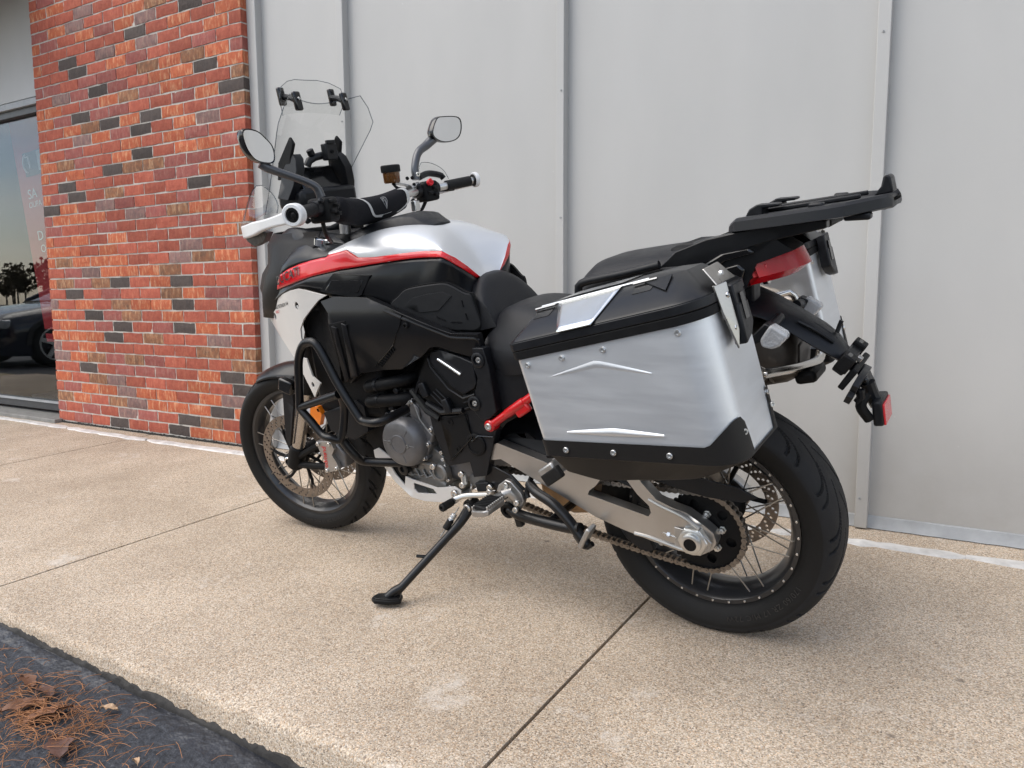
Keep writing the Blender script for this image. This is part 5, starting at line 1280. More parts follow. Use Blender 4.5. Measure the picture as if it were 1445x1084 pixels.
for k in range(3): MB().tube([V(.775-.012*k, .184, .652+.008*k), V(.735-.012*k, .184, .618+.008*k)], .002, 6).build('cover_rib', 'black_plastic', cvo)
for k in range(4): MB().tube([V(.655, .182, .615+.018*k), V(.61, .182, .632+.018*k)], .004, 6).build('cover_fin', 'matte_black', cvo)
MB().tube([V(.858, .172, .618), V(.822, .182, .67), V(.80, .17, .72)], .006, 6).build('cover_edge', 'black_plastic', cvo)
# frame rail beside the cylinder, and the lower frame plates
fr = plate('frame', [(.590, .80), (.554, .800), (.542, .744), (.535, .622), (.560, .600), (.588, .590), (.622, .626), (.622, .648), (.602, .668), (.585, .714), (.597, .75)], lambda x, z: .198, .03, 'black_plastic', .006, .03, segs=3)
for x, z in ((.575, .766), (.606, .641)):
    MB().lathe((x, .188, z), Y, [(0, .0215), (.013, .0215), (.015, .018), (.015, .013), (.004, .012)], 22).build('frame_boss', 'black_plastic', fr); bolt((x-.002, .196, z), Y, .0085, fr, 'machined_alu')
plate('lower_frame', [(.800, .62), (.752, .583), (.690, .592), (.638, .617), (.600, .60), (.584, .585), (.558, .557), (.567, .539), (.590, .48), (.612, .415), (.66, .404), (.668, .45), (.748, .428), (.762, .46), (.79, .53)], lambda x, z: .178, .03, 'black_plastic', .007, .03, parent=fr, segs=3)
plate('frame_panel', [(.755, .572), (.652, .598), (.648, .53), (.735, .45)], lambda x, z: .181, .01, 'matte_black', .005, .03, parent=fr)
MB().tube([V(.66, .182, .60), V(.645, .183, .53), V(.735, .183, .448)], .0022, 6).build('frame_seam', 'gloss_black', fr)
MB().tube([V(.568, .182, .54), V(.62, .183, .538), V(.645, .183, .52)], .0022, 6).build('frame_seam', 'gloss_black', fr)
MB().lathe((.635, .172, .509), Y, [(0, .034), (.010, .034), (.012, .031), (.012, .026), (.009, .025), (.009, .001)], 32).build('pivot_cap', 'matte_black', fr)
for x, z in ((.717, .57), (.70, .487)): MB().lathe((x, .178, z), Y, [(0, .010), (.005, .010), (.005, .006), (.002, .005)], 16).build('frame_plug', 'matte_black', fr)
plate('side_cover', [(.545, .73), (.47, .76), (.40, .73), (.42, .67), (.538, .615)], lambda x, z: .17, .02, 'black_plastic', .005, .03, parent=fr)
MB().tube([V(.80, .175, .62), V(.74, .185, .60), V(.66, .186, .612)], .009, 8).build('frame_rail', 'black_plastic', fr)
MB().tube([V(.855, .172, .655), V(.80, .18, .60), V(.755, .18, .578)], .012, 8).build('frame_rail', 'powder_black', fr)
# red subframe tube
rt = MB().tube([V(.566, .188, .577), V(.50, .186, .620), V(.30, .18, .75)], .0115, 18).build('subframe_tube', 'red_metal', BIKE)
MB().lathe((.566, .170, .577), Y, [(0, .017), (.026, .017), (.030, .014), (.030, .001)], 24).build('tube_end', 'red_metal', rt); bolt((.566, .199, .577), Y, .0105, rt, 'machined_alu')
MB().box((.455, .186, .632), (.05, .018, .03), Matrix.Rotation(.58, 3, 'Y')).build('tube_lug', 'red_metal', rt, bevel=.006)
MB().lathe((.51, .1866, .6135), (-.066, 0, .043), [(0, .0118), (.004, .0135), (.07, .0135), (.076, .0118)], 18).build('tube_sleeve', 'red_metal', rt)
# headers
hd = MB().tube(cr([V(1.02, .14, .665)]+[p for p in DV('hdr1')]+[V(.86, .12, .688)], 24), .019, 16).build('exhaust_header', 'matte_black', BIKE)
MB().tube(cr([V(1.03, .14, .60)]+[p for p in DV('hdr2')]+[V(.86, .12, .628)], 24), .020, 16).build('header_pipe', 'matte_black', hd)
for x, z in ((.972, .671), (.975, .621)): MB().lathe((x, .198, z), (-1, 0, .1), [(0, .022), (.012, .022)], 18).build('header_clamp', 'black_plastic', hd)
for k, (x, y_, z) in enumerate(((.925, .185, .585), (.945, .19, .578), (.905, .18, .655), (.93, .185, .60))):
    MB().lathe((x, y_, z), Y, [(0, .010), (.012, .010), (.014, .006)], 10).build('sensor', 'black_plastic' if k else 'cast_alu', hd)
for k in range(4):
    MB().tube(cr([V(.96-.02*k, .17, .575), V(.91-.01*k, .185, .565-.012*k), V(.87, .16, .585-.01*k)], 10), .006, 8).build('hose', 'rubber', hd)
# skid plate
sk = [(1.068, .437), (1.045, .448), (1.014, .430), (.988, .416), (1.000, .385), (.986, .363), (.955, .331), (.946, .363), (.917, .356), (.820, .342), (.750, .356), (.728, .345), (.728, .318), (.765, .300), (.881, .288), (.933, .293), (.995, .338), (1.032, .384), (1.068, .414)]
skp = plate('skid_plate', sk, lambda x, z: .165+.0*(x), .005, 'skid_alu' if 'skid_alu' in MATS else 'bone_paint', .002, .03, [[(.915, .345), (.837, .335), (.824, .320), (.905, .312), (.917, .324)]])
MB().grid([[V(x, y_, z) for y_ in (-.165, -.08, .08, .165)] for x, z in ((1.068, .414), (1.032, .384), (.995, .338), (.933, .293), (.881, .288), (.765, .300))]).build('belly_pan', 'bone_paint', skp)
bolt((.747, .170, .336), Y, .013, skp, 'steel')
plate('skid_web', [(1.02, .42), (1.012, .41), (1.003, .36), (.96, .325), (.952, .36), (.985, .40)], lambda x, z: .158, .004, 'matte_black', .001, .03, parent=skp)

# ---- controls and stand
pgp = V(.545, .30, .385)
pegc = [(.592, .362), (.570, .395), (.52, .412), (.496, .412), (.486, .400), (.500, .378), (.545, .358), (.575, .354)]
pg = slab(MB(), [(p[0], p[1]) for p in [(a, 0) for a, _ in []]] or [(-.045, -.022), (-.038, -.028), (.040, -.028), (.048, -.018), (.048, .018), (.040, .028), (-.038, .028), (-.045, .022)], lambda a, c: V(.548-c*1.05, .250+a+.02, .376+c*.15), (0, 0, -.016), (), 0).build('foot_peg', 'cast_alu', BIKE, bevel=.003)
for k in range(9):
    t = -.036+.009*k
    for c in (-.024, .024): MB().box((.548-c*1.05, .27+t, .380+c*.15), (.006, .0055, .012)).build('peg_tooth', 'cast_alu', pg, bevel=.001)
rbp = MB().box((.548, .27, .380), (.040, .078, .014), Matrix.Rotation(-.14, 3, 'Y')).build('peg_rubber', 'rubber', pg, bevel=.004)
for k in range(7): MB().box((.548, .242+.0095*k, .388), (.040, .004, .004), Matrix.Rotation(-.14, 3, 'Y') @ Matrix.Rotation(.4, 3, 'Z')).build('peg_ridge', 'rubber', pg, bevel=.001)
pmn = MB().tube([V(.545, .20, .378), V(.53, .19, .384), V(.52, .178, .362), V(.515, .17, .340)], .015, 12).build('peg_bracket', 'cast_alu', BIKE)
slab(MB(), [(.575, .392), (.548, .412), (.530, .408), (.500, .378), (.492, .352), (.508, .325), (.535, .320), (.560, .352), (.585, .372)], lambda x, z: V(x, .178, z), (0, -.018, 0), (), .03).build('bracket_plate', 'cast_alu', pmn, bevel=.005)
MB().tube([V(.548, .235, .378), V(.545, .19, .372)], .013, 12).build('peg_hinge', 'cast_alu', pmn)
for x, z in ((.538, .402), (.508, .352), (.515, .330), (.600, .372)): bolt((x, .190, z), Y, .009, pmn, 'machined_alu')
slab(MB(), [(.70, .395), (.62, .41), (.575, .42), (.565, .395), (.60, .37), (.66, .352), (.705, .36)], lambda x, z: V(x, .15, z), (0, -.03, 0), (), .03).build('gear_linkage', 'engine_light', pmn, bevel=.005)
MB().box((.640, .155, .372), (.05, .03, .03), Matrix.Rotation(.2, 3, 'Y')).build('gear_sensor', 'black_plastic', pmn, bevel=.004)
MB().tube([V(.71, .165, .405), V(.705, .168, .372)], .0095, 10).build('link_arm', 'machined_alu', pmn)
for p in ((.71, .172, .405), (.712, .172, .370), (.61, .172, .377)): bolt(p, Y, .010, pmn, 'steel')
shl_ = MB().tube(cr([V(.60, .178, .358), V(.645, .182, .352), V(.690, .195, .348), V(.715, .215, .342)], 14), .008, 10).build('shift_lever', 'machined_alu', BIKE)
MB().cyl((.716, .205, .338), (.716, .222, .338), .011, n=16).build('lever_boss', 'machined_alu', shl_)
MB().lathe((.716, .222, .337), (.1, 1, -.02), [(0, .009), (.004, .0115), (.045, .0125), (.048, .010), (.048, .006), (.043, .005)], 18).build('toe_rubber', 'rubber', shl_)
st = DV('stand'); foot = w2 = None
fbase = V(.846, .403, .0735)
sp_ = V(.700, .160, .300)
# side stand: leg from pivot to the foot resting on the slab
leg = cr([sp_, sp_.lerp(fbase, .18)+V(-.012, .008, 0), sp_.lerp(fbase, .45)+V(-.004, .004, 0), sp_.lerp(fbase, .96)+V(0, 0, .012)], 24)
sd_ = MB().tube(leg, .0135, 16, rs=[.017-.005*min(1, i/8) for i in range(24)]).build('side_stand', 'powder_black', BIKE)
MB().lathe(sp_-Y*.02, Y, [(0, .022), (.03, .022), (.034, .019), (.034, .001)], 20).build('stand_pivot', 'matte_black', sd_)
bolt(sp_+Y*.017, Y, .013, sd_, 'machined_alu')
dn = (Mz.to_3x3().inverted() @ V(0, 0, 1)).normalized(); fx = (V(.75, .5, 0)-dn*V(.75, .5, 0).dot(dn)).normalized(); fy = dn.cross(fx)
fb = fbase+dn*.003
fo = [(-.030, -.022), (.005, -.030), (.048, -.022), (.060, .0), (.048, .022), (.005, .030), (-.030, .022)]
MB().prism([fb+fx*a+fy*c for a, c in fo], dn*.014).build('stand_foot', 'matte_black', sd_, bevel=.004)
MB().prism([fb+fx*a*.9+fy*c*.9+dn*.0135 for a, c in fo], dn*.004).build('foot_plate', 'powder_black', sd_, bevel=.001)
MB().tube([fb+dn*.014+fx*.012, fb+dn*.03-fx*.006, leg[-3]], .013, 12).build('foot_socket', 'powder_black', sd_)
pz = leg[13]; MB().tube(cr([pz, pz+V(.016, .012, .003), pz+V(.034, .018, .004)], 6), .005, 8).build('stand_tang', 'powder_black', sd_)
sA, sB = V(.712, .20, .312), V(.762, .247, .226); hx = []
for i in range(96):
    t = i/95; c = sA.lerp(sB, .25+.45*t); a = i*.85; hx.append(c+V(.0075*cos(a), .0075*sin(a)*.7, .0075*sin(a)*.7))
MB().tube(hx[:48], .0017, 6).build('stand_spring', 'steel', sd_)
MB().tube([sA.lerp(sB, .45), sA.lerp(sB, .72)], .0105, 12).build('spring_sleeve', 'rubber', sd_)
MB().tube([sA, sA.lerp(sB, .27)], .0018, 6).build('spring_hook', 'steel', sd_); MB().tube([sA.lerp(sB, .72), sB], .0022, 6).build('spring_hook', 'steel', sd_)
MB().tube([V(.69, .155, .37), V(.70, .17, .30)], .004, 6).build('stand_switch_wire', 'steel', sd_)
# centre stand folded under, with its foot
cs = MB().tube(cr([V(.548, .172, .318), V(.50, .185, .312), V(.42, .195, .312), V(.34, .20, .312), (V(.30, .205, .318))], 20), .016, 14).build('centre_stand', 'powder_black', BIKE)
MB().tube(cr([V(.475, .165, .405), V(.44, .185, .392), V(.385, .195, .372), V(.335, .203, .335), V(.295, .21, .292), V(.280, .21, .278)], 24), .0145, 14).build('stand_arm', 'powder_black', cs)
slab(MB(), [(-.03, -.02), (.03, -.02), (.03, .02), (-.03, .02)], lambda a, c: V(.272+a*.55, .212+c, .300-a*1.0), (.012, 0, .006), (), 0).build('stand_pad', 'cast_alu', cs, bevel=.004)
MB().tube(cr([V(.315, .21, .300), V(.285, .215, .272), V(.262, .215, .286)], 8), .008, 8).build('stand_hook', 'powder_black', cs)
MB().lathe((.548, .158, .320), Y, [(0, .024), (.028, .024), (.032, .02), (.032, .012), (.024, .011)], 20).build('stand_pivot', 'matte_black', cs)
MB().box((.515, .180, .300), (.022, .02, .05), Matrix.Rotation(.2, 3, 'Y')).build('pivot_tab', 'powder_black', cs, bevel=.004)
MB().tube(cr([V(.548, -.172, .318), V(.42, -.195, .312), V(.30, -.205, .318)], 12), .016, 10).build('far_leg', 'powder_black', cs)
MB().tube([V(.40, .19, .315), V(.40, -.19, .315)], .012, 10).build('stand_cross_tube', 'powder_black', cs)
slab(MB(), [(.51, .38), (.30, .36), (.29, .30), (.40, .28), (.50, .30)], lambda x, z: V(x, .07, z), (0, -.15, 0), (), .05).build('exhaust_box', 'burnt_steel', BIKE, bevel=.02)
MB().tube(cr([V(.47, .15, .43), V(.49, .16, .38), V(.485, .165, .36)], 8), .008, 8).build('bracket_strut', 'powder_black', BIKE)
# folded passenger peg below the case
ppg = MB().box((.345, .245, .500), (.055, .05, .03), Matrix.Rotation(.62, 3, 'Y')).build('passenger_peg', 'cast_alu', BIKE, bevel=.006)
MB().box((.332, .262, .488), (.06, .02, .034), Matrix.Rotation(.62, 3, 'Y')).build('peg_rubber', 'rubber', ppg, bevel=.004)
MB().tube([V(.372, .19, .555), V(.36, .22, .52)], .012, 10).build('peg_hanger', 'black_plastic', ppg)

# ---- seats
def seat_loft(secs, n=28):
    """secs: (x, z_bottom, z_top, half width bottom, half width top, roundness)"""
    L_ = []
    for x, zb, zt, wb_, wt, rd in secs:
        lp = []
        pts = [(wb_, zb), (wb_+.004, zb+(zt-zb)*.35), (wt+(wb_-wt)*.25, zt-(zt-zb)*.22), (wt*.80, zt-.006*rd), (wt*.4, zt), (0, zt+.001)]
        h = cr([V(x, a, c) for a, c in pts], n//2)
        lp = h+[V(p.x, -p.y, p.z) for p in h[::-1][1:]]
        bt = [V(x, -wb_*.5, zb-.004), V(x, wb_*.5, zb-.004)]
        L_.append(lp+bt)
    return L_
def dense(secs, k):
    o = []
    P = cr([V(s[0], s[1], s[2]) for s in secs], k); Q = cr([V(s[0], s[3], s[4]) for s in secs], k)
    for i in range(k):
        p = P[i]; j = min(range(k), key=lambda q: abs(Q[q].x-p.x)); q = Q[j]; o.append((p.x, p.y, p.z, q.y, q.z, 1))
    return o
nose = []
for k in range(15):
    t = k/14; yy = 1-2*t; w_ = .128*math.copysign(abs(yy)**.9, yy); c_ = 1-abs(yy)**2.2; dz = .052*abs(yy)**2.4
    nose.append(cr([V(.606+.045*c_, w_*1.02, .832), V(.628+.055*c_, w_*1.0, .895-dz*.3), V(.634+.036*c_, w_*.95, .948-dz*.7), V(.620+.030*c_, w_*.92, .975-dz), V(.600+.022*c_, w_*.93, .968-dz), V(.572+.018*c_, w_*.98, .920-dz*.7), V(.548+.012*c_, w_*1.04, .865-dz*.4)], 16))
sn = MB().grid(nose); n0 = len(nose[0]); sn.f += [tuple(range(n0)), tuple(range(len(sn.v)-n0, len(sn.v)))]
sn.build('seat_nose', 'seat_vinyl', BIKE, angle=60)
rider = seat_loft(dense([(.592, .790, .835, .125, .085), (.580, .755, .862, .148, .095), (.555, .735, .885, .163, .110), (.515, .722, .897, .174, .125), (.46, .726, .895, .180, .135), (.40, .745, .890, .184, .142), (.33, .77, .892, .186, .145), (.27, .79, .910, .185, .145), (.245, .80, .925, .180, .14)], 20))
MB().loft(rider).build('rider_seat', 'seat_vinyl', BIKE, angle=60)
pas = seat_loft(dense([(.318, .880, .925, .120, .08), (.305, .885, .952, .140, .10), (.275, .895, .985, .150, .11), (.240, .905, 1.008, .155, .12), (.15, .935, 1.020, .158, .125), (.05, .955, 1.030, .155, .125), (-.03, .975, 1.042, .145, .118), (-.085, .995, 1.050, .125, .10)], 18))
MB().loft(pas).build('passenger_seat', 'seat_vinyl', BIKE, angle=60)
# grab rails
for s in (1, -1):
    gr = MB().tube(cr([V(.262, s*.168, .925), V(.263, s*.168, .942), V(.262, s*.168, .958), V(.245, s*.168, .968), V(.19, s*.17, .978), V(.13, s*.17, .988), V(.05, s*.165, 1.004)], 24), .010, 12).build('grab_rail', 'black_plastic', BIKE)
    slab(MB(), [(.06, .992), (.02, 1.028), (-.06, 1.055), (-.16, 1.072), (-.30, 1.078), (-.30, 1.062), (-.18, 1.040), (-.08, 1.012), (.0, .985)], lambda x, z: V(x, s*(.150-.09*max(0, -x-.02)), z), (0, -s*.03, 0), (), .03).build('rail_arm', 'satin_black', gr, bevel=.007, segs=3)
# tail fairing
for s in (1, -1):
    tf = slab(MB(), [(.16, .935), (.05, .985), (-.05, 1.018), (-.137, 1.046), (-.20, 1.045), (-.235, 1.020), (-.16, .995), (-.140, .948), (-.128, .936), (-.08, .925), (-.03, .905), (.08, .90)], lambda x, z: V(x, s*(.142-.10*max(0, -x-.10)), z), (0, -s*.10, 0), (), .03).build('tail_fairing', 'satin_black', BIKE, bevel=.008, segs=3)
    slab(MB(), [(-.03, .975), (-.045, .998), (-.085, 1.020), (-.15, 1.030), (-.16, 1.020), (-.10, 1.006), (-.068, .985)], lambda x, z: V(x, s*(.150-.10*max(0, -x-.10)), z), (0, -s*.02, 0), (), .03).build('tail_blade', 'gloss_black', tf, bevel=.005, segs=3)
    slab(MB(), [(-.06, .972), (-.07, .985), (-.125, .998), (-.138, .985), (-.125, .945), (-.09, .935)], lambda x, z: V(x, s*(.1485-.08*max(0, -x-.10)), z), (0, -s*.02, 0), (), .03).build('light_surround', 'gloss_black', tf, bevel=.005)
MB().box((-.04, 0, .985), (.20, .20, .10)).build('tail_core', 'matte_black', BIKE, bevel=.02)
# tail light: wraps round the back
tl = []
for yy in [.132-.264*k/24 for k in range(25)]:
    bow = (abs(yy)/.132)**2; x = -.226+.070*bow; zt = 1.013-.016*bow; zb = .956-.008*bow
    th_ = .018*(1-.75*bow)
    tl.append([V(x+.03, yy, zt+.004), V(x+.004, yy, zt), V(x-.006-th_*.4, yy, (zt*.35+zb*.65)), V(x+.012, yy, zb), V(x+.045, yy, zb-.004)])
tlo = MB().grid(tl).build('tail_light', 'red_lens', BIKE, angle=25)
MB().grid([[p+V(.012, 0, 0) for p in r] for r in tl]).build('light_housing', 'red_inner' if 'red_inner' in MATS else 'print_red', tlo)
for yy in (.11, .085, .06, .03, 0, -.03, -.06, -.085, -.11):
    bow = (abs(yy)/.15)**2; MB().box((-.215+.085*bow, yy, .985), (.012, .016, .014)).build('light_element', 'red_reflector', tlo, bevel=.003)
MB().grid([[r[1]+V(.002, 0, .001), r[0]+V(.006, 0, .004), r[0]+V(.04, 0, .022), r[0]+V(.11, 0, .034)] for r in tl]).build('light_cap', 'satin_black', tlo)

# ---- rear rack
ro_ = [(-.100, 1.066), (-.118, 1.100), (-.160, 1.094), (-.26, 1.100), (-.375, 1.111), (-.440, 1.118), (-.446, 1.092), (-.375, 1.080), (-.29, 1.072)]
W_ = lambda x: .145+.02*min(1, max(0, (-.10-x)/.1))-(.095*max(0, (-x-.335)/.077))
G = []
xs_ = [-.100, -.118, -.14, -.17, -.21, -.26, -.31, -.34, -.36, -.378, -.392, -.404, -.412]
def rz(x): return 1.090+(-.10-x)*.085
loops = []
for x in xs_:
    w_ = W_(x)*(.90 if x in (-.100, -.412) else 1); zt = rz(x); e = .010 if x in (-.100, -.412) else 0
    loops.append([V(x, w_, zt-.024), V(x, w_-.004, zt-.004-e), V(x, w_-.016, zt+.002-e), V(x, w_*.75, zt+.002-e), V(x, w_*.70, zt-.006-e), V(x, 0, zt-.006-e), V(x, -w_*.70, zt-.006-e), V(x, -w_*.75, zt+.002-e), V(x, -w_+.016, zt+.002-e), V(x, -w_+.004, zt-.004-e), V(x, -w_, zt-.024), V(x, -w_*.8, zt-.028), V(x, 0, zt-.026), V(x, w_*.8, zt-.028)])
rk = MB().loft(loops).build('rear_rack', 'black_plastic', BIKE, bevel=.003, angle=30)
MB().add(*(lambda s: (s.v, s.f))(slab(MB(), [(-.370, 1.112), (-.384, 1.130), (-.388, 1.150), (-.395, 1.153), (-.402, 1.148), (-.408, 1.117)], lambda x, z: V(x, .026, z), (0, -.052, 0), (), 0))).build('rack_lug', 'black_plastic', rk, bevel=.005, segs=3)
for s in (1, -1):
    slab(MB(), [(-.125, 1.090), (-.135, 1.108), (-.150, 1.116), (-.195, 1.116), (-.195, 1.110), (-.165, 1.108), (-.165, 1.090)], lambda x, z: V(x, s*.075+.022, z), (0, -.044, 0), (), 0).build('case_hook', 'black_plastic', rk, bevel=.004)
    MB().box((-.25, s*.045, rz(-.25)+.004), (.20, .012, .010), Matrix.Rotation(.085, 3, 'Y')).build('rack_rib', 'black_plastic', rk, bevel=.003)
    MB().box((-.28, s*.12, rz(-.28)+.003), (.03, .02, .012)).build('rack_boss', 'black_plastic', rk, bevel=.004)
    MB().box((-.355, s*.10, rz(-.355)-.032), (.05, .03, .014)).build('rack_foot', 'black_plastic', rk, bevel=.004)
MB().box((-.20, 0, 1.062), (.20, .16, .026), Matrix.Rotation(.10, 3, 'Y')).build('rack_base', 'matte_black', rk, bevel=.006)

# ---- plate holder, indicators, reflector
pa = []
for x, zt, zb, w_ in ((-.06, .925, .885, .125), (-.11, .916, .876, .122), (-.155, .898, .858, .105), (-.19, .880, .838, .085), (-.23, .858, .806, .072), (-.265, .836, .784, .070), (-.295, .812, .765, .062), (-.318, .782, .748, .045), (-.330, .752, .728, .036)):
    pa.append([V(x, w_, zb+.012), V(x, w_*.92, (zt+zb)/2), V(x, w_*.55, zt-.006), V(x, w_*.25, zt), V(x, -w_*.25, zt), V(x, -w_*.55, zt-.006), V(x, -w_*.92, (zt+zb)/2), V(x, -w_, zb+.012), V(x, -w_*.6, zb), V(x, w_*.6, zb)])
ph = MB().loft(pa).build('plate_holder', 'black_plastic', BIKE, bevel=.004, angle=30)
for k in range(3): MB().tube(cr([V(-.225, .052-.03*k, .852), V(-.265, .050-.03*k, .830), V(-.297, .040-.025*k, .803)], 10), .005, 8).build('holder_rib', 'black_plastic', ph)
MB().tube([V(-.295, .0, .815), V(-.300, -.005, .832), V(-.304, -.006, .842)], .005, 8).build('holder_tab', 'black_plastic', ph)
MB().box((-.10, .05, .925), (.07, .055, .055)).build('lock_box', 'black_plastic', ph, bevel=.006)
MB().lathe((-.135, .0, .945), (-1, 0, .1), [(0, .018), (.012, .018), (.014, .014), (.014, .008), (.006, .007)], 18).build('lock_barrel', 'steel', ph)
for s in (1, -1):
    b = MB(); q = [(-.186, .870), (-.216, .852), (-.222, .842), (-.204, .822), (-.190, .815), (-.166, .820), (-.163, .836)]
    slab(b, q, lambda x, z: V(x-.01*(1), s*.172, z), (.0, -s*.034, 0), (), 0); ind = b.build('rear_indicator', 'clear_lens', BIKE, bevel=.006, segs=3)
    slab(MB(), [(-.184, .872), (-.205, .862), (-.190, .836), (-.160, .822), (-.155, .84)], lambda x, z: V(x+.002, s*.165, z), (0, -s*.032, 0), (), 0).build('indicator_back', 'black_plastic', ind, bevel=.004)
    MB().tube([V(-.185, s*.145, .853), V(-.19, s*.10, .862), V(-.19, s*.07, .865)], .011, 10).build('indicator_stalk', 'black_plastic', ind)
# bracket stack on the end of the holder
rotb = Matrix.Rotation(.95, 3, 'Y')
bk = MB().box((-.320, 0, .758), (.036, .160, .026), rotb).build('plate_bracket', 'black_plastic', BIKE, bevel=.004)
for s in (1, -1):
    MB().box((-.326, s*.062, .764), (.040, .040, .030), rotb).build('bracket_cup', 'matte_black', bk, bevel=.004)
    MB().box((-.332, s*.062, .776), (.014, .028, .012), rotb).build('bracket_slot', 'gloss_black', bk, bevel=.002)
MB().box((-.345, .012, .760), (.012, .018, .012), rotb).build('bracket_clip', 'cast_alu', bk, bevel=.002)
MB().box((-.332, 0, .728), (.055, .150, .014), rotb).build('bracket_plate', 'matte_black', bk, bevel=.003)
pl_ = [(-.085, -.030), (-.045, -.036), (-.04, -.022), (-.028, -.022), (.060, -.034), (.066, .020), (.0, .030), (-.055, .030), (-.085, .014), (-.078, -.004), (-.090, -.012)]
def plp(a, c): return V(-.330-.42*c-.02, a*-1*-1 if False else -a, .702+.90*c)
slab(MB(), pl_, plp, (.012, 0, .006), [circ(-.070, -.006, .007), circ(-.052, -.022, .005)], .03).build('tag_plate', 'black_plastic', bk, bevel=.003)
MB().box((-.352, -.030, .706), (.016, .058, .052), Matrix.Rotation(.42, 3, 'Y')).build('tag_lamp', 'black_plastic', bk, bevel=.006)
for a, c in ((-.012, .012), (.030, -.014)): bolt(plp(a, c)+V(-.002, 0, -.001), (-1, 0, -.4), .006, bk, 'gloss_black')
MB().tube(cr([V(-.358, -.01, .700), V(-.366, -.015, .672), V(-.378, -.02, .645)], 8), .016, 10).build('reflector_arm', 'black_plastic', bk)
for yy in (.03, -.05): MB().tube([V(-.350, yy, .694), V(-.352, yy, .676), V(-.345, yy, .664)], .010, 10).build('bracket_lug', 'black_plastic', bk)
MB().box((-.385, -.022, .636), (.022, .090, .058), Matrix.Rotation(.10, 3, 'Y')).build('reflector_shell', 'black_plastic', bk, bevel=.005)
MB().box((-.398, -.022, .634), (.005, .080, .048), Matrix.Rotation(.10, 3, 'Y')).build('reflector', 'red_reflector', bk, bevel=.0015)
MB().tube(cr([V(-.36, .018, .682), V(-.352, .03, .655), V(-.368, .02, .622)], 10), .012, 8).build('bracket_lower_arm', 'matte_black', bk)

# ---- exhaust silencer and stainless rack tubes
ex = []
for x, y_, z, a, c in ((.10, -.06, .72, .06, .07), (.02, -.04, .745, .085, .085), (-.06, -.03, .760, .10, .09), (-.13, -.03, .765, .10, .085), (-.185, -.04, .760, .09, .07), (-.21, -.05, .752, .07, .05)):
    ex.append([V(x-.02*sin(t)*0, y_+a*math.copysign(abs(cos(t))**.7, cos(t)), z+c*math.copysign(abs(sin(t))**.7, sin(t))) for t in [2*pi*k/24 for k in range(24)]])
sil = MB().loft(ex).build('silencer', 'exhaust_dark', BIKE, angle=40)
slab(MB(), [(-.045, -.035), (.03, -.045), (.055, 0), (.03, .045), (-.045, .035)], lambda a, c: V(-.2135-.0*a, -.045-a, .755+c*.8), (.008, 0, 0), (), 0).build('silencer_cap', 'exhaust_dark', sil, bevel=.004)
slab(MB(), [(.02, .83), (-.05, .83), (-.12, .80), (-.13, .70), (-.06, .69), (.02, .70)], lambda x, z: V(x, .085, z), (0, -.006, 0), (), .03).build('heat_shield', 'black_plastic', sil, bevel=.003)
MB().lathe((-.155, .028, .725), (-1, .5, -.1), [(0, .024), (.014, .024), (.016, .018), (.004, .017)], 20).build('shield_plug', 'gloss_black', sil)
MB().lathe((-.125, -.275, .812), (-1, 0, -.30), [(-.26, .046), (0, .046), (.03, .044), (.05, .036), (.052, .030), (.03, .029)], 30).build('silencer_can', 'exhaust_steel', sil)
xt = MB().tube(cr([V(-.150, .235, .768), V(-.172, .19, .764), V(-.190, .10, .748), V(-.217, 0, .732), V(-.235, -.08, .726), V(-.236, -.12, .742)], 30), .0115, 16).build('luggage_frame', 'stainless', BIKE)
slab(MB(), [(.245, .792), (.245, .744), (.200, .740), (.178, .752), (.178, .776), (.205, .790)], lambda a, c: V(-.168-(.24-a)*.25, a, c), (-.004, 0, 0), (), 0).build('frame_tab', 'stainless', xt, bevel=.002)
for a, c in ((.218, .768), (.192, .766)): bolt(V(-.178-(.24-a)*.25, a, c), (-1, 0, 0), .0062, xt, 'steel')
MB().box((-.226, -.05, .705), (.05, .11, .030), Matrix.Rotation(.2, 3, 'Y')).build('frame_block', 'matte_black', xt, bevel=.01)
for s in (1, -1):
    MB().tube(cr([V(-.02, s*.15, .86), V(-.10, s*.20, .86), V(-.14, s*.235, .86), V(-.150, s*.235, .768), V(-.02, s*.235, .66), V(.20, s*.22, .62), V(.28, s*.20, .70)], 40), .009, 12).build('case_rail', 'stainless', xt)

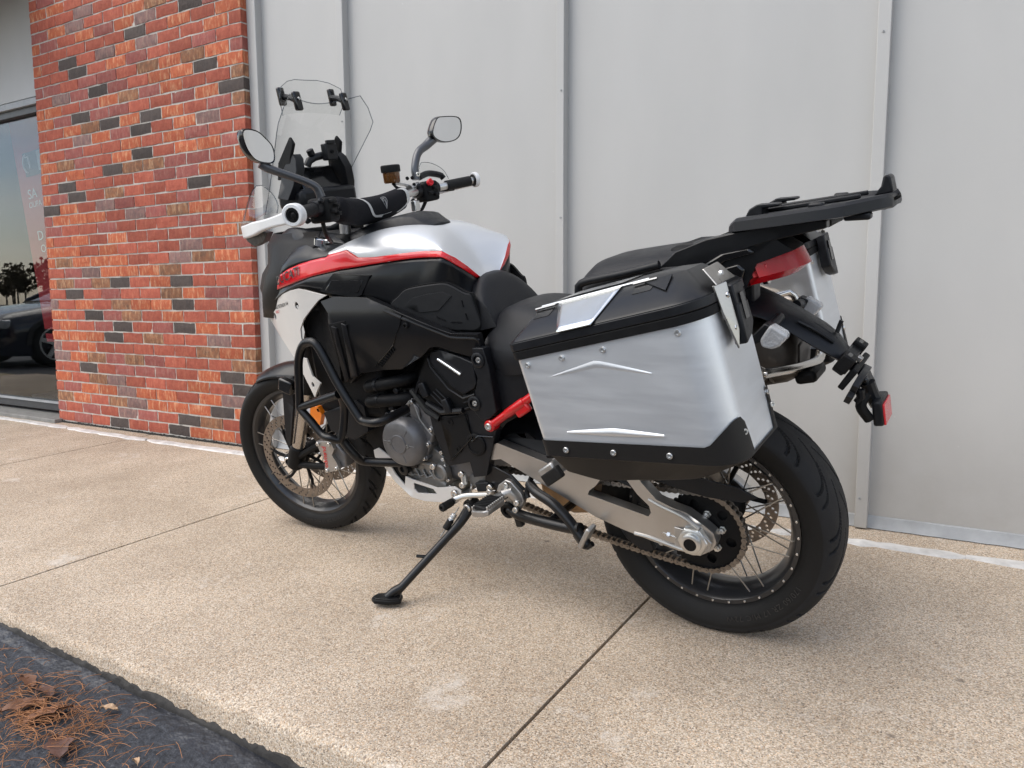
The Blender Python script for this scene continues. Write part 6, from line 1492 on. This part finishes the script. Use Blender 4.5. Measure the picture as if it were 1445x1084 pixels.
# ---- panniers
TH = radians(12.5)
def make_pannier(s):
    def pm(l, y, h): return V(.243-l*cos(TH)+h*sin(TH), s*y, .862+l*sin(TH)+h*cos(TH))
    def rrect(l0, l1, y0, y1, ro_r, ro_f, ri):
        """rounded rectangle in (l, y): rear-outer, front-outer, inner radii"""
        o = []
        def arc_(cl, cy, r, a0, a1, n=8): return [(cl+r*cos(a0+(a1-a0)*i/n), cy+r*sin(a0+(a1-a0)*i/n)) for i in range(n+1)]
        o += arc_(l1-ro_r, y1-ro_r, ro_r, 0, pi/2); o += [(l1-ro_r-(l1-ro_r-l0-ro_f)*k/8, y1) for k in range(1, 8)]
        o += arc_(l0+ro_f, y1-ro_f, ro_f, pi/2, pi); o += arc_(l0+ri, y0+ri, ri, pi, 3*pi/2); o += [(l0+ri+(l1-2*ri-l0)*k/8, y0) for k in range(1, 8)]
        o += arc_(l1-ri, y0+ri, ri, 3*pi/2, 2*pi)
        ya, yb = y0+ri, y1-ro_r; o += [(l1, ya+(yb-ya)*k/40) for k in range(1, 40)]
        return o
    hb_ = lambda l: -.188-.066*max(0, min(1, l/.42))
    base = rrect(0, .424, .262, .500, .062, .018, .012)
    loops = []
    for t in [k/10 for k in range(11)]:
        loops.append([pm(l, y+(-.006*t if y > .4 else 0), (hb_(l)-.027)*t-.0005) for l, y in base])
    body = MB().loft(loops).build('pannier', 'brushed_alu', BIKE, angle=50)
    # pressed swages on the outer face
    for (l0, l1, h0, hm, up_) in ((.070, .300, -.068, -.042, 1), (.075, .290, -.205, -.188, -1)):
        G = []
        for k in range(17):
            t = k/16; l = l0+(l1-l0)*t; pk = max(0, 1-abs(t-.52)/.52); hc = (h0+(hm-h0)*pk-.14*(l-.185)) if up_ > 0 else hb_(l)+.026+.004*pk
            wd = .002+(.011 if up_ > 0 else .007)*pk**.8
            G.append([pm(l, .5005-.0035, hc-wd), pm(l, .4985+.0024*pk**.5, hc-wd*.2), pm(l, .4985+.0024*pk**.5, hc+wd*.2), pm(l, .5005-.0035, hc+wd)])
        MB().grid(G).build('pressed_swage', 'brushed_alu', body, angle=60)
    # rim bands
    def band(name, h0, h1, grow, m, ext=0):
        r_ = rrect(-.004-grow, .428+grow, .258-grow, .504+grow, .064+grow, .022, .014)
        r2 = rrect(.002, .422, .266, .498, .060, .018, .012)
        return MB().loft([[pm(l, y, h0) for l, y in r2], [pm(l, y, h0) for l, y in r_], [pm(l, y, h1) for l, y in r_], [pm(l, y, h1) for l, y in r2]]).build(name, m, body, bevel=.0015, angle=30)
    band('rim_band', -.003, .0150, .002, 'matte_black')
    band('lid_band', .0163, .034, .003, 'black_plastic')
    # lid: roof slopes from the outer rim to a flat top
    ridge = rrect(.030, .372, .290, .405, .03, .02, .012); low = rrect(-.005, .429, .257, .505, .064, .022, .014); mid_ = rrect(.000, .424, .262, .499, .062, .022, .014)
    inn = rrect(.06, .34, .31, .385, .02, .015, .01)
    ld = MB(); L3 = []
    L3.append([pm(l, y, .034) for l, y in low]); L3.append([pm(l, y, .040) for l, y in mid_]); L3.append([pm(l, y, .084) for l, y in ridge]); L3.append([pm(l, y, .090) for l, y in inn])
    lid = ld.loft(L3).build('lid', 'satin_black', body, bevel=.002, angle=22)
    # bright panel across the sloping face
    def slope(l, k, off=.0022):  # k 0 at rim, 1 at ridge
        y = .4985+(.402-.4985)*k; h = .0395+(.084-.0395)*k; nrm_ = .386
        return pm(l, y+off*.40, h+off*.92)
    G = []
    for i in range(13):
        t = i/12; G.append([slope((.085+.0*k+(.123-.085)*(1-k))*(1-t)+(.240-(.240-.212)*(1-k))*t, k*1.0, .0026) for k in [-.13+1.13*q/6 for q in range(7)]])
    bp_ = MB().grid(G).build('lid_panel', 'anodised_alu', lid, angle=60); md = bp_.modifiers.new('solid', 'SOLIDIFY'); md.thickness = .002; md.offset = 1
    G2 = [[pm(l, y, .0925) for l in (.085, .14, .19, .240)] for y in (.398, .36, .30)]
    MB().grid(G2).build('lid_top_panel', 'anodised_alu', lid)
    # recessed loops for straps
    for l in (.030, .270):
        q = [slope(l+.004, .60, .001), slope(l+.044, .60, .001), slope(l+.050, .86, .001), slope(l+.002, .86, .001)]
        MB().prism(q, V(0, 0, .0012)).build('strap_recess', 'gloss_black', lid)
        rod('strap_bar', slope(l+.000, .90, .006), slope(l+.052, .90, .006), .0028, 'stainless', lid, 8)
    # black rails on the ridge and facet at the rear
    MB().prism([slope(.290, .93, .002), slope(.352, .93, .002), slope(.352, .42, .002)], V(0, s*.001, .0025)).build('lid_facet', 'black_plastic', lid, smooth=False)
    rod('lid_rail', pm(.04, .402, .0865), pm(.30, .402, .0865), .003, 'anodised_alu', lid, 8)
    # bottom tray: band following the foot of the case with raised rear corners
    foot_ = rrect(-.003, .427, .258, .4975, .064, .020, .013); rise = []
    for l, y in foot_:
        e = 0
        if l > .37 and y > .425: e = .046*min(1, (l-.37)/.05)*min(1, (y-.425)/.012)
        elif l > .42 and y < .285: e = .055
        elif l > .42 and y < .425: e = -.030
        rise.append(e)
    loops = [[pm(l, y, hb_(l)+.006+e) for (l, y), e in zip(foot_, rise)], [pm(l, y, hb_(l)-.030) for l, y in foot_]]
    shr = [(.208+(l-.208)*.97, .375+(y-.375)*.94) for l, y in foot_]; shr2 = [(.185+(l-.208)*.76, .36+(y-.375)*.62) for l, y in foot_]; shr3 = [(.185+(l-.208)*.70, .36+(y-.375)*.56) for l, y in foot_]
    def hbt(l): return -.275-.030*min(1, l/.10)-.012*max(0, min(1, (l-.10)/.25))
    def sq(k, l0, y0): return (.012+(l0+.003)/.43*.345+k*.012*(1 if l0 < .2 else -1), .300+(y0-.258)/.2395*.160+k*.012*(1 if y0 < .4 else -1))
    loops += [[pm(l, y, hb_(l0)-.035) for (l, y), (l0, _) in zip(shr, foot_)], [pm(*sq(0, l, y), hbt(l)+.006) for l, y in foot_], [pm(*sq(1, l, y), hbt(l)) for l, y in foot_]]
    b = MB().grid(loops, closed_v=True); nb = len(loops[0]); b.f.append(tuple(len(b.v)-nb+i for i in range(nb)))
    tray = b.build('base_tray', 'tray_black', body, angle=25)
    # rivets
    for l, h in ((.028, -.018), (.115, -.018), (.212, -.018), (.372, -.016)):
        yy = .5 if l < .36 else .498
        bolt(pm(l, yy, h), (0, s, 0), .0062, body, 'machined_alu', 'rivet')
    bolt(pm(.4245, .395, -.02), (-1, 0, .2), .006, body, 'machined_alu', 'rivet'); bolt(pm(.4245, .285, -.02), (-1, 0, .2), .006, body, 'machined_alu', 'rivet'); bolt(pm(.4245, .275, -.205), (-1, 0, .2), .006, body, 'machined_alu', 'rivet')
    for l in (.060, .170, .290): bolt(pm(l, .4975, hb_(l)-.014), (0, s, 0), .0066, tray, 'machined_alu', 'rivet')
    for l, y, dh in ((.405, .474, -.006), (.424, .440, .020), (.427, .27, .02)): bolt(pm(l, y, hb_(l)+dh), (-1, s*.8, .2), .0062, tray, 'machined_alu', 'rivet')
    # over-centre latch on the rear face
    def rf(y, h, o=0): return pm(.4285+o, y, h)
    lt = MB().prism([rf(.420, .080, -.014), rf(.345, .082, -.012), rf(.340, .046, .012), rf(.430, .046, .008)], rf(0, 0, .004)-rf(0, 0, 0)).build('latch', 'latch_steel', body, smooth=False, bevel=.0015)
    MB().prism([rf(.428, .046, .000), rf(.398, .046, .014), rf(.396, -.045, .016), rf(.406, -.082, .010), rf(.424, -.01, .004)], rf(0, 0, .004)-rf(0, 0, 0)).build('latch_side', 'latch_steel', lt, smooth=False, bevel=.001)
    MB().prism([rf(.396, .0, .002), rf(.338, .0, .002), rf(.334, -.046, .002), rf(.356, -.066, .002), rf(.396, -.078, .002)], rf(0, 0, .026)-rf(0, 0, 0)).build('latch_handle', 'black_plastic', lt, bevel=.004)
    MB().prism([rf(.396, .038, .004), rf(.342, .038, .004), rf(.336, -.02, .004), rf(.396, -.02, .004)], rf(0, 0, .022)-rf(0, 0, 0)).build('latch_lever', 'black_plastic', lt, bevel=.003)
    MB().prism([rf(.377, .018, .0255), rf(.358, .018, .0255), rf(.354, -.034, .0255), rf(.376, -.034, .0255)], rf(0, 0, .004)-rf(0, 0, 0)).build('latch_recess', 'gloss_black', lt)
    for y, h, o in ((.375, .061, .003), (.402, .022, .014), (.401, -.042, .013)): bolt(rf(y, h, o), (-1, 0, .1), .0062, lt, 'chrome')
    return body
mat('tray_black', (.012, .0108, .0100), .5, spec=.25, var=.08, vscale=20, bump=.08, bscale=600)
pnL = make_pannier(1); tag(pnL, 'left brushed aluminium pannier with black lid')
pnR = make_pannier(-1); tag(pnR, 'far side aluminium pannier behind the tail light')

# ------------------------------------------------------------------ things around
# banner standing inside the shop
bn_o = V(-2.75, .45, 0)
bn = tag(empty('banner', bn_o), 'red promotional banner leaning behind the shop window glass', 'banner')
def bnp(u, z, d=0): return V(-.506+.183*(2.18-z)+u, d+.02*sin(u*5), z)      # left edge leans outward with height
MB().grid([[bnp(u, z) for u in (0, .1, .2, .3, .4, .5, .6)] for z in (.60, 1.0, 1.5, 2.0, 2.35)]).build('banner_cloth', 'banner_red', bn)
MB().grid([[bnp(u, z) for u in (0, .3, .6)] for z in (.50, .565)]).build('banner_hem', 'banner_red', bn)
MB().grid([[bnp(u, z+.08*(u-.11), -.006) for u in (.11, .2, .6)] for z in (1.80, 1.985)]).build('banner_logo_box', 'banner_black', bn)
def btext(s, u, z, size, m='banner_white'):
    vs, fs = text_mesh(s, size); MB().add([bnp(u+q.x, z+q.y+.12*q.x, -.012) for q in vs], fs).build('banner_lettering', m, bn, smooth=False)
btext('SA', .10, 1.625, .105); btext('OUPA', .09, 1.555, .062); btext('D', .13, 1.30, .105); btext('O', .145, 1.205, .085)
b = MB(); b.tube([bnp(.125+.05*cos(t)+.04, 1.90+.07*sin(t), -.016) for t in [pi*(.55+.9*k/10) for k in range(11)]], .006, 5)
b.tube([bnp(.15, 1.95, -.016), bnp(.19, 1.955, -.016), bnp(.20, 1.86, -.016)], .006, 5); b.build('banner_emblem', 'banner_white', bn)
MB().grid([[bnp(u, z+.08*(u-.11), -.009) for u in (.245, .6)] for z in (1.825, 1.975)]).build('banner_logo_panel', 'print_grey', bn)
rod('banner_pole', bnp(.3, .06, .02), bnp(.3, 2.38, .02), .012, 'dark_metal_frame', bn)
MB().box((.0, .03, .055), (.7, .2, .03)).build('banner_foot', 'dark_metal_frame', bn)

# pine needles and leaves swept against the kerb
lr = random.Random(21)
def lit_pos(): 
    while True:
        x = lr.gauss(1.60, .14); y = lr.gauss(-2.045, .06)
        if y < KERB-.03 and .9 < x < 2.3: return x, y
def gza(x, y): return az(x)-(0 if y > -1.9 else min(.03, .03*(-1.9-y)))
b = MB()
for i in range(640):
    if i < 520: x, y = lit_pos()
    else: x, y = lr.uniform(1.0, 2.2), lr.uniform(-2.2, -1.9)
    a = lr.uniform(0, 2*pi); L_ = lr.uniform(.025, .075); cv = lr.uniform(-.006, .006); z = gza(x, y)+.004+lr.uniform(0, .014 if i < 520 else .003)
    P = [V(x+cos(a)*L_*t-sin(a)*cv*sin(pi*t), y+sin(a)*L_*t+cos(a)*cv*sin(pi*t), z+.006*sin(pi*t)+lr.uniform(-.001, .001)) for t in (0, .33, .66, 1)]
    b.tube(P, .00065, 4)
tag(b.build('pine_needles', 'needle'), 'brown pine needles littering the asphalt beside the kerb', 'litter', kind='stuff')
leaves = [(1.42, -1.985, .050, 'leaf_brown', 'curled brown leaf at the left end of the pine needle litter'), (1.60, -2.035, .070, 'leaf_brown', 'broad brown leaf in the middle of the pine needle litter'), (1.52, -2.045, .065, 'leaf_brown', 'brown leaf lying flat under pine needles on the asphalt'), (1.74, -2.085, .070, 'leaf_dark', 'large dark brown leaf nearest the bottom of the litter pile'), (1.70, -1.945, .028, 'leaf_tan', 'small tan scrap of leaf on the litter edge nearest the kerb'), (1.50, -1.985, .055, 'leaf_dark', 'dark purple brown leaf near the top of the litter pile'), (1.93, -2.03, .020, 'leaf_tan', 'tiny tan leaf scrap alone on the asphalt right of the litter')]
for x, y, sz, m, lab in leaves:
    b = MB(); n = 10; a = lr.uniform(0, 6.3); G = []
    for i in range(n+1):
        t = i/n; w_ = sz*.36*sin(pi*t)**.8*(1+.18*sin(t*17)); zc = .005*sin(pi*t)+.003*sin(5*t)
        G.append([V((t-.5)*sz*1.6, k*w_, zc+.006*abs(k)**1.5*(1 if lr.random() > .3 else .2)) for k in (-1, -.5, 0, .5, 1)])
    M = Matrix.Translation((x, y, gza(x, y)+.010)) @ Matrix.Rotation(a, 4, 'Z') @ Matrix.Rotation(lr.uniform(-.2, .2), 4, 'X')
    o = b.grid(G).build('fallen_leaf', m); o.matrix_world = M; tag(o, lab, 'leaf', 'fallen leaves by the kerb')

# ------------------------------------------------------------------ across the lot: parked car, far trees (seen in the glass and in bright metal)
mat('car_paint', (.012, .016, .03), .2, coat=1.0); mat('car_glass', (.02, .025, .03), .05, coat=.5); mat('car_trim', (.02, .02, .02), .5)
mat('alloy', (.62, .63, .64), .28, metal=1); mat('head_lamp', (.75, .78, .8), .1, trans=.5, coat=.6)
mat('far_bark', (.10, .075, .055), .9, var=.2, vscale=3); mat('far_leaf', (.13, .10, .055), .85, var=.35, vscale=.6)
CAR = empty('parked_car', (-8.5, -4.2, -.115)); tag(CAR, 'dark blue parked car reflected in the shop window', 'car')
def car_sec(y, zb, zs, zt, wb_, wm, wt):
    h = cr([V(wb_, y, zb), V(wm, y, zb+(zs-zb)*.45), V(wm*.985, y, zs), V(wt, y, zs+(zt-zs)*.75), V(wt*.75, y, zt), V(0, y, zt+.012)], 14)
    return h+[V(-p.x, p.y, p.z) for p in h[::-1][1:]]
lower = [(2.22, .28, .52, .58, .55, .62, .5), (2.12, .20, .60, .68, .78, .80, .62), (1.9, .18, .66, .76, .86, .89, .74), (1.4, .18, .72, .85, .89, .91, .78), (.85, .18, .80, .93, .90, .92, .80), (.3, .18, .86, .95, .90, .92, .80), (-.5, .18, .88, .96, .90, .92, .80), (-1.3, .18, .88, .97, .90, .92, .78), (-1.9, .22, .86, .98, .86, .90, .74), (-2.2, .30, .80, .95, .78, .82, .66), (-2.3, .40, .70, .85, .6, .7, .5)]
MB().loft([car_sec(*q) for q in lower]).build('car_body', 'car_paint', CAR, angle=40)
MB().loft([car_sec(y, .84, .92, zt, .84, .84, wt) for y, zt, wt in ((.95, .93, .80), (.6, 1.10, .76), (.15, 1.33, .68), (-.2, 1.42, .64), (-.9, 1.43, .63), (-1.4, 1.32, .65), (-1.85, 1.04, .70), (-2.0, .97, .74))]).build('cabin', 'car_glass', CAR, angle=40)
MB().grid([[V(x, y, z+.02*(1-(x/.62)**2)) for x in (-.62, -.4, 0, .4, .62)] for y, z in ((.05, 1.325), (-.2, 1.415), (-.9, 1.43), (-1.35, 1.345))]).build('roof', 'car_paint', CAR)
for s in (1, -1):
    MB().tube(cr([V(s*.84, .90, .93), V(s*.76, .5, 1.13), V(s*.675, .1, 1.33), V(s*.645, -.3, 1.405), V(s*.64, -.95, 1.41), V(s*.68, -1.5, 1.26), V(s*.76, -1.95, .99)], 30), .03, 8).build('roof_rail', 'car_paint', CAR)
    MB().tube([V(s*.86, -.25, .90), V(s*.66, -.33, 1.39)], .03, 8).build('door_pillar', 'car_trim', CAR)
    MB().box((s*.98, .62, .96), (.16, .09, .11)).build('door_mirror', 'car_paint', CAR, bevel=.03)
    MB().box((s*.70, 2.03, .62), (.30, .22, .12), Matrix.Rotation(-s*.45, 3, 'Z')).build('headlight', 'head_lamp', CAR, bevel=.03)
    MB().box((s*.925, -.55, .74), (.012, .20, .03)).build('door_handle', 'car_paint', CAR, bevel=.005)
    for y in (1.42, -1.42):
        c = V(s*.84, y, .335)
        wl = MB().lathe(c-V(s*.12, 0, 0), (s, 0, 0), [(0, .20), (0, .31), (.02, .333), (.18, .333), (.205, .31), (.205, .245), (.17, .235), (.17, .01)], 40).build('wheel', 'tyre_side', CAR)
        b = MB().lathe(c+V(s*.075, 0, 0), (s, 0, 0), [(0, .236), (.012, .24), (.012, .22), (-.02, .215)], 40, cap=False)
        for k in range(5):
            a = 2*pi*k/5+.3; d = V(0, cos(a), sin(a)); n_ = V(0, -sin(a), cos(a))
            b.prism([c+V(s*.07, 0, 0)+d*.03+n_*.035, c+V(s*.07, 0, 0)+d*.225+n_*.028, c+V(s*.07, 0, 0)+d*.225-n_*.028, c+V(s*.07, 0, 0)+d*.03-n_*.035], V(s*.02, 0, 0))
        b.lathe(c+V(s*.06, 0, 0), (s, 0, 0), [(0, .05), (.03, .05), (.034, .03), (.034, .001)], 20)
        b.build('alloy_rim', 'alloy', wl, angle=30)
        MB().tube([c+V(s*.085, .375*cos(t), .375*sin(t)) for t in [pi*k/20 for k in range(21)]], .03, 8).build('wheel_arch', 'car_trim', CAR)
# wood across the road
tr_ = random.Random(5); b = MB(); mi = []
for i in range(90):
    x = -190+265*i/89+tr_.uniform(-1, 1); y = -58+tr_.uniform(-8, 5); h = tr_.uniform(3.6, 7.5); r = h*.32
    n0 = len(b.f); b.cyl((x, y, -.3), (x+tr_.uniform(-.3, .3), y, h*.6), .16, .06, 6)
    for k in range(5): 
        a = tr_.uniform(0, 6.3); b.cyl((x, y, h*(.3+.07*k)), (x+r*cos(a), y+r*sin(a), h*(.55+.08*k)), .05, .02, 4)
    mi += [0]*(len(b.f)-n0); n0 = len(b.f)
    for k in range(150):
        u = V(tr_.gauss(0, 1), tr_.gauss(0, 1), tr_.gauss(0, 1)).normalized()*r*tr_.uniform(.3, 1.0); c = V(x, y, h*.64)+V(u.x, u.y, u.z*1.05)
        s_ = tr_.uniform(.12, .34); e1 = V(tr_.gauss(0, 1), tr_.gauss(0, 1), tr_.gauss(0, 1)).normalized()*s_; e2 = e1.orthogonal().normalized()*s_
        b.add([c-e1-e2, c+e1-e2*.6, c+e1*.7+e2, c-e1+e2], [(0, 1, 2, 3)])
    mi += [1]*(len(b.f)-n0)
tag(b.build('far_wood', None, mats=['far_bark', 'far_leaf'], midx=mi, smooth=False), 'line of brown autumn trees across the car park', 'trees', kind='stuff')
